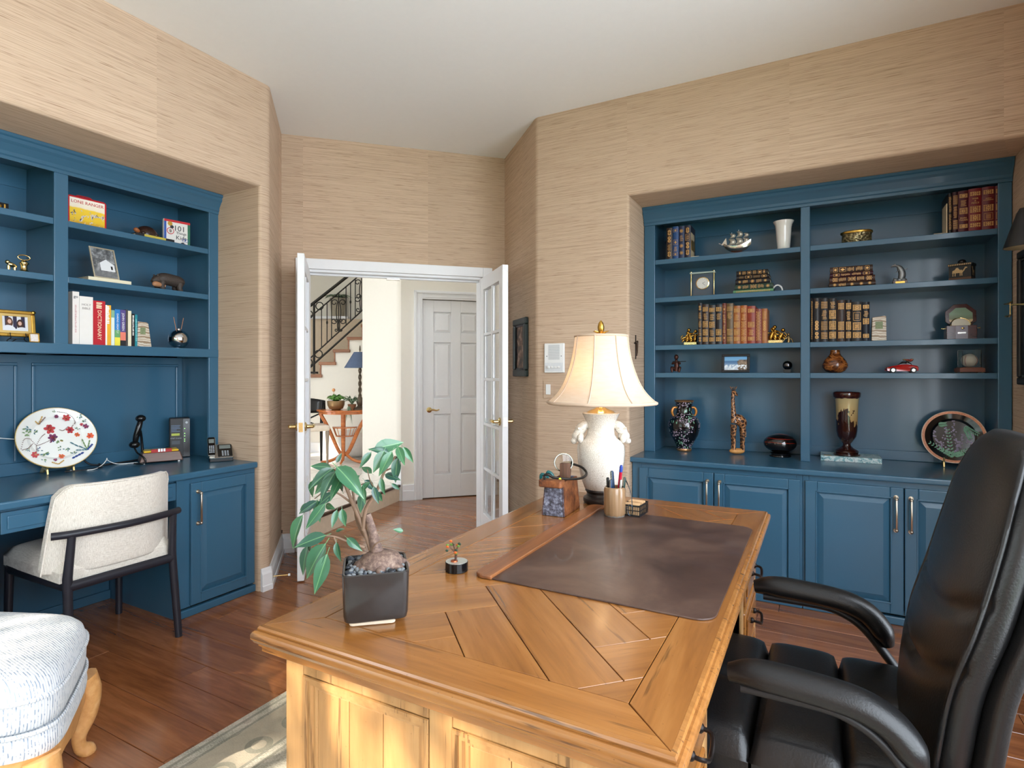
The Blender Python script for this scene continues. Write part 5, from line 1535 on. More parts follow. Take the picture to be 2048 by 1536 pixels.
MB().box(-.06, .06, -.06, .06, .06, .094).build('soil', plain('dark_soil', (30, 28, 28), .9), fc)
g = NG('ficus_bark')
v = g.co('Object')
bcv = g.ramp(g.noise(v, 70, 5, .75), [(.3, srgb(62, 48, 44)), (.5, srgb(104, 82, 72)), (.7, srgb(146, 124, 108))])
g.bump(g.noise(v, 120, 4, .7), .5, .003)
M_BARK = g.set(color=bcv, rough=.75)
# work in an un-rotated frame for the plant (undo the pot's turn)
R0 = Matrix.Rotation(-math.radians(43) + TH, 4, 'Z')    # x = right in view, y = away
def bk3(p): return R0 @ Vector(p)
trunk = MB()
tp = [(.010, .0, .082), (.008, 0, .105), (.004, 0, .125), (.0, 0, .142), (-.004, 0, .160), (-.010, 0, .185), (-.018, 0, .212)]
trunk.tube([bk3(p) for p in spline(tp, 3)], [.046, .042, .034, .026, .020, .0165, .0150, .0142, .0135, .013, .0125, .0118, .011, .0104, .0098, .0092, .0086, .0082, .0078], 16)
trunk.ball(bk3((.012, .0, .104)), (.050, .044, .030), 18, 10)
trunk.ball(bk3((-.020, -.012, .098)), (.026, .024, .020), 14, 8)
for k in range(7):
    a = k * .9 + .4
    trunk.tube([bk3((.012 + .03 * math.cos(a), .025 * math.sin(a), .104)), bk3((.012 + .052 * math.cos(a), .046 * math.sin(a), .097)), bk3((.012 + .062 * math.cos(a), .056 * math.sin(a), .090))], [.016, .011, .006], 8)
trunk.build('trunk', M_BARK, fc, smooth=60)
S = .00110            # metres per photo pixel at the plant
def PX(px, py, dy=0.0): return bk3(((px - 747) * S, dy, (1226 - py) * S))
M_TWIG = plain('ficus_twig', (116, 92, 74), .7, noise=.15, nscale=80)
branches = [
    ([(738, 1105), (722, 1060), (702, 1010), (685, 965), (668, 940)], .006, [0, .0, -.005, -.01, -.012]),
    ([(735, 1095), (708, 1055), (698, 1000), (690, 950)], .0045, [.01, .015, .02, .02]),
    ([(722, 1065), (730, 1020), (752, 985), (768, 945), (790, 915)], .005, [0, -.008, -.012, -.015, -.015]),
    ([(727, 1097), (700, 1085), (672, 1070), (640, 1068)], .0035, [-.01, -.02, -.03, -.035]),
    ([(743, 1100), (755, 1085), (785, 1075), (802, 1062)], .0018, [-.01, -.02, -.02, -.02]),
    ([(700, 1012), (675, 990), (650, 985), (628, 1000)], .0025, [0, -.01, -.01, -.01]),
    ([(752, 985), (735, 970), (728, 945)], .002, [-.01, .01, .01]),
    ([(690, 985), (715, 975), (735, 965)], .002, [0, -.01, -.02]),
    ([(768, 945), (790, 935), (800, 925)], .002, [-.01, -.01, -.01]),
    ([(672, 1070), (678, 1085), (682, 1100)], .0018, [-.03, -.035, -.035])]
for pts, r, ys in branches:
    p3 = spline([PX(p[0], p[1], y) for p, y in zip(pts, ys)], 4)
    n = len(p3)
    MB().tube(p3, [r * (1 - .6 * i / n) for i in range(n)], 7).build('branch', M_TWIG, fc, smooth=60)
# leaf mesh: length 1 along +x, folded slightly and curling down
def leaf_mesh(fold, curl):
    b = MB(); n = 7; vs = []
    for i in range(n + 1):
        t = i / n
        w_ = .40 * (math.sin(PI * min(1, t * 1.02) ** .85) ** .9) * (1 - .35 * t) * .62 + .002
        z = -curl * t * t
        vs += [(t, -w_, z - fold * w_ * -1), (t, -w_ * .5, z + fold * w_ * .4), (t, 0, z - fold * .0), (t, w_ * .5, z + fold * w_ * .4), (t, w_, z + fold * w_)]
    fs = [(i * 5 + k, (i + 1) * 5 + k, (i + 1) * 5 + k + 1, i * 5 + k + 1) for i in range(n) for k in range(4)]
    b.add(vs, fs)
    b.tube([(-.16, 0, .01), (0, 0, 0)], .010, 5)
    return b
g = NG('ficus_leaf')
gm = g.N.new('ShaderNodeNewGeometry')
lr = g.rand()
lcol = g.mix(lr, srgb(24, 64, 56), srgb(48, 98, 62))
lcol = g.mix(gm.outputs['Backfacing'], lcol, srgb(98, 138, 84))
rib = g.math('LESS_THAN', g.math('ABSOLUTE', g.sep(g.co('Object'))[1]), .012)
lcol = g.mix(g.math('MULTIPLY', rib, .6), lcol, srgb(104, 146, 96))
M_LEAF = g.set(color=lcol, rough=.32, coat=.25)
g.b.inputs['Subsurface Weight'].default_value = 0
lt = [leaf_mesh(.25, .16).build('leaf', M_LEAF, fc, smooth=60), leaf_mesh(.45, .30).build('leaf', M_LEAF, fc, smooth=60)]
leaves = [  # base px, tip px, depth offset at base / tip
    (664, 936, 628, 932, -.02, -.03), (668, 938, 630, 965, -.02, -.05), (672, 942, 632, 985, .0, -.02), (676, 942, 650, 985, -.03, -.06), (690, 950, 668, 992, -.03, -.05), (680, 932, 736, 972, -.04, -.07),
    (668, 930, 676, 912, .0, .01), (684, 965, 662, 1000, .0, .03), (668, 985, 640, 1010, -.02, -.03),
    (745, 905, 728, 928, -.03, -.05), (748, 900, 800, 888, -.02, .0), (778, 908, 748, 895, -.02, -.04), (770, 902, 755, 938, -.03, -.05), (788, 902, 768, 942, -.04, -.06), (795, 895, 812, 922, -.02, -.05), (802, 898, 822, 928, .0, .0), (795, 915, 780, 948, .0, .02), (797, 915, 792, 960, -.03, -.04),
    (770, 950, 800, 955, -.02, -.04), (765, 955, 770, 985, -.03, -.04), (752, 970, 762, 1000, -.04, -.05), (740, 965, 720, 985, -.02, -.03), (730, 975, 735, 1000, -.03, -.05), (742, 990, 755, 1015, .02, .03), (775, 975, 790, 990, .02, .03),
    (735, 955, 712, 940, .02, .03), (708, 960, 690, 975, .03, .02), (720, 968, 740, 990, .02, .03), (727, 985, 722, 1022, -.02, -.03),
    (640, 1000, 606, 1022, -.03, -.04), (636, 1000, 642, 1040, -.02, -.03), (655, 1005, 625, 1048, -.03, -.05), (650, 1012, 670, 1015, -.01, -.03), (612, 970, 606, 1005, .03, .03), (605, 1015, 588, 1030, .02, .02), (608, 1030, 585, 1085, -.02, -.04), (678, 1018, 674, 1045, -.03, -.05), (685, 1018, 692, 1048, -.02, -.03),
    (660, 1065, 608, 1078, -.04, -.06), (622, 1075, 618, 1105, -.02, -.02), (620, 1088, 610, 1140, -.03, -.04), (662, 1078, 626, 1135, -.05, -.07), (668, 1095, 650, 1162, -.06, -.08), (680, 1078, 686, 1112, -.04, -.05), (676, 1060, 692, 1052, -.03, -.04), (700, 1070, 728, 1090, -.04, -.05), (806, 1062, 790, 1056, -.02, -.03)]
rg = random.Random(4)
for k, (x0, y0, x1, y1, d0, d1) in enumerate(leaves):
    a, c = PX(x0, y0, d0), PX(x1, y1, d1)
    t = (c - a); l = t.length * 1.08; t.normalize()
    view = R0 @ Vector((rg.uniform(-.5, .5), -1, rg.uniform(.2, .9)))    # upper side leans towards light
    zax = (view - t * view.dot(t)).normalized(); yax = zax.cross(t)
    M = Matrix((t, yax, zax)).transposed().to_4x4(); M.translation = a
    M = M @ Matrix.Diagonal((l, l * rg.uniform(.82, 1.1), l, 1))
    if k < 2: o = lt[k]
    else:
        o = lt[k % 2].copy(); COL.objects.link(o); o.parent = fc
    o.matrix_local = M
# tiny wire tree on a black drum
tr_ = thing('wire_tree', 'tiny coloured metal tree on a black drum base beside pad', 'figurine', (-.868, 1.292, DT), 0)
MB().lathe([(.030, 0), (.031, .001), (.031, .024), (.030, .025)], 28).build('drum_base', M_BLACK, tr_, smooth=40)
MB().lathe([(.0295, .0251), (.0295, .0258)], 28).build('steel_disc', plain('brushed_disc', (206, 210, 204), .3, .7), tr_)
MB().lathe([(.010, .0258), (.009, .029), (.002, .030)], 14, (-.004, -.006, 0)).build('copper_mound', plain('copper', (160, 84, 52), .35, .8), tr_, smooth=50)
rg = random.Random(8)
for k in range(5):
    a = k * 1.3; s = .006 + .003 * k
    MB().tube(spline([(0, -.006, .026), (.001 * k, -.006, .045), (s * math.cos(a), s * math.sin(a) - .006, .065), (s * 1.6 * math.cos(a), s * 1.6 * math.sin(a) - .006, .078 - .003 * k)], 3), [.0026, .0024, .0022, .002, .0018, .0016, .0014, .0012, .001, .001], 6).build('branch', plain('brown_wire', (84, 58, 48), .4, .5), tr_, smooth=50)
    for j in range(3):
        c = (s * 1.5 * math.cos(a) + rg.uniform(-.006, .006), s * 1.5 * math.sin(a) - .006 + rg.uniform(-.004, .004), .074 - .003 * k + rg.uniform(-.008, .008))
        MB().ball(c, (.005, .002, .0035), 7, 5).build('leaf', (plain('enamel_orange', (206, 96, 40), .4), plain('enamel_green', (96, 140, 60), .4), plain('enamel_dark', (40, 66, 52), .4))[(k + j) % 3], tr_, smooth=60)
# ------------------------------------------------------------------ books
def leather(name, rgb, rough=.42):
    return plain(name, rgb, rough, noise=.14, nscale=70, bump=.15)
def gilt_shapes(kind, w, z0, z1, y, rg):
    """flat gilt tooling on a spine (spine faces -y), returns MB"""
    b = MB(); t = .0006
    h = z1 - z0; a = w * .36; zc = (z0 + z1) / 2
    def rect(x0, x1, e, f): b.box(x0, x1, y - t, y, e, f)
    def fr(x0, x1, e, f, k): rect(x0, x1, e, e + k); rect(x0, x1, f - k, f); rect(x0, x0 + k, e, f); rect(x1 - k, x1, e, f)
    def dia(cx, cz, rx, rz): b.add([(cx - rx, y - t, cz), (cx, y - t, cz - rz), (cx + rx, y - t, cz), (cx, y - t, cz + rz)], [(0, 1, 2, 3)])
    def disc(cx, cz, r, hole=.55, n=10):
        vs = [(cx + q * math.cos(2 * PI * k / n), y - t, cz + q * math.sin(2 * PI * k / n)) for q in (r, r * hole) for k in range(n)]
        b.add(vs, [(k, (k + 1) % n, n + (k + 1) % n, n + k) for k in range(n)])
    if kind == 'rings':
        n = max(2, round(h / (a * 1.5)))
        for i in range(n): disc(0, z0 + h * (i + .5) / n, a * .75)
        for i in range(n): dia(0, z0 + h * (i + .5) / n, a * .25, a * .25)
    elif kind == 'diamonds':
        n = max(2, round(h / (a * 1.4)))
        for i in range(n): (dia(0, z0 + h * (i + .5) / n, a * .38, h / n * .22), disc(0, z0 + h * (i + .5) / n, a * .85, .82, 4))
        for i in range(n + 1):
            for s in (-1, 1): dia(s * a * .8, min(z1 - .002, max(z0 + .002, z0 + h * i / n)), a * .22, a * .28)
    elif kind == 'grid':
        k = 4; n = max(3, round(h / (2 * a / k))); 
        for i in range(n):
            for j in range(k): rect(-a + 2 * a * j / k + .0012, -a + 2 * a * (j + 1) / k - .0012, z0 + h * i / n + .0013, z0 + h * (i + 1) / n - .0013)
    elif kind == 'star':
        for k in range(8):
            q = PI * k / 8; c, s = math.cos(q), math.sin(q); r = min(a, h / 2) * .95; wd = r * .055
            b.add([(-c * r - s * wd, y - t, zc - s * r + c * wd), (-c * r + s * wd, y - t, zc - s * r - c * wd), (c * r + s * wd, y - t, zc + s * r - c * wd), (c * r - s * wd, y - t, zc + s * r + c * wd)], [(0, 1, 2, 3)])
    elif kind == 'stamp':
        k = 5; cw = 2 * a * 1.08 / k; n = max(2, round(h * .9 / cw)); ch_ = h * .9 / n
        for i in range(n):
            for j in range(k): dia(-a * 1.08 + cw * (j + .5), z0 + h * .05 + ch_ * (i + .5), cw * .47, ch_ * .47)
        disc(0, zc, min(a, h / 2) * .5, .6, 8)
        fr(-a * 1.12, a * 1.12, z0 + h * .02, z1 - h * .02, .0009)
    elif kind == 'frame':
        fr(-a, a, z0, z1, .0012); dia(0, zc, a * .6, min(h * .35, a)); 
    elif kind == 'lines':
        n = max(2, int(h / .006))
        for i in range(n): rect(-a * rg.uniform(.5, .95), a * rg.uniform(.5, .95), z0 + h * i / n, z0 + h * i / n + .0022)
    elif kind == 'bars':
        n = max(3, int(h / .005))
        for i in range(n): rect(-a * 1.15, a * 1.15, z0 + h * i / n, z0 + h * i / n + .0016)
    elif kind == 'plate':
        fr(-a, a, z0, z1, .0014)
        for i in range(4): rect(-a * .55, a * .55, z0 + h * (.22 + .17 * i), z0 + h * (.22 + .17 * i) + .002)
    return b
GM = {}
def book(label, w, h, d, cov, loc, rotz=0.0, lean=0.0, style=None, bands=0, group=None, title=None, tmat=None, tsize=None, vertical=True, flat=False, seed=0, page=M_CREAM, extra=None, tz=None, round_spine=True, gilt=None, marks=None):
    """upright book, spine towards local -Y, stands on z=0; flat=True lays it on its side"""
    rot = (0, lean, rotz)
    if flat: rot = (0, PI / 2, rotz)
    o = bpy.data.objects.new('book', None); COL.objects.link(o); o.empty_display_size = .05
    o.location = loc
    if flat:
        o.rotation_mode = 'XYZ'
        M = Matrix.Rotation(rotz, 4, 'Z') @ Matrix.Rotation(PI / 2, 4, 'Y')
        o.rotation_euler = M.to_euler()
    else:
        o.rotation_euler = (0, lean, rotz)
    tag(o, label, 'book', group)
    t = .003
    b = MB()
    b.box(-w / 2, -w / 2 + t, 0, d, 0, h); b.box(w / 2 - t, w / 2, 0, d, 0, h)
    if round_spine:
        n = 6; pr = [(-w / 2 + w * i / n, -.007 * math.sin(PI * i / n)) for i in range(n + 1)]
        b.prism(pr + [(w / 2, .003), (-w / 2, .003)], 0, h)
    else: b.box(-w / 2, w / 2, -.002, .003, 0, h)
    b.build('cover', cov, o, smooth=35)
    MB().box(-w / 2 + t, w / 2 - t, .003, d - .004, .004, h - .004).build('pages', page, o)
    y = -.0072 if round_spine else -.0021
    if style:
        rg = random.Random(seed)
        if bands:
            rb = MB(); zs = [h * (i + 1) / (bands + 1) for i in range(bands)]
            for z in zs:
                n = 6; pr = [(-w / 2 - .0003 + (w + .0006) * i / n, -.007 * math.sin(PI * i / n) - .002) for i in range(n + 1)]
                rb.prism(pr + [(w / 2, 0), (-w / 2, 0)], z - .0022, z + .0022)
            rb.build('raised_bands', cov, o)
        segs = [0.012] + [h * (i + 1) / (bands + 1) for i in range(bands)] + [h - .012]
        ge = MB()
        for i in range(len(segs) - 1):
            k = style[i % len(style)]
            if k is None: continue
            gs = gilt_shapes(k, w, segs[i] + .005, segs[i + 1] - .005, y - .0002, rg)
            ge.add(gs.v, gs.f)
        if ge.v: ge.build('gilt_tooling', gilt or M_GILT, o)
    if title:
        for s, z, sz, ver in (title if isinstance(title, list) else [(title, tz or h * .5, tsize or w * .55, vertical)]):
            if ver: text('title', s, sz, tmat or M_GILT, o, (0, y - .0012, z), (PI / 2, PI / 2, 0))
            else: text('title', s, sz, tmat or M_GILT, o, (0, y - .0012, z), (PI / 2, 0, 0))
    if marks:
        m_, k0, k1, wd = marks; rg = random.Random(seed + 5); z = k0; pm = MB()
        while z < k1:
            l_ = rg.uniform(.003, .008); pm.box(-wd, wd * rg.uniform(.2, 1), y - .0012, y - .0006, z, z + l_); z += l_ + rg.uniform(.0012, .003)
        pm.build('spine_print', m_, o)
    if extra:
        for (x0, x1, z0, z1, m_) in extra:
            MB().box(x0, x1, y - .0006, y, z0, z1).build('cover_print', m_, o)
    return o
GR = random.Random(77)
SY = 3.815                      # spine line on the far shelves
def row(x, zs, items, y=SY, gap=.0012, rotz=0.0, d=.16):
    """items: (label, width, height, cover, style, bands, kwargs)"""
    for it in items:
        lab, w, h, cov, sty, bands = it[:6]; kw = it[6] if len(it) > 6 else {}
        if rotz == 0: loc = (x + w / 2, y, zs)
        else: loc = (y, x + w / 2, zs)
        book(lab, w, h, kw.pop('d', d), cov, loc, rotz, style=sty, bands=bands, seed=int(x * 1000), **kw)
        x += w + gap
    return x
NAVYL, INK, MAR, TANL, DKB, GRN = leather('navy_leather', (30, 42, 74)), leather('ink_leather', (26, 24, 28)), leather('maroon_leather', (92, 16, 26)), leather('tan_leather', (150, 88, 42)), leather('dark_brown_leather', (52, 34, 26)), leather('green_leather', (36, 58, 48))
ROYAL = leather('royal_blue_leather', (24, 66, 118)); RUST = leather('rust_leather', (136, 52, 34)); RBR = leather('red_brown_leather', (104, 46, 36)); ROSE = leather('rose_brown_leather', (130, 62, 52))
Gt = 'gilt books on the far bookcase'
Z1, Z2, Z3, Z4, ZC = 2.0505, 1.7965, 1.4795, 1.2965, .7705
# top shelf, left bay
row(-.890, Z1, [('dark brown gilt-ringed book, first of four on top shelf', .038, .205, DKB, ['rings', 'lines', 'rings', 'rings'], 3),
                ('bright royal blue book with square gilt frames on top shelf', .038, .210, ROYAL, ['frame', 'lines', 'frame', None, 'frame'], 4),
                ('navy book with purple-toned gilt stars on the top shelf', .036, .208, NAVYL, ['star', 'star', 'lines', 'star'], 3),
                ('dark navy book with round gilt medallions against the bookend', .038, .208, leather('deep_navy_leather', (30, 28, 46)), ['rings', 'rings', 'plate', 'rings'], 3)], gap=.002, d=.15)
def bookend_L(label, x, y, z, w, h, dx):
    o = thing('bookend', label, 'bookend', (x, y, z))
    MB().box(0, .004, 0, .12, 0, h).build('upright', plain('cream_metal', (226, 206, 168), .4, noise=.05), o, bevel=.001)
    MB().box(0, dx, 0, .12, 0, .003).build('foot', MATS['cream_metal'], o)
    for k in range(4): MB().ball((.007, .02 + k * .026, h * .5), (.003, .012, h * .22), 8, 6).build('gilt_relief', M_GOLD, o, smooth=60)
    return o
bookend_L('cream and gilt bookend holding the blue books on top shelf', -.738, SY, Z1 + .0003, .02, .165, .055)
# top shelf, right bay
x = row(.612, Z1, [('thin black book with a gilt edge beside the maroon volumes', .018, .212, INK, ['lines', 'lines'], 1),
               ('slim dark maroon book with vertical gilt lettering', .024, .216, leather('plum_leather', (50, 20, 34)), ['bars', 'lines', 'bars'], 2),
               ('maroon book with MARK TWAIN on its spine, top shelf', .042, .217, leather('wine_leather', (78, 16, 30)), ['stamp', None, 'stamp', 'lines', 'stamp'], 4, dict(title=[('MARK\nTWAIN', .065, .011, False)])),
               ('red maroon book with WAR & PEACE on its spine', .054, .222, leather('crimson_leather', (110, 18, 28)), ['stamp', 'stamp', 'stamp', None, 'stamp'], 4, dict(title=[('WAR\n&\nPEACE', .156, .0115, False)])),
               ('deep maroon book with framed ANNA KARENINA title panel', .052, .223, MAR, ['stamp', 'plate', 'stamp', None, 'stamp'], 4, dict(title=[('ANNA\nKARENINA', .157, .0085, False)])),
               ('last maroon book on the top shelf, against right bookcase side', .030, .222, leather('oxblood_leather', (84, 14, 26)), ['stamp', 'plate', 'stamp', 'plate', 'stamp'], 4)], gap=.0015, d=.17, y=SY)
bookend_L('cream bookend plate beside the maroon books on top shelf', .606, SY, Z1 + .0003, .02, .16, -.055)
# third shelf, left bay: eleven
row(-.688, Z3, [('tall thin black book, first in the long gilt row', .026, .268, INK, ['rings', 'lines', 'lines', 'lines', 'rings'], 4),
                ('dark brown book with four gilt flower stamps in long row', .038, .258, DKB, ['stamp', 'stamp', 'stamp', 'lines', 'stamp'], 4),
                ('blackish brown book with pale square stamps in long row', .040, .250, leather('umber_leather', (44, 36, 30)), ['stamp', 'lines', 'stamp', 'lines', 'stamp'], 4),
                ('black book with three bright gilt sunbursts in long row', .040, .253, INK, ['stamp', 'stamp', None, 'lines', 'stamp'], 4),
                ('narrow red-brown book with vertical gilt lettering in long row', .024, .258, RBR, ['frame', 'lines', 'lines', 'frame'], 3),
                ('olive brown book with wide gilt bands in long row', .040, .255, leather('olive_leather', (96, 74, 44)), ['bars', 'bars', None, 'lines', 'bars'], 4),
                ('light tan book with gilt medallions, first of the tan pair', .040, .238, TANL, ['stamp', 'stamp', 'stamp', 'lines', 'stamp'], 4),
                ('light tan book with gilt diamonds, second of the tan pair', .038, .238, leather('caramel_leather', (156, 84, 36)), ['diamonds', 'diamonds', 'diamonds', 'lines', 'diamonds'], 4),
                ('orange-red book with round gilt medallions in long row', .046, .232, RUST, ['stamp', 'lines', 'stamp', None, 'stamp'], 4),
                ('rose brown book covered in gilt diamond lattice', .036, .212, ROSE, ['diamonds'], 0),
                ('pale gilt-patterned book closing the long row, by bookend', .030, .212, leather('gilded_tan_leather', (158, 98, 60)), ['grid', 'rings', 'grid'], 2)], d=.16)
# third shelf, right bay: eight dark books
row(-.042, Z3, [('thin black book pressed against the centre post, third shelf', .012, .262, INK, ['lines'], 0),
                ('black book with gilt clover rings on right third shelf', .036, .258, INK, ['rings', 'rings', None, 'lines', 'rings'], 3),
                ('black book wrapped in horizontal gilt bars, third shelf', .040, .255, INK, ['bars', 'bars', 'lines', 'bars'], 3),
                ('black book with dense gilt scrolls on right third shelf', .042, .252, leather('soot_leather', (24, 20, 20)), ['stamp', 'stamp', 'stamp', 'lines', 'stamp'], 3),
                ('dark brown book with gilt lattice squares on third shelf', .042, .240, DKB, ['grid', 'grid', None, 'grid'], 3),
                ('narrow black book with small gilt squares on third shelf', .030, .238, INK, ['stamp', 'stamp', 'lines', 'stamp'], 3),
                ('black book with framed gilt title plate on third shelf', .050, .226, INK, ['stamp', 'stamp', 'plate', 'stamp'], 3),
                ('black book beside the marble bookend on third shelf', .036, .222, leather('blue_black_leather', (22, 26, 38)), ['stamp', None, 'stamp', 'lines', 'stamp'], 4)], d=.16)
def lying(x, z, y, items, rotz=0.0):
    for lab, th, l, cov, sty, bands, dx in items:
        book(lab, th, l, .14, cov, (x + dx, y, z + th / 2), rotz, style=sty, bands=bands, flat=True, seed=int(th * 9999))
        z += th + .0006
lying(-.476, Z2, SY + .02, [('green lying book at the bottom of the left stack', .020, .232, leather('fern_leather', (96, 142, 104)), ['lines'], 0, 0),
                     ('dark green lying book, second from bottom of left stack', .034, .220, GRN, ['star', 'lines', 'diamonds', 'lines', 'star'], 4, .008),
                     ('black lying book in the middle of the left stack', .032, .200, INK, ['star', 'lines', 'star', 'lines', 'star'], 4, .012),
                     ('black lying book with gilt squares, second from top of left stack', .022, .190, INK, ['grid', 'frame', 'grid', 'frame'], 3, .018),
                     ('black lying book on top of the left stack', .030, .182, leather('jet_leather', (22, 20, 22)), ['frame', 'grid', 'frame', 'grid', 'frame'], 5, .018)])
lying(.052, Z2, SY + .01, [('brown lying book at the bottom of the right stack', .026, .232, DKB, ['star', 'lines', 'star', 'star'], 4, 0),
                     ('brown lying book with bright gilt diamonds in right stack', .032, .226, leather('chestnut_leather', (58, 32, 26)), ['diamonds', 'lines', 'diamonds', 'lines', 'diamonds'], 4, .003),
                     ('thin maroon lying book, second from top of right stack', .022, .214, leather('burgundy_leather', (56, 18, 32)), ['frame', 'lines', 'lines', 'frame'], 3, .006),
                     ('brown lying book with square stamps on top of right stack', .036, .212, DKB, ['frame', 'frame', 'lines', 'lines', 'frame'], 4, .006)])
rb = MB().tube([(.028 * math.cos(PI * k / 10), 0, .002 + .040 * math.sin(PI * k / 10)) for k in range(11)], .005, 8).build('ribbon_loop', plain('white_enamel', (222, 222, 222), .4), smooth=50)
rb.location = (-.226, SY + .08, Z2 + .0035); tag(rb, 'white curved loop peeking out behind the left book stack', 'ornament')

# ------------------------------------------------------------------ ornaments on the far bookcase
SYc = 3.90
# silver ship
o = thing('model_ship', 'silver model sailing ship on a small wooden stand', 'model ship', (-.468, SYc, Z1))
MB().box(-.040, .040, -.018, .018, 0, .016).build('stand', wood('ship_stand', [(.3, srgb(80, 40, 30)), (.6, srgb(112, 62, 50)), (.8, srgb(130, 80, 64))], 'x', 2, .4, .2, randomise=False), o, bevel=.002)
secs = []
for i in range(15):
    t = i / 14; xx = -.075 + .165 * t
    hw = .020 * math.sin(PI * min(1, .12 + .86 * t)) ** .6 + .001
    top = .052 + .030 * (2 * t - 1) ** 2 + .016 * t; bot = .020 + .045 * abs(2 * t - 1) ** 2.6
    secs.append([(xx, -hw, top), (xx, -hw * .9, (top + bot) / 2), (xx, 0, bot), (xx, hw * .9, (top + bot) / 2), (xx, hw, top)])
loft(secs).build('hull', M_SILVER, o, smooth=50)
for mx_, mh in ((-.030, .150), (.012, .165), (.050, .135)):
    MB().tube([(mx_, 0, .05), (mx_ + .004, 0, mh)], .0016, 6).build('mast', M_SILVER, o, smooth=50)
def sail(x0, z0, w_, h_, bil, name='sail'):
    s_ = MB().grid(lambda u, v: (x0 + w_ * (u - .5) * (1 - .15 * v) + .010 * math.sin(PI * v), -bil * math.sin(PI * u) * math.sin(PI * (v * .8 + .1)) - .004, z0 + h_ * v), 8, 6).build(name, plain('pewter_sail', (206, 200, 188), .3, .6, noise=.1, nscale=50), o, smooth=60)
    s_.modifiers.new('thick', 'SOLIDIFY').thickness = .0012
for q in ((-.028, .068, .040, .040, .014), (-.026, .112, .032, .030, .012), (.014, .066, .042, .045, .016), (.017, .116, .034, .036, .013), (.054, .072, .036, .036, .014), (.056, .112, .028, .026, .010)): sail(*q)
MB().add([(-.090, 0, .075), (-.055, -.004, .072), (-.060, -.006, .118), (-.090, .002, .075)][:3], [(0, 1, 2)]).build('jib', MATS['pewter_sail'], o).modifiers.new('thick', 'SOLIDIFY').thickness = .0015
MB().tube([(-.065, 0, .070), (-.105, 0, .088)], .0018, 6).build('bowsprit', M_SILVER, o)
# white vase
o = MB().lathe([(.034, 0), (.036, .004), (.042, .09), (.045, .14), (.049, .160), (.058, .176), (.059, .180), (.056, .180), (.044, .155), (.038, .08), (.030, .010), (.001, .010)], 36).build('white_vase', plain('white_porcelain', (224, 220, 214), .15, noise=.02, coat=.5), smooth=50)
o.location = (-.192, SYc - .01, Z1 + .0003); tag(o, 'tall white porcelain vase with flared rim on top shelf', 'vase')
# oval bronze box
g = NG('embossed_bronze'); v = g.co('Object')
hh = g.voro(g.map(v, (1, 1, 1.3)), 75, 'SMOOTH_F1')
g.bump(hh, 1.0, .006); M_EMB = g.set(color=g.ramp(hh, [(.1, srgb(56, 50, 38)), (.4, srgb(118, 106, 78)), (.7, srgb(168, 152, 112))]), metal=.7, rough=.35)
o = thing('oval_box', 'embossed bronze oval trinket box on top shelf', 'box', (.195, SYc, Z1))
MB().lathe([(.073, .008), (.077, .012), (.075, .055), (.077, .062), (.080, .064), (.080, .072), (.074, .078), (.02, .080)], 40, sx=1, sy=.62).build('body', M_EMB, o, smooth=40)
MB().lathe([(.0785, .062), (.0825, .0635), (.0825, .073), (.0785, .0745)], 60, sx=1, sy=.62, cap0=False, cap1=False).build('lid_rim', M_GOLD, o, smooth=40)
for k in range(4):
    a = PI / 4 + k * PI / 2
    MB().ball((.056 * math.cos(a), .034 * math.sin(a), .005), .0055, 8, 6).build('foot', M_GOLD, o, smooth=60)
# glass desk clock
o = thing('glass_clock', 'brass and glass carriage clock with round silver dial', 'clock', (-.672, SYc - .01, Z2))
for z in (.0, .152): MB().box(-.080, .080, -.022, .022, z, z + .010).build('plate', M_GLASS if z == 0 else plain('pale_glass', (196, 214, 206), .1, trans=.4), o, bevel=.002)
for sx in (-1, 1):
    MB().lathe([(.006, 0), (.006, .006), (.0042, .010), (.0042, .148), (.007, .152), (.007, .166), (.003, .170)], 12, (sx * .072, -.012, 0)).build('pillar', M_BRASS, o, smooth=40)
MB().box(-.062, .062, -.004, .004, .012, .150).build('glass_pane', M_GLASS, o)
MB().lathe([(.040, 0), (.042, .003), (.042, .008), (.037, .010), (.036, .008)], 36, cap1=False).xf(Matrix.Translation((0, -.004, .088)) @ Matrix.Rotation(PI / 2, 4, 'X')).build('bezel', M_BRASS, o, smooth=40)
MB().lathe([(.037, 0), (.037, .0075)], 36).xf(Matrix.Translation((0, -.004, .088)) @ Matrix.Rotation(PI / 2, 4, 'X')).build('dial', plain('silver_dial', (206, 204, 198), .35, 0, noise=.03), o)
for k in range(12):
    a = 2 * PI * k / 12
    MB().cbox((.030 * math.sin(a), -.0119, .088 + .030 * math.cos(a)), (.002, .0006, .002)).build('hour_mark', M_BLACKM, o)
for l, a in ((.018, 1.1), (.026, 2.3)):
    MB().tube([(0, -.0122, .088), (l * math.sin(a), -.0122, .088 + l * math.cos(a))], .0008, 5).build('hand', M_BLACKM, o)
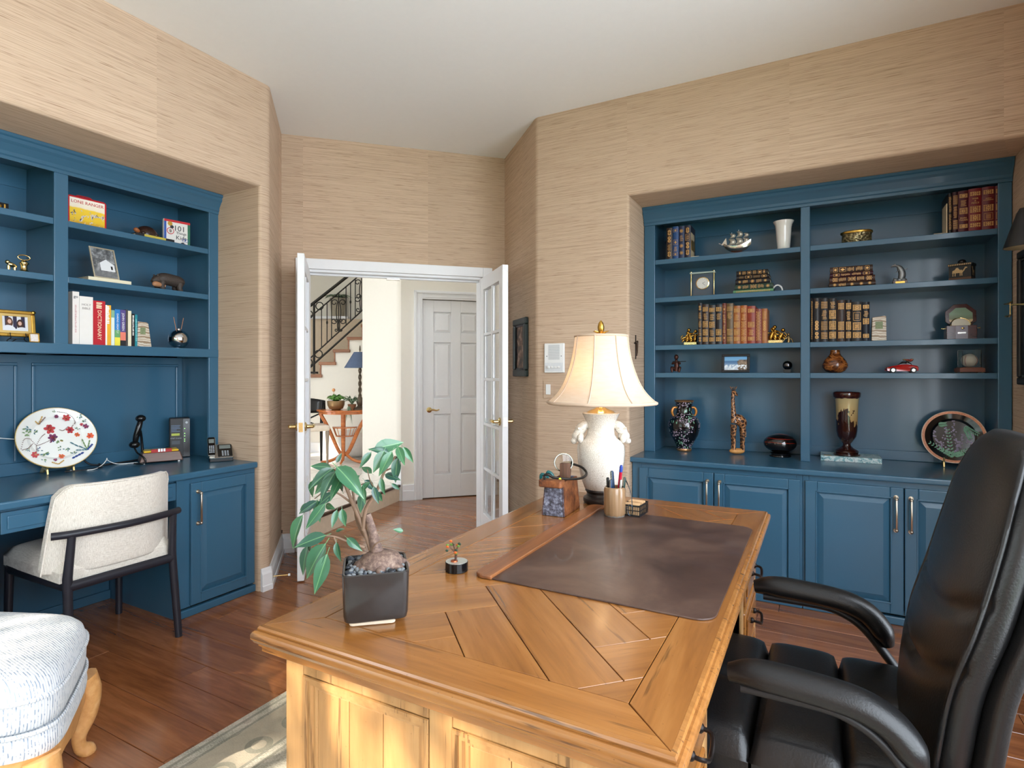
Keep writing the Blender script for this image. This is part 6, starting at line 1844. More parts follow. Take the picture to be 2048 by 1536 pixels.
# dolphin figurine
o = thing('dolphin_figurine', 'silver leaping dolphin on a square stone base', 'figurine', (.405, SYc, Z2))
MB().box(-.034, .034, -.026, .026, 0, .024).build('base', plain('taupe_stone', (120, 108, 104), .4, noise=.12), o, bevel=.003)
MB().box(-.022, .022, -.0275, -.026, .006, .018).build('plaque', M_GOLD, o)
M_PEWTER = plain('dull_pewter', (150, 152, 154), .42, .8, noise=.12, nscale=60)
dp = spline([(-.016, 0, .026), (.004, 0, .034), (.012, 0, .058), (.006, 0, .086), (-.006, 0, .106), (-.020, 0, .114)], 4)
MB().tube(dp, [.003, .007, .011, .014, .016, .017, .018, .0182, .018, .0176, .017, .0165, .016, .015, .014, .012, .010, .008, .006, .005, .003], 10).build('body', M_PEWTER, o, smooth=60)
MB().tube([(.016, 0, .078), (.034, 0, .092), (.040, 0, .090)], [.012, .006, .001], 6, flat=.3).tube([(-.004, -.012, .084), (-.020, -.020, .070)], [.007, .002], 6, flat=.4).tube([(-.018, 0, .114), (-.032, 0, .112), (-.040, 0, .106)], [.010, .006, .002], 8).build('fin', M_PEWTER, o)
MB().tube([(-.030, -.012, .040), (-.014, 0, .030), (-.026, .016, .044)], [.003, .008, .003], 6, flat=.4).build('tail', M_PEWTER, o, smooth=60)
for k in range(3): MB().ball((-.02 + k * .02, -.006, .028), (.014, .012, .010), 10, 6).build('wave', M_PEWTER, o, smooth=60)
# black box with camel
o = thing('camel_box', 'black lidded box decorated with a pale camel silhouette', 'box', (.688, SYc, Z2), math.radians(-24))
MB().box(-.050, .050, -.040, .040, 0, .018).build('wood_base', plain('brown_base', (96, 64, 44), .5, noise=.15), o, bevel=.002)
MB().box(-.049, .049, -.039, .039, .018, .082).build('body', M_BLACKM, o, bevel=.001)
MB().box(-.053, .053, -.043, .043, .080, .094).build('lid', M_BLACKM, o, bevel=.002)
MB().ball((0, 0, .104), (.020, .020, .016), 14, 8).build('knob', M_BLACK, o, smooth=60)
M_STRAW = plain('straw_inlay', (196, 164, 116), .6, noise=.1)
def silhouette(parent, polys, M, mat, name='inlay'):
    b = MB()
    for p in polys: b.prism(p, 0, .0008)
    b.xf(M); return b.build(name, mat, parent)
CAM = [[(-.028, .004), (-.025, .004), (-.024, .022), (-.027, .022)], [(-.018, .004), (-.015, .004), (-.014, .022), (-.018, .022)], [(.004, .004), (.007, .004), (.008, .022), (.004, .022)], [(.012, .004), (.015, .004), (.015, .022), (.011, .022)],
       [(-.030, .020), (.016, .020), (.020, .028), (.012, .036), (.004, .036), (-.004, .048), (-.012, .048), (-.018, .038), (-.028, .034)], [(.016, .026), (.022, .028), (.030, .044), (.026, .046), (.018, .034)], [(.026, .042), (.036, .044), (.036, .049), (.026, .050)]]
silhouette(o, CAM, Matrix.Translation((-.004, -.0392, .022)) @ Matrix.Rotation(PI / 2, 4, 'X'), M_STRAW, 'camel_inlay')
GOAT = [[(-.014, .004), (-.011, .004), (-.011, .022), (-.014, .022)], [(.006, .004), (.009, .004), (.009, .022), (.006, .022)], [(-.016, .020), (.012, .020), (.012, .034), (-.014, .034)], [(-.016, .030), (-.010, .034), (-.014, .050), (-.020, .048)], [(-.026, .044), (-.014, .046), (-.014, .052), (-.024, .050)]]
silhouette(o, GOAT, Matrix.Translation((.0498, 0, .022)) @ Matrix.Rotation(PI / 2, 4, 'Z') @ Matrix.Rotation(PI / 2, 4, 'X'), M_STRAW, 'goat_inlay')
b = MB()
for k in range(13): b.box(-.050 + k * .0078, -.050 + k * .0078 + .004, -.0438, -.043, .083, .091)
b.build('border_inlay', M_STRAW, o)
# brass cherub bookends
M_CHERUB = plain('polished_old_brass', (168, 128, 58), .25, 1, noise=.2, nscale=50)
def cherub(label, x, flip):
    o = thing('bookend', label, 'bookend', (x, SYc - .02, Z3))
    MB().box(-.042, .042, -.030, .030, 0, .020).build('base', M_BRASS, o, bevel=.003)
    for k, (dx, dz, ln) in enumerate(((-.030, .060, .3), (-.004, .080, -.2), (.022, .070, .25))):
        dx *= flip
        b = MB()
        b.tube(spline([(dx, 0, .018), (dx + .006 * flip, -.010, .035), (dx + ln * .03, -.004, dz)], 3), [.010, .012, .013, .013, .013, .012, .011], 10)
        b.ball((dx + ln * .04, -.010, dz + .020), .012, 10, 8)
        b.tube(spline([(dx + ln * .03, -.004, dz), (dx + .022 * flip, -.020, dz - .006), (dx + .030 * flip, -.016, dz + .014)], 3), [.006, .0055, .005, .005, .0045, .004, .003], 8)
        b.tube(spline([(dx + ln * .02, -.004, dz - .004), (dx - .018 * flip, -.016, dz - .012), (dx - .028 * flip, -.020, dz - .024)], 3), [.006, .0055, .005, .005, .0045, .004, .003], 8)
        b.tube(spline([(dx, -.004, .036), (dx - .014 * flip, -.022, .034), (dx - .022 * flip, -.026, .020)], 3), [.008, .008, .007, .007, .006, .005, .004], 8)
        b.build('cherub', M_CHERUB, o, smooth=60)
    MB().tube(spline([(-.050 * flip, -.01, .030), (-.062 * flip, -.01, .050), (-.050 * flip, -.01, .066)], 4), .003, 6).build('garland', M_CHERUB, o, smooth=60)
    return o
cherub('brass cherub group bookend at left of the long book row', -.745, 1)
cherub('brass cherub group bookend at right of the long book row', -.236, -1)
o = thing('brass_cherub', 'tiny seated brass figure beyond the right cherub bookend', 'figurine', (-.165, SYc - .01, Z3))
MB().tube(spline([(0, 0, .004), (.002, 0, .024), (0, 0, .042)], 3), [.010, .010, .009, .009, .009, .008, .007], 8).ball((0, -.002, .053), .009, 8, 6).build('torso', plain('tarnished_brass', (150, 124, 82), .4, .9, noise=.2), o, smooth=60)
MB().tube([(0, 0, .038), (-.022, -.004, .024), (-.034, -.004, .002)], .003, 6).tube([(0, 0, .038), (.020, -.004, .022), (.026, -.004, .002)], .003, 6).tube([(.004, 0, .01), (.010, -.014, .004)], .004, 6).build('limbs', MATS['tarnished_brass'], o, smooth=60)
# marble bookend slabs
g = NG('banded_onyx'); v = g.co('Object')
bandc = g.ramp(g.wave(v, 12, 5, 'BANDS', 'Z', 3), [(.2, srgb(150, 128, 104)), (.45, srgb(206, 196, 178)), (.7, srgb(226, 220, 208)), (.9, srgb(178, 160, 138))])
M_ONYX = g.set(color=bandc, rough=.3)
M_SEAL = plain('green_seal', (120, 132, 96), .5, noise=.3, nscale=90)
o = thing('stone_bookend', 'banded onyx bookend with green square emblem on third shelf', 'bookend', (.300, SYc - .05, Z3))
MB().prism([(-.036, 0), (.036, 0), (.034, .136), (.028, .140), (-.032, .132)], -.03, .03, 'y').build('slab', M_ONYX, o, bevel=.002)
MB().box(-.018, .018, -.0312, -.030, .066, .108).build('emblem', M_SEAL, o)
# octagonal box clock
M_MAHOG = wood('mahogany', [(.3, srgb(44, 14, 12)), (.6, srgb(74, 26, 22)), (.8, srgb(96, 40, 32))], 'x', 1.4, .25, .4, randomise=False)
o = thing('octagonal_box', 'open mahogany octagonal box holding a white dial instrument', 'box', (.680, SYc, Z3))
def octo(r): return [(r * math.cos(PI / 8 + k * PI / 4), r * math.sin(PI / 8 + k * PI / 4)) for k in range(8)]
MB().box(-.066, .066, -.040, .040, 0, .074).build('box_body', M_MAHOG, o, bevel=.002)
MB().box(-.026, .026, -.0415, -.040, .002, .072).build('steel_strap', plain('grey_steel', (120, 116, 122), .35, .6), o)
MB().box(-.018, .018, -.043, -.0415, .030, .038).build('name_plate', M_SILVER, o)
MB().ball((.004, -.044, .058), (.007, .003, .006), 8, 6).build('clasp', M_BRASS, o, smooth=60)
for s in (-1, 1): MB().tube([(s * .066, -.01, .060), (s * .082, -.01, .060)], .002, 6).ball((s * .083, -.01, .060), .0045, 8, 6).build('pivot_knob', M_BRASS, o, smooth=60)
lid = MB().prism(octo(.074), 0, .016).xf(Matrix.Translation((.006, .036, .126)) @ Matrix.Rotation(PI / 2 - .15, 4, 'X')).build('lid', M_MAHOG, o, bevel=.002)
g = NG('landscape_print'); z = g.sep(g.co('Object'))[2]
lp = g.ramp(g.math('ADD', g.math('MULTIPLY', z, 6.0), g.math('MULTIPLY', g.noise(g.co('Object'), 20, 3), .12)), [(.60, srgb(226, 196, 150)), (.70, srgb(214, 190, 150)), (.74, srgb(120, 130, 100)), (.9, srgb(130, 156, 130))])
MB().prism(octo(.056), 0, .001).xf(Matrix.Translation((.006, .019, .124)) @ Matrix.Rotation(PI / 2 - .15, 4, 'X')).build('lid_picture', g.set(color=lp, rough=.25), lid)
MB().lathe([(.042, 0), (.044, .004), (.040, .006), (.001, .007)], 30).xf(Matrix.Translation((0, -.010, .076)) @ Matrix.Rotation(PI / 2 - .5, 4, 'X')).build('dial', plain('white_dial', (232, 228, 214), .3), o, smooth=40)
MB().tube([(.043 * math.cos(2 * PI * k / 30), -.016 + .043 * math.sin(2 * PI * k / 30) * .45, .080 + .043 * math.sin(2 * PI * k / 30) * .88) for k in range(30)], .0025, 6, closed=True).build('dial_rim', M_BRASS, o, smooth=50)
# fourth shelf
M_BRONZE = plain('brown_bronze', (74, 44, 36), .4, .6, noise=.2, nscale=50)
o = thing('bronze_figure', 'small brown bronze seated figure playing a flute', 'figurine', (-.840, SYc - .02, Z4))
b = MB()
b.tube(spline([(0, 0, .010), (.002, 0, .040), (0, 0, .070), (0, -.004, .086)], 3), [.020, .020, .018, .017, .017, .016, .014, .012, .010, .009], 12)
b.ball((0, -.004, .105), (.014, .015, .018), 12, 8)
for s in (-1, 1):
    b.tube(spline([(s * .010, 0, .024), (s * .026, -.022, .034), (s * .022, -.030, .004)], 3), [.011, .011, .010, .010, .009, .008, .006], 8)
    b.tube(spline([(s * .014, 0, .076), (s * .026, -.012, .060), (.014 + s * .010, -.020, .072)], 3), [.006, .006, .0055, .005, .005, .0045, .004], 8)
b.build('figure', M_BRONZE, o, smooth=60)
MB().tube([(-.022, -.020, .074), (.066, -.020, .076)], .0022, 6).build('flute', M_IRON, o, smooth=60)
g = NG('coast_photo'); v = g.co('Object'); zz = g.sep(v)[2]; xx_ = g.sep(v)[0]
sky_sea = g.ramp(g.math('MULTIPLY', zz, 8.0), [(.16, srgb(206, 214, 224)), (.40, srgb(120, 152, 186)), (.56, srgb(58, 104, 150)), (.64, srgb(120, 176, 216)), (.9, srgb(84, 150, 204))])
rock = g.math('MULTIPLY', g.math('GREATER_THAN', g.math('ADD', g.math('MULTIPLY', xx_, 9), g.math('MULTIPLY', g.noise(v, 40, 4), .8)), .55), g.math('LESS_THAN', zz, .082))
foam = g.math('MULTIPLY', g.math('GREATER_THAN', g.noise(v, 60, 4, .7), .52), g.math('LESS_THAN', zz, .05))
pc = g.mix(rock, sky_sea, g.ramp(g.noise(v, 60, 3), [(.3, srgb(70, 58, 50)), (.7, srgb(176, 150, 126))]))
pc = g.mix(foam, pc, srgb(232, 238, 242))
o = thing('photo_frame', 'black framed photograph of a rocky blue coast on shelf', 'photo frame', (-.468, SYc - .02, Z4 + .002), 0, rot=(math.radians(-6), 0, 0))
frame_parts(o, .168, .118, .016, .012, M_BLACKM, g.set(color=pc, rough=.2))
MB().box(-.01, .01, .0, .04, 0, .003).build('easel_leg', M_BLACKM, o)
o = thing('steel_ball', 'polished dark steel ball on small black cube', 'ornament', (-.170, SYc - .02, Z4))
MB().box(-.020, .020, -.020, .020, 0, .022).build('cube_base', M_BLACKM, o, bevel=.002)
MB().ball((0, 0, .046), .0275, 24, 14).build('ball', plain('gunmetal', (92, 90, 92), .1, 1, noise=0), o, smooth=60)
g = NG('turned_burl'); v = g.co('Object')
bc_ = g.ramp(g.noise(g.map(v, (1, 1, 2.2), (0, 0, 0), (0, .7, 0)), 14, 4, .6, 1.5), [(.36, srgb(52, 26, 12)), (.48, srgb(112, 60, 26)), (.56, srgb(166, 104, 50)), (.64, srgb(96, 50, 22)), (.78, srgb(46, 24, 12))])
o = MB().lathe([(.030, 0), (.050, .010), (.066, .032), (.068, .048), (.058, .072), (.042, .092), (.030, .106), (.026, .118), (.025, .134), (.022, .136), (.018, .110), (.001, .10)], 40).build('wooden_pot', g.set(color=bc_, rough=.2, coat=.4), smooth=50)
o.location = (.085, SYc - .01, Z4 + .0003); tag(o, 'squat turned wooden pot with streaked grain on fourth shelf', 'pot')
# red toy car
M_CARRED = plain('toy_car_red', (178, 16, 18), .15, noise=0, coat=1)
o = thing('toy_car', 'red die-cast toy sports car with luggage on its rear', 'toy car', (.410, SYc - .03, Z4), math.radians(6))
prof = [(-.074, .012), (-.076, .024), (-.070, .032), (-.050, .038), (-.030, .042), (-.006, .047), (.022, .048), (.040, .045), (.066, .040), (.074, .032), (.074, .014), (.060, .010), (-.060, .009)]
secs = []
for yv, sc_ in ((-.030, .80), (-.033, .93), (-.031, 1.0), (0, 1.03), (.031, 1.0), (.033, .93), (.030, .80)):
    secs.append([(x_ * (.985 if abs(yv) > .031 else 1), yv, .010 + (z_ - .010) * sc_) for x_, z_ in prof][::-1])
loft(secs).build('car_body', M_CARRED, o, smooth=40)
cab = [(-.018, .044), (.004, .064), (.026, .066), (.044, .050), (.042, .044)]
secs = [[(x_, yv, z_ if z_ < .05 else .044 + (z_ - .044) * sc_) for x_, z_ in cab][::-1] for yv, sc_ in ((-.026, .6), (-.022, 1), (.022, 1), (.026, .6))]
loft(secs).build('cabin_glass', plain('smoked_glass', (24, 26, 30), .08), o, smooth=40)
for xw in (-.046, .050):
    for s in (-1, 1):
        w_ = MB().lathe([(.015, -.005), (.0155, 0), (.015, .005)], 20).xf(Matrix.Translation((xw, s * .031, .0155)) @ Matrix.Rotation(PI / 2, 4, 'X')).build('wheel', M_BLACKM, o, smooth=40)
        MB().lathe([(.009, -.006), (.009, .006)], 14).xf(Matrix.Translation((xw, s * .031, .0155)) @ Matrix.Rotation(PI / 2, 4, 'X')).build('hub_cap', M_SILVER, w_)
for s in (-1, 1): MB().ball((-.070, s * .022, .030), (.006, .007, .004), 8, 6).build('headlamp', M_SILVER, o, smooth=60)
MB().box(-.0755, -.073, -.016, .016, .016, .022).build('front_grille', M_BLACKM, o)
rg = random.Random(6)
for k in range(9):
    MB().ball((.030 + rg.uniform(-.016, .026), rg.uniform(-.016, .016), .066 + rg.uniform(-.004, .012)), (.010, .006, .005), 8, 5).build('luggage', (plain('toy_luggage', (150, 124, 92), .6), plain('toy_luggage_red', (140, 50, 40), .6))[k % 2], o, smooth=60)
# baseball cube
o = thing('baseball_display', 'baseball in a clear cube on a wooden plinth', 'display case', (.716, SYc - .02, Z4), math.radians(4))
MB().box(-.055, .055, -.055, .055, .004, .026).build('plinth', plain('plinth_wood', (110, 68, 56), .35, noise=.12), o, bevel=.003)
MB().box(-.047, .047, -.047, .047, .026, .030).build('plinth_top', MATS['plinth_wood'], o, bevel=.002)
for sx in (-1, 1):
    for sy_ in (-1, 1): MB().ball((sx * .045, sy_ * .045, .004), .0045, 8, 5).build('foot', M_BRASS, o, smooth=60)
for q in ((-.041, -.039, -.041, .041, .030, .122), (.039, .041, -.041, .041, .030, .122), (-.039, .039, -.041, -.039, .030, .122), (-.039, .039, .039, .041, .030, .122), (-.041, .041, -.041, .041, .122, .124)):
    MB().box(*q).build('clear_panel', M_GLASS, o)
bl = MB().ball((0, 0, .067), .0365, 28, 18).build('baseball', plain('baseball_hide', (226, 216, 200), .55, noise=.04), o, smooth=60)
for s in (-1, 1):
    MB().tube([(s * (.0375 * .55 + .006 * math.cos(2 * a)) * 1.0, -.0370 * math.cos(a) * .83, .067 + .0370 * math.sin(a) * .83) for a in [2 * PI * k / 28 for k in range(28)]], .0011, 5, closed=True).build('stitching', plain('stitch_red', (170, 60, 54), .6), bl, smooth=50)

# ------------------------------------------------------------------ counter pieces
CYc = 3.93
g = NG('black_floral_enamel'); v = g.co('Object')
n1 = g.noise(v, 15, 2)
petals = g.voro(v, 95, 'F1'); lv = g.voro(g.map(v, (1, 1, .45), (0, 0, 0), (.4, .3, 0)), 70, 'F1')
zone1 = g.math('GREATER_THAN', n1, .50); zone2 = g.math('GREATER_THAN', g.noise(g.map(v, (1, 1, 1), (3.1, 1.7, .4)), 16, 2), .54)
col_ = g.mix(g.math('MULTIPLY', zone1, g.math('LESS_THAN', petals, .42)), srgb(14, 13, 15), srgb(164, 146, 164))
col_ = g.mix(g.math('MULTIPLY', zone2, g.math('LESS_THAN', lv, .36)), col_, srgb(112, 158, 132))
M_FLORAL = g.set(color=col_, rough=.14, coat=.5)
VP = [(.042, .0), (.046, .004), (.048, .018), (.046, .022), (.062, .055), (.092, .110), (.104, .155), (.105, .185), (.094, .215), (.068, .240), (.054, .252), (.050, .270), (.052, .305), (.060, .330), (.064, .338), (.060, .340), (.046, .325), (.042, .27)]
o = thing('floral_vase', 'black enamel vase painted with pale blossom and green leaves', 'vase', (-.800, CYc, ZC))
MB().lathe([q for q in VP if q[1] >= .018 and q[1] <= .331], 44, cap1=False).build('body', M_FLORAL, o, smooth=50)
MB().lathe([(.060, .330), (.064, .338), (.060, .341), (.046, .325)], 44, cap0=False, cap1=False).lathe([(.054, .322), (.0605, .331)], 44, cap0=False, cap1=False).build('rim', plain('copper_gilt', (190, 140, 96), .3, .8, noise=.15, nscale=80), o, smooth=50)
MB().lathe([(.044, .0), (.048, .003), (.049, .017), (.046, .020)], 44).build('foot', MATS['copper_gilt'], o, smooth=50)
for s in (-1, 1):
    a = TH
    MB().tube(spline([(s * .050 * math.cos(a), s * .050 * math.sin(a), .292), (s * .072 * math.cos(a), s * .072 * math.sin(a), .290), (s * .082 * math.cos(a), s * .082 * math.sin(a), .262), (s * .072 * math.cos(a), s * .072 * math.sin(a), .236)], 4), [.006, .007, .008, .008, .008, .009, .009, .009, .009, .008, .008, .007, .006], 8).build('handle', plain('amber_enamel', (196, 126, 50), .2, .3, coat=.4), o, smooth=60)
# giraffe
g = NG('giraffe_paint'); v = g.co('Object')
ce = g.voro(v, 42, 'DISTANCE_TO_EDGE')
gc = g.ramp(ce, [(.05, srgb(190, 132, 84)), (.12, srgb(74, 42, 26)), (.4, srgb(44, 24, 16))])
M_GIR = g.set(color=gc, rough=.3, coat=.2)
o = thing('giraffe_figurine', 'carved wooden giraffe standing on a pale oval base', 'figurine', (-.468, CYc + .01, ZC), TH)
MB().ball((0, 0, .019), (.050, .034, .019), 18, 8).build('wood_base', plain('pale_carved_wood', (206, 148, 84), .5, noise=.12), o, smooth=60)
gb = MB()
gb.tube(spline([(-.018, 0, .205), (.008, 0, .225), (.030, 0, .205), (.042, 0, .170)], 4), [.016, .024, .030, .033, .034, .034, .034, .034, .033, .031, .028, .022, .012], 14)
gb.tube(spline([(-.012, 0, .205), (-.020, 0, .255), (-.024, 0, .310), (-.026, 0, .370), (-.022, 0, .400)], 5), [.027, .025, .023, .021, .019, .017, .016, .015, .014, .0135, .013, .0125, .012, .0115, .011, .011, .011, .011, .0115, .012, .012], 12)
gb.tube(spline([(-.024, .004, .404), (-.016, -.010, .396), (-.008, -.026, .380)], 3), [.013, .014, .013, .011, .010, .009, .007], 10)
for s in (-1, 1):
    gb.tube([(-.022 + s * .006, 0, .405), (-.022 + s * .020, .002, .436)], [.004, .0075], 6, flat=.5)
    gb.tube([(-.022 + s * .004, 0, .41), (-.022 + s * .005, .0, .434)], [.003, .0035], 6)
    for x_, l_ in ((-.020, -.004), (.036, .0)):
        gb.tube(spline([(x_, s * .012, .190), (x_ + l_, s * .014, .12), (x_ + l_ * .5, s * .015, .075), (x_ + l_, s * .016, .022)], 3), [.017, .015, .013, .011, .010, .0095, .009, .0088, .0088, .0092], 10)
gb.tube(spline([(.046, 0, .190), (.058, 0, .150), (.056, 0, .110)], 3), [.004, .004, .003, .003, .003, .004, .005], 6)
gb.build('body', M_GIR, o, smooth=60)
# black ovoid on stand
g = NG('black_red_lacquer'); v = g.co('Object'); zz = g.sep(v)[2]
st_ = g.math('GREATER_THAN', g.math('SINE', g.math('ADD', g.math('MULTIPLY', zz, 260), g.math('MULTIPLY', g.noise(v, 9, 2), 6))), .90)
upz = g.math('GREATER_THAN', zz, .088)
M_LACQ = g.set(color=g.mix(g.math('MULTIPLY', st_, upz), srgb(16, 11, 11), srgb(120, 30, 18)), rough=.08, coat=.6)
o = thing('lacquer_box', 'glossy black ovoid lacquer jar with red stripe on stand', 'jar', (-.215, CYc + .02, ZC))
MB().lathe([(.060, 0), (.064, .004), (.062, .010), (.052, .014), (.054, .022), (.060, .026), (.050, .028)], 32).build('stand', M_BLACK, o, smooth=35)
MB().ball((0, 0, .084), (.096, .084, .060), 36, 18).build('jar', M_LACQ, o, smooth=60)
# marble-cover book + trophy vase
mk = NG('marbled_paper'); v = mk.co('Object')
M_MARB = mk.set(color=mk.ramp(mk.noise(v, 28, 5, .7, 1.2), [(.34, srgb(40, 92, 110)), (.46, srgb(120, 164, 170)), (.56, srgb(206, 216, 214)), (.68, srgb(96, 120, 128))]), rough=.35)
bkv = thing('marbled_book', 'blue marbled paper album lying under the amber glass vase', 'book', (.165, CYc + .07, ZC), math.radians(0))
MB().box(-.155, .155, -.105, .095, 0, .004).box(-.155, .155, -.105, .095, .026, .030).box(-.155, .155, -.108, -.104, 0, .030).build('cover', M_MARB, bkv, bevel=.001)
MB().box(-.150, .150, -.103, .090, .004, .026).build('pages', M_CREAM, bkv)
MB().box(-.14, -.10, -.095, -.055, .030, .0306).build('gilt_label', M_GOLD, bkv)
g = NG('amber_cameo_glass'); v = g.co('Object'); zz = g.sep(v)[2]
nn = g.noise(g.map(v, (1, 1, .35)), 22, 4, .6)
th_ = g.math('ADD', g.math('MULTIPLY', zz, -2.2), .98)
dark = g.math('GREATER_THAN', g.math('ADD', nn, g.math('MULTIPLY', g.math('SUBTRACT', .27, zz), 2.4)), .60)
topb = g.math('GREATER_THAN', g.math('ADD', zz, g.math('MULTIPLY', g.noise(v, 24, 1), .02)), .352)
cam_c = g.mix(dark, g.ramp(zz, [(.15, srgb(150, 110, 60)), (.35, srgb(196, 176, 128))]), srgb(44, 18, 14))
cam_c = g.mix(topb, cam_c, srgb(58, 20, 14))
M_CAMEO = g.set(color=cam_c, rough=.1, coat=.7)
o = thing('trophy_vase', 'tall amber and brown cameo glass vase on flared foot', 'vase', (.148, CYc + .035, ZC + .0308))
MB().lathe([(.058, .0), (.070, .004), (.070, .012), (.060, .016), (.064, .024), (.058, .034), (.036, .046), (.022, .058), (.020, .070), (.034, .090), (.050, .115), (.056, .15), (.058, .22), (.060, .30), (.064, .345), (.072, .352), (.074, .375), (.070, .380), (.064, .372), (.052, .30), (.048, .14), (.01, .08)], 44).build('glass_body', M_CAMEO, o, smooth=45)
# black floral plate on a gilt easel
def plate(label, loc, rx, rz, lean, rotz, face, rim, edge, stand_mat, rimw=.10):
    o = thing('display_plate', label, 'plate', loc, 0, rot=(0, 0, rotz))
    R1 = Matrix.Translation((0, 0, rz + .018)) @ Matrix.Rotation(-lean, 4, 'X')
    def disc(q0, q1, dz0, dz1, n=56):
        b = MB()
        vs = [(rx * q * math.cos(2 * PI * k / n), dz, rz * q * math.sin(2 * PI * k / n)) for q, dz in ((q0, dz0), (q1, dz1)) for k in range(n)]
        b.add(vs, [(k, n + k, n + (k + 1) % n, (k + 1) % n) for k in range(n)])
        if q0 < .05: pass
        return b
    b = disc(.001, .64, .010, .010); q = disc(.64, .72, .010, .002); b.add(q.v, q.f); q = disc(.72, 1 - rimw, .002, -.006); b.add(q.v, q.f)
    q = disc(.62, 1.0, .016, .0); q.f = [f[::-1] for f in q.f]; b.add(q.v, q.f); q = disc(.001, .62, .016, .016); q.f = [f[::-1] for f in q.f]; b.add(q.v, q.f)
    dish = b.xf(R1).build('dish', face, o, smooth=50)
    q = disc(1 - rimw, .985, -.006, -.008); q.xf(R1).build('rim_band', rim, o, smooth=50)
    MB().tube([R1 @ Vector((rx * .99 * math.cos(2 * PI * k / 56), -.005, rz * .99 * math.sin(2 * PI * k / 56))) for k in range(56)], .0032, 6, closed=True).build('edge', edge, o, smooth=50)
    es = MB()
    for s in (-1, 1):
        x_ = s * rx * .32
        es.prism([(-.052, 0), (-.044, 0), (-.030, .020), (-.010, .022), (.010, .004), (.050, 0), (.056, 0), (.020, .034), (.060, rz * .95), (.054, rz * .95), (.006, .034), (-.034, .032), (-.046, .052), (-.054, .050), (-.046, .026)], x_ - .004, x_ + .004, 'x')
    es.box(-rx * .32, rx * .32, .024, .030, .028, .036)
    es.build('easel', stand_mat, o, bevel=.0008)
    return o, dish, R1
M_EASEL = plain('pale_brass', (196, 172, 116), .3, .8, noise=.08)
o, dish, R1 = plate('black plate with wisteria blossom in gilt rim on an easel', (.668, 4.00, ZC), .147, .147, math.radians(14), math.radians(-4), plain('plate_black', (12, 11, 12), .12, noise=0, coat=.5), plain('copper_pattern', (176, 120, 92), .35, .5, noise=.35, nscale=160), plain('plate_white_edge', (222, 206, 186), .3), M_EASEL)
MVI, MGR = plain('wisteria_violet', (150, 140, 168), .4, noise=.1), plain('jade_leaf', (116, 172, 142), .4, noise=.1)
rg = random.Random(21)
flow, leafs = MB(), MB()
def plate_y(x, z):
    r = math.hypot(x, z) / .147
    return (.010 if r < .64 else (.010 - .1 * (r - .64) if r < .72 else .002 - .0444 * (r - .72))) - .0014
def petal(b, x, z, r):
    n = 7; y = plate_y(x, z); b.add([(x + r * math.cos(2 * PI * k / n), y, z + r * math.sin(2 * PI * k / n)) for k in range(n)], [tuple(range(n))])
for bx_, bz_, tx_, tz_, n in ((-.05, -.06, -.075, .03, 16), (-.035, -.05, -.03, .07, 20), (0, -.04, .002, .085, 22), (.02, -.05, .035, .02, 16), (.055, -.05, .06, .01, 14), (.01, -.07, .03, -.02, 12), (-.02, -.08, -.055, -.02, 10)):
    for k in range(n):
        t = k / n; w_ = .014 * (1 - t) + .003
        petal(flow, (bx_ + (tx_ - bx_) * t + rg.uniform(-w_, w_)) * 1.22, (bz_ + (tz_ - bz_) * t + rg.uniform(-.004, .004)) * 1.22, rg.uniform(.0036, .0056))
def leafp(x, z, a, l):
    c, s = math.cos(a), math.sin(a); w_ = l * .22
    y = min(plate_y(x, z), plate_y(x + c * l, z + s * l)) - .0004
    leafs.add([(x, y, z), (x + c * l * .5 - s * w_, y, z + s * l * .5 + c * w_), (x + c * l, y, z + s * l), (x + c * l * .5 + s * w_, y, z + s * l * .5 - c * w_)], [(0, 3, 2, 1)])
for bx_, bz_, tx_, tz_ in ((0, -.085, -.085, -.035), (0, -.085, .06, -.05), (-.01, -.075, -.02, .03), (.04, .05, .085, .02), (.045, .045, .06, .0), (0, -.09, -.05, -.06), (.0, -.085, .03, -.075), (-.055, .055, -.03, .06)):
    n = 8; a = math.atan2(tz_ - bz_, tx_ - bx_)
    for k in range(n):
        t = k / (n - 1)
        for s in (-1, 1): leafp((bx_ + (tx_ - bx_) * t) * 1.22, (bz_ + (tz_ - bz_) * t) * 1.22, a + s * .8, .021 * (1 - .3 * t))
flow.xf(R1).build('blossom_print', MVI, dish); leafs.xf(R1).build('leaf_print', MGR, dish)
# ------------------------------------------------------------------ things on the left hutch (fronts face +X)
LZ1, LZ2, LZ3, LZC = 2.0585, 1.7785, 1.4435, .7705
LX = -3.335
RZ = PI / 2                    # local -Y -> +X, local +X -> +Y
def lthing(name, label, cat, y, z, x=LX, extra=0.0):
    return thing(name, label, cat, (x, y, z), RZ + extra)
# tin lunch box with its title
o = lthing('tin_lunch_box', 'red and yellow tin lunch box reading LONE' + ' RANGER on top shelf', 'lunch box', 1.580, LZ1, -3.40)
o['label'] = 'red and yellow picture tin lunch box with red lettering on top shelf'
MB().prism(rrect(-.092, .092, 0, .160, .016), 0, .075, 'y').build('tin_body', plain('tin_red', (186, 26, 34), .3, noise=.05), o, bevel=.003)
g = NG('tin_print'); v = g.co('Object'); zz, xx_ = g.sep(v)[2], g.sep(v)[0]
tz = g.math('ADD', zz, g.math('MULTIPLY', g.noise(g.map(v, (20, 1, 4)), 1, 2), .016))
pc = g.ramp(g.math('MULTIPLY', tz, 6.0), [(.10, srgb(196, 140, 40)), (.30, srgb(232, 190, 40)), (.62, srgb(240, 200, 52)), (.66, srgb(240, 226, 200)), (.98, srgb(244, 236, 222))])
blot = g.math('MULTIPLY', g.math('GREATER_THAN', g.noise(g.map(v, (1, 1, 1.2)), 30, 3, .6), .56), g.math('LESS_THAN', zz, .090))
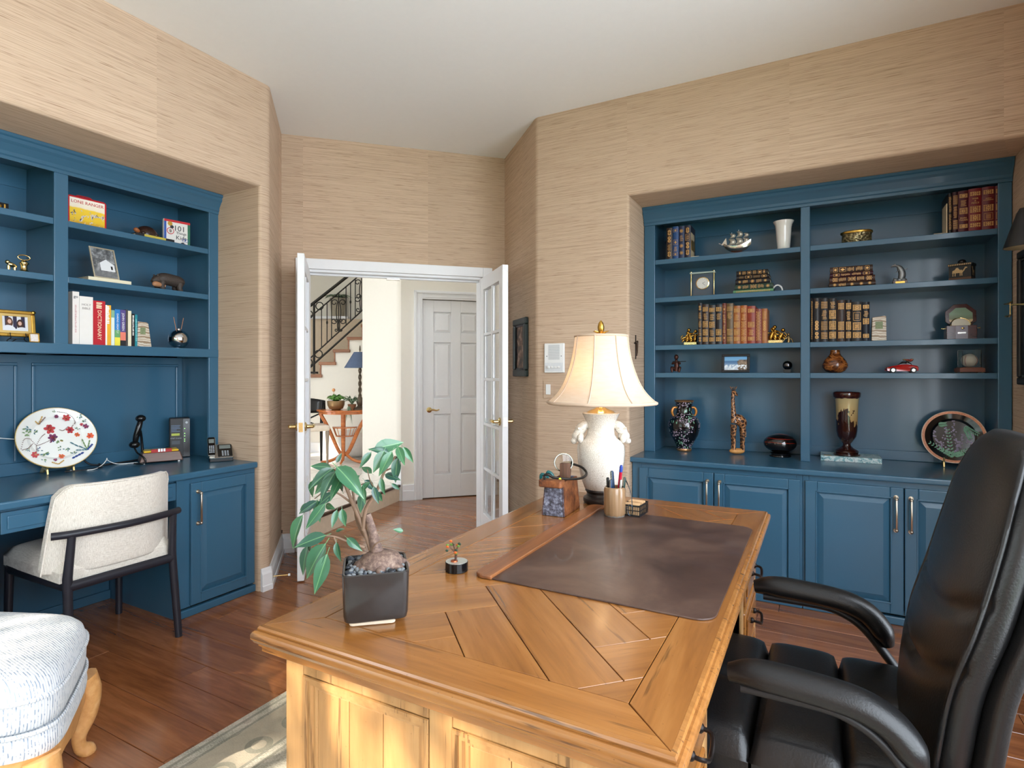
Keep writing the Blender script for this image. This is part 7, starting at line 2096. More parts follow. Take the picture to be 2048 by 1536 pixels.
pc = g.mix(blot, pc, g.ramp(g.noise(v, 75, 3), [(.4, srgb(60, 50, 48)), (.55, srgb(226, 214, 200)), (.7, srgb(120, 76, 40))]))
MB().box(-.082, .082, -.0016, 0, .008, .150).build('front_print', g.set(color=pc, rough=.35), o)
text('lettering', 'LONE RANGER', .0225, MATS['tin_red'], o, (0, -.0022, .130), (PI / 2, 0, 0))
MB().tube(spline([(-.03, .035, .160), (-.03, .035, .172), (.03, .035, .172), (.03, .035, .160)], 4), .003, 6).build('handle', MATS['tin_red'], o, smooth=50)
# yellow/black book under a turtle
b_ = book('black book with a yellow band lying under the wooden turtle', .022, .215, .15, M_BLACKM, (-3.350, 1.795, LZ1 + .0112), RZ, flat=True, style=None, round_spine=False, extra=[(-.0105, .0105, .045, .165, plain('yellow_band', (196, 176, 70), .5, noise=.05))], page=M_CREAM)
o = lthing('turtle_figurine', 'dark wooden turtle with pale brown head on lying book', 'figurine', 1.880, LZ1 + .0225, -3.40)
MB().lathe([(.058, .0), (.060, .008), (.054, .028), (.040, .046), (.020, .056), (.001, .058)], 26, sx=1, sy=.8).build('shell', plain('turtle_shell', (50, 32, 26), .25, noise=.25, nscale=60, coat=.3), o, smooth=60)
MB().tube(spline([(-.045, -.012, .014), (-.064, -.018, .020), (-.074, -.020, .030)], 3), [.010, .011, .012, .013, .013, .012, .008], 10).build('head', plain('turtle_head', (156, 92, 52), .4, noise=.1), o, smooth=60)
for s in (-1, 1):
    for x_ in (-.036, .036): MB().ball((x_, s * .036, .008), (.014, .010, .008), 8, 6).build('foot', MATS['turtle_shell'], o, smooth=60)
# 101 things book, cover facing out
o = lthing('picture_book', 'white children\'s book cover with red top edge, number and buttons', 'book', 2.055, LZ1, -3.395, -.18)
o['label'] = 'white picture book with big number on its cover, top shelf right'
MB().box(-.072, .072, 0, .004, 0, .152).box(-.072, .072, .018, .022, 0, .152).box(-.074, -.070, 0, .022, 0, .152).build('cover', plain('book_white', (226, 222, 216), .35, noise=.03), o)
MB().box(-.070, .069, .004, .018, .003, .149).build('pages', M_CREAM, o)
M_RD, M_GRN, M_BLU = plain('print_red', (190, 30, 36), .4), plain('print_green', (34, 104, 74), .4), plain('print_blue', (30, 76, 160), .4)
for q, m_ in (((-.072, .072, .139, .152), M_RD), ((.058, .072, 0, .139), M_GRN), ((-.072, -.060, 0, .139), M_BLU)):
    MB().box(q[0], q[1], -.0010, 0, q[2], q[3]).build('cover_print', m_, o)
M_INK = plain('print_ink', (40, 42, 48), .5)
text('lettering', '101', .045, M_INK, o, (.012, -.0012, .104), (PI / 2, 0, 0)); text('lettering', 'Things', .022, M_INK, o, (.022, -.0012, .078), (PI / 2, 0, 0)); text('lettering', 'Kids', .034, M_INK, o, (.022, -.0012, .050), (PI / 2, 0, 0))
for x_, z_, r_, m_ in ((-.040, .128, .013, M_GOLD), (-.030, .110, .010, M_INK), (-.038, .085, .020, M_RD), (-.038, .085, .016, MATS['book_white']), (-.038, .085, .010, plain('print_brown', (120, 72, 50), .5)), (-.034, .022, .013, plain('print_orange', (206, 140, 70), .5)), (.030, .014, .012, M_INK), (.042, .012, .008, M_RD)):
    MB().lathe([(r_, 0), (r_, .0008)], 20).xf(Matrix.Translation((x_, -.001 - .0008 * (m_ is not M_RD), z_)) @ Matrix.Rotation(PI / 2, 4, 'X')).build('cover_button', m_, o)
for x_ in (.036, .052): MB().tube([(x_ + .009 * math.cos(2 * PI * k / 16), -.002, .040 + .009 * math.sin(2 * PI * k / 16)) for k in range(16)], .0012, 5, closed=True).build('cover_ring', M_BLU, o)
# church photograph on a cream book
b_ = book('cream book lying flat beneath the black-and-white photograph', .022, .21, .15, plain('cream_cover', (226, 216, 186), .5, noise=.04), (-3.345, 1.558, LZ2 + .0112), RZ, flat=True, round_spine=False)
g = NG('church_photo'); v = g.co('Object'); zz, xx_ = g.sep(v)[2], g.sep(v)[0]
nz_ = g.noise(v, 26, 5, .7)
hs = g.math('MULTIPLY', g.math('MULTIPLY', g.math('GREATER_THAN', zz, .045), g.math('LESS_THAN', g.math('ADD', zz, g.math('MULTIPLY', g.math('ABSOLUTE', g.math('SUBTRACT', xx_, .012)), .7)), .112)), g.math('LESS_THAN', g.math('ABSOLUTE', g.math('SUBTRACT', xx_, .015)), .036))
win = g.math('MULTIPLY', g.math('LESS_THAN', g.math('ABSOLUTE', g.math('SUBTRACT', xx_, .036)), .005), g.math('LESS_THAN', g.math('ABSOLUTE', g.math('SUBTRACT', zz, .066)), .010))
pc = g.ramp(nz_, [(.3, srgb(36, 36, 38)), (.5, srgb(104, 106, 108)), (.68, srgb(176, 178, 180))])
pc = g.mix(hs, pc, srgb(222, 224, 226)); pc = g.mix(win, pc, srgb(40, 40, 42))
pc = g.mix(g.math('MULTIPLY', g.math('LESS_THAN', zz, .040), .6), pc, srgb(120, 122, 124))
o = thing('photo_frame', 'black-and-white church photograph in thin silver frame leaning on cream book', 'photo frame', (-3.365, 1.655, LZ2 + .0230), 0, rot=(math.radians(-17), 0, RZ + .06))
frame_parts(o, .128, .176, .006, .008, plain('champagne_frame', (206, 194, 168), .35, .5), g.set(color=pc, rough=.15))
MB().tube([(0, .001, .10), (0, .060, .012)], .002, 6).build('easel_leg', M_BRASS, o)
# bear with a salmon
M_FURB = plain('carved_bear', (62, 52, 46), .6, noise=.35, nscale=110, bump=.8)
o = lthing('bear_figurine', 'dark carved bear walking with a pinkish salmon in its mouth', 'figurine', 2.005, LZ2, -3.40)
b = MB()
b.tube(spline([(-.062, 0, .060), (-.030, 0, .072), (.020, 0, .070), (.062, 0, .062), (.080, 0, .046)], 4), [.026, .029, .032, .034, .035, .036, .036, .036, .036, .036, .036, .036, .035, .033, .030, .026, .018], 14)
b.tube(spline([(-.060, 0, .064), (-.082, -.006, .058), (-.100, -.012, .046)], 3), [.026, .025, .023, .020, .016, .013, .010], 12)
for s in (-1, 1):
    b.ball((-.072, s * .018, .086), (.007, .005, .008), 8, 6)
    for x_ in (-.046, .058): b.tube(spline([(x_, s * .020, .050), (x_ - .006, s * .024, .026), (x_ + .004, s * .024, .006)], 3), [.019, .018, .016, .015, .014, .014, .013], 10)
b.build('bear', M_FURB, o, smooth=60)
MB().tube(spline([(-.110, -.034, .026), (-.092, -.030, .032), (-.060, -.026, .030), (-.035, -.026, .026)], 3), [.004, .009, .012, .013, .013, .012, .010, .008, .005, .008], 10, flat=1.2).build('salmon', plain('salmon_wood', (172, 122, 86), .4, noise=.1), o, smooth=60)
# third shelf books
def cov(n, rgb): return plain(n, rgb, .4, noise=.03)
WHT = plain('print_white', (236, 234, 228), .5, noise=0)
LB = [('tall white paperback with a black script mark, leftmost in row', .030, .268, cov('cover_ivory', (226, 220, 214)), dict(title=[('go', .242, .020, False)], tmat=M_INK, marks=(plain('print_pink', (206, 170, 168), .5), .06, .20, .004))),
      ('thick white HOLY BIBLE volume beside the red dictionary', .062, .248, cov('cover_white', (224, 220, 214)), dict(title=[('HOLY', .205, .016, False), ('BIBLE', .186, .016, False)], tmat=plain('print_grey', (150, 142, 136), .5))),
      ('thick red DICTIONARY with cream lettering', .057, .232, cov('cover_red', (178, 22, 36)), dict(title=[('DICTIONARY', .105, .026, True)], tmat=plain('print_cream', (236, 214, 180), .5), marks=(plain('print_cream', (236, 214, 180), .5), .192, .222, .014))),
      ('orange and yellow paperback next to the red dictionary', .027, .214, cov('cover_yellow', (228, 166, 40)), dict(marks=(WHT, .115, .205, .006), extra=[(-.0135, -.006, 0, .214, WHT)])),
      ('slim white and green paperback in left hutch row', .016, .190, cov('cover_palegreen', (214, 224, 214)), dict(extra=[(-.008, .008, .150, .190, cov('band_sage', (130, 170, 138)))])),
      ('blue green and yellow paperback with white title', .027, .196, cov('cover_blue', (40, 122, 190)), dict(title=[('DARING GREATLY', .120, .013, True)], tmat=WHT, extra=[(-.0135, .0135, .0, .045, cov('band_yellow', (230, 216, 70))), (-.0135, .0135, .045, .085, cov('band_green', (100, 160, 104)))])),
      ('purple and coral JOHN' + ' GREEN paperback', .027, .196, cov('cover_purple', (84, 72, 130)), dict(title=[('JOHN GREEN', .130, .016, True)], tmat=WHT, extra=[(-.0135, .0135, .03, .075, cov('band_coral', (224, 124, 104))), (-.0135, .0135, 0, .03, M_BLACKM)])),
      ('thin charcoal paperback in left hutch row', .010, .200, cov('cover_charcoal', (70, 66, 64)), {}),
      ('slim cream paperback between two black ones', .017, .194, cov('cover_cream', (222, 214, 186)), {}),
      ('thin black paperback with white script title', .017, .180, cov('cover_black', (24, 24, 26)), dict(marks=(WHT, .06, .165, .0035))),
      ('thin teal paperback leaning at the end of row', .013, .176, cov('cover_teal', (30, 128, 140)), dict(marks=(plain('print_palegreen', (150, 210, 200), .5), .03, .15, .002)))]
LB[6] = ('purple and coral paperback with bold white author lettering',) + LB[6][1:]
y_ = 1.4815
for lab, w, h, cv, kw in LB:
    book(lab, w, h, .15, cv, (LX, y_ + w / 2, LZ3), RZ, style=None, round_spine=False, group=None, **kw)
    y_ += w + .001
o = lthing('stone_bookend', 'grey banded stone bookend with green emblem by paperbacks', 'bookend', y_ + .036, LZ3, -3.36)
MB().prism([(-.034, 0), (.044, 0), (.026, .132), (.016, .138), (-.030, .140)], -.02, .04, 'y').build('slab', M_ONYX, o, bevel=.002)
MB().box(-.018, .010, -.0212, -.020, .070, .108).build('emblem', M_SEAL, o)
o = lthing('reed_diffuser', 'mirror silver ball diffuser with two copper reeds', 'diffuser', 2.060, LZ3, -3.39)
MB().ball((0, 0, .056), (.057, .057, .056), 32, 18).build('ball', M_CHROME, o, smooth=60)
MB().lathe([(.016, .106), (.014, .118), (.010, .118)], 16).build('neck', M_CHROME, o, smooth=40)
for s in (-1, 1): MB().tube([(s * -.002, 0, .03), (s * .030, 0, .186)], .0018, 6).build('reed', plain('copper_reed', (170, 120, 84), .5), o)
# left bay
o = lthing('small_plaque', 'small black plaque with gilt crest on the upper left shelf', 'plaque', 1.215, LZ1, -3.38)
MB().box(-.026, .026, 0, .012, 0, .040).build('panel', M_BLACK, o, bevel=.001)
MB().ball((-.010, -.001, .022), (.010, .002, .011), 10, 6).build('crest', M_GOLD, o, smooth=60)
MB().box(.008, .014, -.001, 0, .010, .034).build('gilt_bar', M_GOLD, o)
o = lthing('brass_lion', 'tiny crouching brass lion beside the brass bell weight', 'figurine', 1.248, LZ2, -3.37)
b = MB(); b.tube(spline([(-.014, 0, .034), (0, 0, .032), (.018, 0, .024)], 3), [.009, .010, .011, .011, .010, .009, .006], 10).ball((-.016, -.002, .042), .010, 10, 8)
for x_ in (-.012, .012): b.tube([(x_, 0, .026), (x_ + .001, 0, .0)], [.007, .006], 8)
b.build('lion', M_BRASS, o, smooth=60)
o = lthing('brass_bell_weight', 'brass weight with a long oval loop handle on left shelf', 'weight', 1.292, LZ2, -3.36)
MB().lathe([(.020, 0), (.022, .003), (.018, .008), (.013, .014), (.013, .034), (.019, .042), (.019, .046), (.011, .052), (.009, .060)], 22).build('weight', M_BRASS, o, smooth=40)
MB().tube([(.024 * math.cos(2 * PI * k / 24), 0, .072 + .012 * math.sin(2 * PI * k / 24)) for k in range(24)], .0034, 8, closed=True).build('loop_handle', M_BRASS, o, smooth=50)
# gilt frame with two people
g = NG('friends_photo'); v = g.co('Object'); zz, xx_ = g.sep(v)[2], g.sep(v)[0]
bgc = g.ramp(g.wave(v, 10, 0, 'BANDS', 'X'), [(.4, srgb(46, 44, 66)), (.55, srgb(206, 208, 214))])
def blob(cx, cz, rx, rz):
    a = g.math('POWER', g.math('DIVIDE', g.math('SUBTRACT', xx_, cx), rx), 2.0); c = g.math('POWER', g.math('DIVIDE', g.math('SUBTRACT', zz, cz), rz), 2.0)
    return g.math('LESS_THAN', g.math('ADD', a, c), 1.0)
pc = bgc
for (cx, cz, rx, rz), m_ in (((-.022, .070, .014, .024), (84, 54, 42)), ((.020, .062, .014, .024), (58, 40, 34)), ((-.026, .026, .030, .030), (214, 216, 222)), ((.026, .020, .030, .028), (206, 210, 216)), ((-.021, .074, .0072, .0105), (206, 164, 144)), ((.019, .066, .0072, .010), (206, 164, 144))):
    pc = g.mix(blob(cx, cz, rx, rz), pc, srgb(*m_))
o = thing('photo_frame', 'ornate gilt frame holding a photograph of two people in white', 'photo frame', (-3.395, 1.272, LZ3 + .026), 0, rot=(math.radians(-7), 0, RZ))
frame_parts(o, .158, .128, .017, .014, M_GOLD, g.set(color=pc, rough=.2), plain('gilt_inner', (206, 176, 110), .3, .8))
for sx in (-1, 1):
    for z_ in (.006, .122): MB().ball((sx * .072, -.014, z_), (.010, .005, .009), 8, 6).build('corner_scroll', M_GOLD, o, smooth=60)
o = lthing('frame_easel', 'small black wrought easel under the gilt photo frame', 'easel', 1.272, LZ3, -3.39)
for s in (-1, 1): MB().tube(spline([(s * .030, -.022, .044), (s * .030, -.026, .028), (s * .026, -.018, .020), (s * .034, -.006, .010), (s * .040, -.016, .002)], 4), .0022, 6).build('scroll_leg', M_IRON, o, smooth=50)
MB().tube([(-.03, -.008, .016), (.03, -.008, .016)], .002, 6).tube([(0, -.008, .016), (0, .05, .002)], .002, 6).build('cross_bar', M_IRON, o, smooth=50)
o = thing('photo_frame', 'tiny square gilt frame leaning at the gilt photo corner', 'photo frame', (-3.352, 1.330, LZ3 + .001), 0, rot=(math.radians(-8), 0, RZ))
frame_parts(o, .042, .046, .005, .006, M_GOLD, plain('tiny_print', (216, 206, 200), .4, noise=.2, nscale=120))

# ------------------------------------------------------------------ desk counter on the left
# floral platter on a brass easel: white with painted sprays
g = NG('porcelain_glaze'); M_PORC = g.set(color=srgb(232, 232, 226), rough=.12, coat=.5)
o, dish, R1 = plate('large white oval platter painted with flowers on brass easel', (-3.555, 1.512, LZC), .178, .165, math.radians(20), RZ - .10, M_PORC, plain('platter_rim', (230, 228, 218), .15, noise=.03, coat=.5), plain('gilt_line', (196, 170, 104), .3, .6), M_EASEL, .045)
cols = dict(r=plain('paint_red', (186, 62, 66), .3, noise=.25, nscale=120), o=plain('paint_orange', (222, 98, 60), .3, noise=.2, nscale=120), p=plain('paint_plum', (122, 58, 96), .3, noise=.2), g=plain('paint_green', (112, 140, 92), .3, noise=.25, nscale=90), t=plain('paint_teal', (74, 116, 126), .3, noise=.2), b=plain('paint_blue', (40, 66, 130), .3), n=plain('paint_brown', (132, 108, 100), .3), y=plain('paint_ochre', (186, 150, 84), .3))
PM = {k: MB() for k in cols}
def Pp(px, py): return ((px - 118) / 76 * .172, (866 - py) / 66 * .160)     # platter picture coordinates
def pst(k, x, z, rx, rz, a=0, n=10):
    r2 = (x / .178) ** 2 + (z / .165) ** 2
    yy = .0078 if r2 < .38 else (-.0012 - .0085 * max(0, math.sqrt(r2) - .72) / .2 if r2 > .52 else -.001)
    ca_, sa_ = math.cos(a), math.sin(a)
    PM[k].add([(x + ca_ * rx * math.cos(2 * PI * q / n) - sa_ * rz * math.sin(2 * PI * q / n), yy - .0012, z + sa_ * rx * math.cos(2 * PI * q / n) + ca_ * rz * math.sin(2 * PI * q / n)) for q in range(n)], [tuple(range(n))])
rg = random.Random(2)
def flower(px, py, r, ks):
    x, z = Pp(px, py)
    for j in range(6):
        a = 2 * PI * j / 6 + rg.uniform(-.3, .3); pst(ks[0], x + r * .6 * math.cos(a), z + r * .6 * math.sin(a), r * .5, r * .36, a)
    for j in range(4):
        a = 2 * PI * j / 4; pst(ks[1], x + r * .25 * math.cos(a), z + r * .25 * math.sin(a) , r * .28, r * .2, a)
def sprig(px, py, n, r, ks):
    x, z = Pp(px, py)
    for j in range(n):
        a = rg.uniform(0, 2 * PI); q = r * rg.uniform(.3, 1); pst(ks[j % len(ks)], x + q * math.cos(a), z + q * math.sin(a), r * .34, r * .17, a)
def stem(pts, k='n'):
    P = [Pp(*p) for p in pts]; sp_ = spline([(p[0], 0, p[1]) for p in P], 5)
    for p in sp_: pst(k, p.x, p.z, .0032, .0022, 0, 6)
for a in (((48, 885), (56, 865), (68, 865), (78, 878), (90, 876), (104, 870)), ((78, 878), (88, 862), (96, 855)), ((124, 808), (140, 812), (152, 822), (156, 834), (150, 842)), ((125, 848), (132, 850), (142, 842)), ((50, 888), (62, 884), (70, 876)), ((78, 880), (76, 892), (70, 900))): stem(a)
flower(106, 845, .024, 'ro'); flower(110, 864, .020, 'pr'); flower(140, 822, .018, 'ry'); flower(145, 850, .018, 'rp'); flower(72, 900, .016, 'ry'); flower(121, 908, .013, 'oy'); flower(121, 818, .010, 'pr'); flower(176, 845, .013, 'pr'); flower(182, 868, .016, 'or'); flower(158, 862, .012, 'oy'); flower(168, 840, .008, 'rp'); flower(108, 915, .008, 'pr')
for px, py, n, r, ks in ((66, 842, 7, .020, 'tg'), (62, 853, 7, .018, 'gg'), (76, 850, 6, .016, 'gt'), (116, 808, 4, .010, 'g'), (165, 820, 6, .014, 'gt'), (174, 832, 5, .012, 'gt'), (92, 900, 8, .018, 'gt'), (122, 890, 6, .014, 'tg'), (136, 894, 6, .014, 'tg'), (82, 890, 5, .014, 'tb'), (62, 888, 5, .012, 'tg'), (86, 914, 6, .012, 'gt'), (145, 906, 6, .014, 'gt'), (110, 868, 6, .018, 'bp'), (118, 870, 6, .022, 'gy'), (160, 848, 5, .012, 'gt')): sprig(px, py, n, r, ks)
for (x0, y0), (x1, y1), k in (((172, 900), (142, 878), 't'), ((172, 900), (165, 874), 'g'), ((172, 900), (180, 878), 'g'), ((172, 900), (184, 888), 'b'), ((172, 900), (150, 898), 't'), ((140, 916), (164, 905), 'b'), ((112, 926), (124, 918), 'y'), ((112, 926), (100, 920), 'y'), ((86, 834), (80, 826), 'y'), ((86, 834), (94, 816), 'y'), ((86, 834), (100, 818), 'n')):
    a, c = Pp(x0, y0), Pp(x1, y1); an = math.atan2(c[1] - a[1], c[0] - a[0]); l = math.hypot(c[0] - a[0], c[1] - a[1])
    for q in range(4): pst(k, a[0] + (c[0] - a[0]) * (q + .5) / 4, a[1] + (c[1] - a[1]) * (q + .5) / 4, l / 7, .0052 if k in 'b' else .0036, an, 8)
for k, m_ in PM.items():
    if m_.v: m_.xf(R1).build('painted_' + {'r': 'red', 'o': 'orange', 'p': 'plum', 'g': 'green', 't': 'teal', 'b': 'blue', 'n': 'brown', 'y': 'ochre'}[k], cols[k], dish)

# desk telephone: wooden base, red key strip, upright handset on a post (character figure left out)
M_WALB = wood('walnut_base', [(.3, srgb(64, 40, 30)), (.6, srgb(98, 64, 48)), (.8, srgb(118, 82, 64))], 'x', 1.3, .4, .1, randomise=False)
o = thing('desk_telephone', 'wood-base telephone with red key strip and upright black handset', 'telephone', (-3.445, 1.985, LZC), RZ - .42)
MB().add(taper(-.110, .110, -.094, .094, -.070, .070, -.056, .060, .008, .062), TF).build('wood_base', M_WALB, o, bevel=.004)
for sx in (-1, 1):
    for sy_ in (-1, 1): MB().lathe([(.006, 0), (.007, .008)], 12, (sx * .088, sy_ * .054, 0)).build('foot', M_WHITEP, o, smooth=40)
MB().box(-.088, .088, -.052, .050, .062, .072).build('yellow_deck', plain('yellow_plastic', (226, 184, 20), .3), o, bevel=.004)
MB().box(-.052, .052, -.056, -.040, .060, .080).build('red_key_strip', plain('red_key_plastic', (160, 16, 18), .2, coat=.5), o, bevel=.002)
for k in range(3): MB().box(-.018 + k * .0135, -.008 + k * .0135, -.0575, -.042, .064, .0815).build('push_button', M_WHITEP, o, bevel=.001)
MB().tube([(-.088, .02, .06), (-.094, .02, .15), (-.104, .0, .19)], [.008, .007, .010], 10).build('handset_post', M_BLACK, o, smooth=50)
hs_ = MB().tube(spline([(-.128, -.02, .120), (-.122, -.028, .165), (-.110, -.028, .215), (-.100, -.02, .255)], 4), [.013, .014, .015, .0155, .016, .016, .016, .016, .016, .0155, .015, .014, .013], 12, flat=1.0)
hs_.ball((-.131, -.024, .112), (.028, .026, .021), 16, 10); hs_.ball((-.101, -.026, .262), (.027, .026, .021), 16, 10)
hs_.build('handset', M_BLACK, o, smooth=50)
MB().tube(spline([(-.131, -.03, .092), (-.118, -.05, .065), (-.090, -.078, .040), (-.082, -.082, .014), (-.110, -.074, .006), (-.135, -.050, .006)], 5), .0048, 8).build('handset_cord', M_BLACK, o, smooth=50)
# modem
o = thing('modem', 'tall black modem with white labels and green lights by the telephone', 'modem', (-3.515, 2.142, LZC), RZ - .50)
MB().add(taper(-.055, .055, -.055, .055, -.020, .075, -.010, .065, 0, .245), TF).build('case', M_BLACKM, o, bevel=.006)
MB().add(taper(.018, .056, .018, .056, -.021, -.018, -.0115, -.008, .004, .240), TF).build('front_panel', M_BLACK, o, bevel=.001)
MT = plain('label_grey', (170, 176, 182), .5, noise=0)
def mface(z): return -.020 + .010 * z / .245 - .0008
text('label_text', 'AT&T U-verse', .010, MT, o, (-.020, mface(.120) - .0006, .120), (PI / 2, 0, 0))
for k, wd in enumerate((.050, .046, .050, .030, .048)): MB().box(-.046, -.046 + wd, mface(.2) - .0014, mface(.16) - .0002, .196 - k * .009, .2005 - k * .009).build('label_print', plain('label_blue', (84, 104, 130), .5, noise=.4, nscale=400), o)
MB().box(-.044, .000, mface(.145) - .0012, mface(.145) + .001, .136, .150).build('lime_sticker', plain('lime_label', (170, 180, 70), .5, noise=.1, nscale=200), o)
MB().box(-.042, .002, mface(.09) - .0010, mface(.09) + .001, .082, .104).build('grey_sticker', plain('dark_label', (62, 68, 76), .5), o)
for z_ in (.178, .148, .132, .112, .100): MB().ball((.027, mface(z_) - .0012, z_), .0022, 8, 6).build('indicator_light', plain('led_green', (150, 255, 120), .4, noise=0, emit=(140, 255, 110), estr=3), o, smooth=60)
MB().lathe([(.0075, 0), (.0075, .0015)], 18).xf(Matrix.Translation((.038, mface(.22) - .001, .216)) @ Matrix.Rotation(PI / 2, 4, 'X')).build('logo_disc', MT, o)
# cordless phone dock
o = thing('cordless_phone', 'black and silver cordless phone and answering dock at counter end', 'telephone', (-3.175, 2.175, LZC), RZ - .55)
TLT = Matrix.Rotation(math.radians(38), 4, 'X')
MB().prism([(-.062, 0), (.056, 0), (.056, .085), (-.062, .018)], -.052, .072, 'x').build('dock_wedge', M_BLACKM, o, bevel=.003)
fx_ = Matrix.Translation((0, -.062, .016)) @ Matrix.Rotation(math.atan2(.067, .118), 4, 'X')
MB().prism(rrect(-.056, .076, 0, .138, .012), 0, .008).xf(fx_).build('silver_bezel', M_SILVER, o, bevel=.001)
MB().prism(rrect(-.008, .070, .010, .130, .008), .008, .010).xf(fx_).build('key_panel', M_BLACK, o)
MB().box(.002, .062, .088, .122, .010, .0112).xf(fx_).build('display', plain('lcd_grey', (120, 128, 124), .3), o)
for r_ in range(4):
    for c_ in range(3): MB().cbox((.018 + c_ * .014, .022 + r_ * .013, .0112), (.009, .006, .002)).xf(fx_).build('key', MT, o)
ph_ = thing('cordless_handset', 'slim silver-edged cordless handset standing in its dock', 'telephone', (-3.175, 2.175, LZC), RZ - .55)
hx_ = Matrix.Translation((-.040, -.052, .020)) @ Matrix.Rotation(math.radians(42), 4, 'X')
MB().prism(rrect(-.021, .021, 0, .150, .010), .004, .024).xf(hx_).build('body', M_SILVER, ph_, bevel=.003)
MB().prism(rrect(-.018, .018, .006, .146, .008), .024, .026).xf(hx_).build('face', M_BLACK, ph_)
MB().box(-.014, .014, .100, .130, .026, .0268).xf(hx_).build('display', plain('lcd_grey', (120, 128, 124), .3), ph_)
for r_ in range(5):
    for c_ in range(3): MB().cbox((-.010 + c_ * .010, .026 + r_ * .012, .0268), (.007, .006, .0018)).xf(hx_).build('key', MT, ph_)
# cables on the counter
def cable(label, pts, r, mat):
    o = MB().tube(spline(pts, 7), r, 7).build('cable', mat, smooth=60); return tag(o, label, 'cable')
zc_ = LZC
cable('thick black power cord trailing from behind the platter to modem', [(-3.60, 1.62, .88), (-3.585, 1.66, .80), (-3.575, 1.72, zc_ + .006), (-3.57, 1.85, zc_ + .006), (-3.60, 2.02, zc_ + .006), (-3.60, 2.14, zc_ + .006)], .005, M_BLACKM)
cable('thin black cord curling on the counter under the platter', [(-3.575, 1.72, zc_ + .014), (-3.50, 1.70, zc_ + .006), (-3.47, 1.62, zc_ + .005), (-3.50, 1.52, zc_ + .005)], .0035, M_BLACKM)
cable('thin white phone cord with a loop beside the telephone', [(-3.49, 1.88, zc_ + .004), (-3.54, 1.80, zc_ + .004), (-3.53, 1.745, zc_ + .03), (-3.525, 1.735, zc_ + .046), (-3.52, 1.728, zc_ + .034), (-3.51, 1.70, zc_ + .012), (-3.46, 1.63, zc_ + .003), (-3.53, 1.56, zc_ + .003)], .0022, M_WHITEP)
cable('white cord hanging across the panelled back at far left', [(-3.628, 1.05, 1.06), (-3.62, 1.16, 1.015), (-3.61, 1.27, .975), (-3.60, 1.40, .95)], .0022, M_WHITEP)
# screen whose corner peeks in at the left edge
o = thing('computer_monitor', 'black computer monitor, only its corner peeking in at left', 'monitor', (-3.36, .96, LZC), RZ)
MB().box(-.26, .205, -.012, .018, .075, .40).build('screen_body', M_BLACKM, o, bevel=.004)
MB().box(-.245, .195, -.0135, -.012, .09, .388).build('screen', M_BLACK, o)
MB().box(-.03, .03, .0, .03, .01, .12).build('neck', M_BLACKM, o); MB().box(-.11, .11, -.06, .09, 0, .010).build('foot', M_BLACKM, o, bevel=.003)
# ------------------------------------------------------------------ tree outside the back window: leaf gaps laid out to shape the sun patches
from mathutils import noise as mnoise
gt = thing('garden_tree', 'leafy garden tree standing outside the back window', 'tree', (-2.6, -5.6, -.4))
M_GLEAF = plain('garden_leaf', (74, 112, 48), .5, noise=.2)
MB().tube(spline([(0, 0, 0), (.05, 0, 1.6), (-.05, .1, 3.0), (.2, .3, 4.4)], 4), [.13, .125, .12, .115, .11, .105, .10, .095, .09, .08, .07, .06, .05], 10).build('trunk', plain('garden_bark', (86, 70, 56), .9, noise=.3), gt, smooth=60)
for k in range(7):
    a = k * 2.4; z = 2.3 + .3 * k
    MB().tube(spline([(0, .1, z), (.5 * math.cos(a), .4 * math.sin(a) + .1, z + .35), (1.1 * math.cos(a), .7 * math.sin(a), z + .45)], 3), [.045, .04, .035, .03, .024, .018, .01], 7).build('limb', MATS['garden_bark'], gt, smooth=60)
rg = random.Random(31)
S_ = SUN_DIR
e1 = Vector((0, 0, 1)).cross(S_).normalized(); e2 = S_.cross(e1).normalized()
lv = MB()
def landing(p):
    """where sunlight passing p arrives: desk end, footstool top or floor"""
    t = (.86 - p.y) / S_.y; q = p + S_ * t
    if -1.05 < q.x < -.18 and -.02 < q.z < .80: return 'desk', q.x, q.z
    t = (p.z - .46) / -S_.z; q = p + S_ * t
    if (Vector((q.x, q.y)) - Vector((-2.25, .72))).length < .46: return 'stool', q.x, q.y
    t = p.z / -S_.z; q = p + S_ * t
    return 'floor', q.x, q.y
c0 = Vector((-1.735, -1.26, 1.33)) - S_ * 3.6
cell = .042
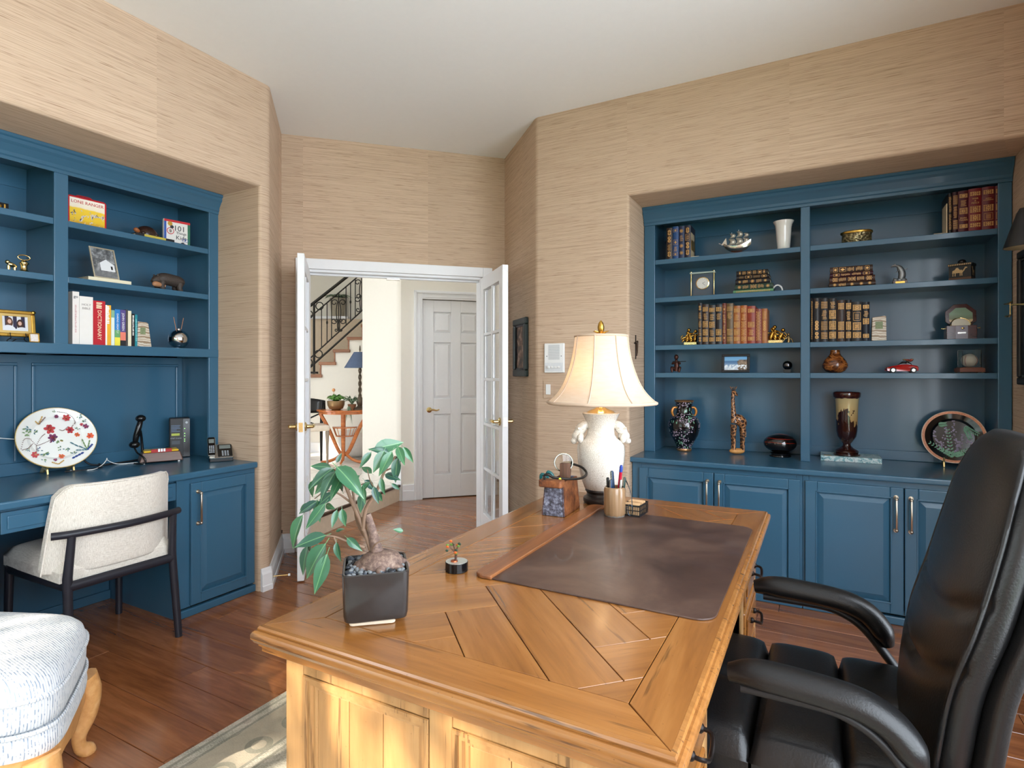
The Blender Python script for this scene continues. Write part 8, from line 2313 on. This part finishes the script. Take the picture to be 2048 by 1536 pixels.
for i in range(-36, 37):
    for j in range(-26, 27):
        p = c0 + e1 * (i * cell + rg.uniform(-.02, .02)) + e2 * (j * cell + rg.uniform(-.02, .02)) + S_ * rg.uniform(-.5, .5)
        where, a, c = landing(p)
        n = mnoise.noise(Vector((a * 10.5 + 3.1, c * 7.5 + 1.7, 4.2))) + .45 * mnoise.noise(Vector((a * 17, c * 13, 9.1)))
        if where == 'desk': gapv = n > (.06 if a < -.50 else 9)
        elif where == 'stool': gapv = n > .36
        else: gapv = n > (.10 if (-1.86 < a < -1.0 and c < 1.75) else .75)
        if gapv: continue
        l = rg.uniform(.075, .11); q = Euler((rg.uniform(-.7, .7), rg.uniform(-.7, .7), rg.uniform(0, 6.3))).to_matrix()
        B = Matrix((e1, e2, S_)).transposed() @ q
        pts = [p + B @ Vector(v) for v in ((-l * .5, 0, 0), (-l * .15, l * .28, 0), (l * .5, 0, 0), (-l * .15, -l * .28, 0))]
        lv.add([pt - Vector((-2.6, -5.6, -.4)) for pt in pts], [(0, 1, 2, 3)])
# extra crown leaves off the sun's path, added to thin the window's sky light
for k in range(7500):
    a = rg.uniform(0, 2 * PI); x = rg.uniform(-3.4, 3.4); z = rg.uniform(1.2, 5.2); y = rg.uniform(-.6, .6)
    p = Vector((x, y, z)) + Vector((-2.6 + .9, -5.4, -.4))
    d = p - c0
    if abs(d.dot(e1)) < 1.62 and abs(d.dot(e2)) < 1.25: continue
    l = rg.uniform(.10, .17); B = Euler((rg.uniform(0, 6.3), rg.uniform(0, 6.3), rg.uniform(0, 6.3))).to_matrix()
    lv.add([p + B @ Vector(v) - Vector((-2.6, -5.6, -.4)) for v in ((-l * .5, 0, 0), (-l * .15, l * .28, 0), (l * .5, 0, 0), (-l * .15, -l * .28, 0))], [(0, 1, 2, 3)])
o = lv.build('foliage', M_GLEAF, gt); o['kind'] = 'stuff'

hd = MB()  # unseen hedge, added to cut low sky light through the back window
for k in range(7000):
    p = (rg.uniform(-4.5, 1.5), rg.uniform(-.35, .35), rg.uniform(0, 2.8)); l = rg.uniform(.10, .16)
    B = Euler((rg.uniform(0, 6.3), rg.uniform(0, 6.3), rg.uniform(0, 6.3))).to_matrix()
    hd.add([Vector(p) + B @ Vector(v) for v in ((-l * .5, 0, 0), (-l * .15, l * .32, 0), (l * .5, 0, 0), (-l * .15, -l * .32, 0))], [(0, 1, 2, 3)])
hg = thing('sky_block_hedge', 'unseen leaf hedge added outside the window to block sky light', 'hedge', (-.6, -4.3, -.4))
o = hd.build('foliage', M_GLEAF, hg); o['kind'] = 'stuff'
gr = MB().box(-14, 12, -16, YB - .13, -.5, -.4).build('ground', plain('garden_lawn', (92, 112, 62), .9, noise=.2)); struct(gr)
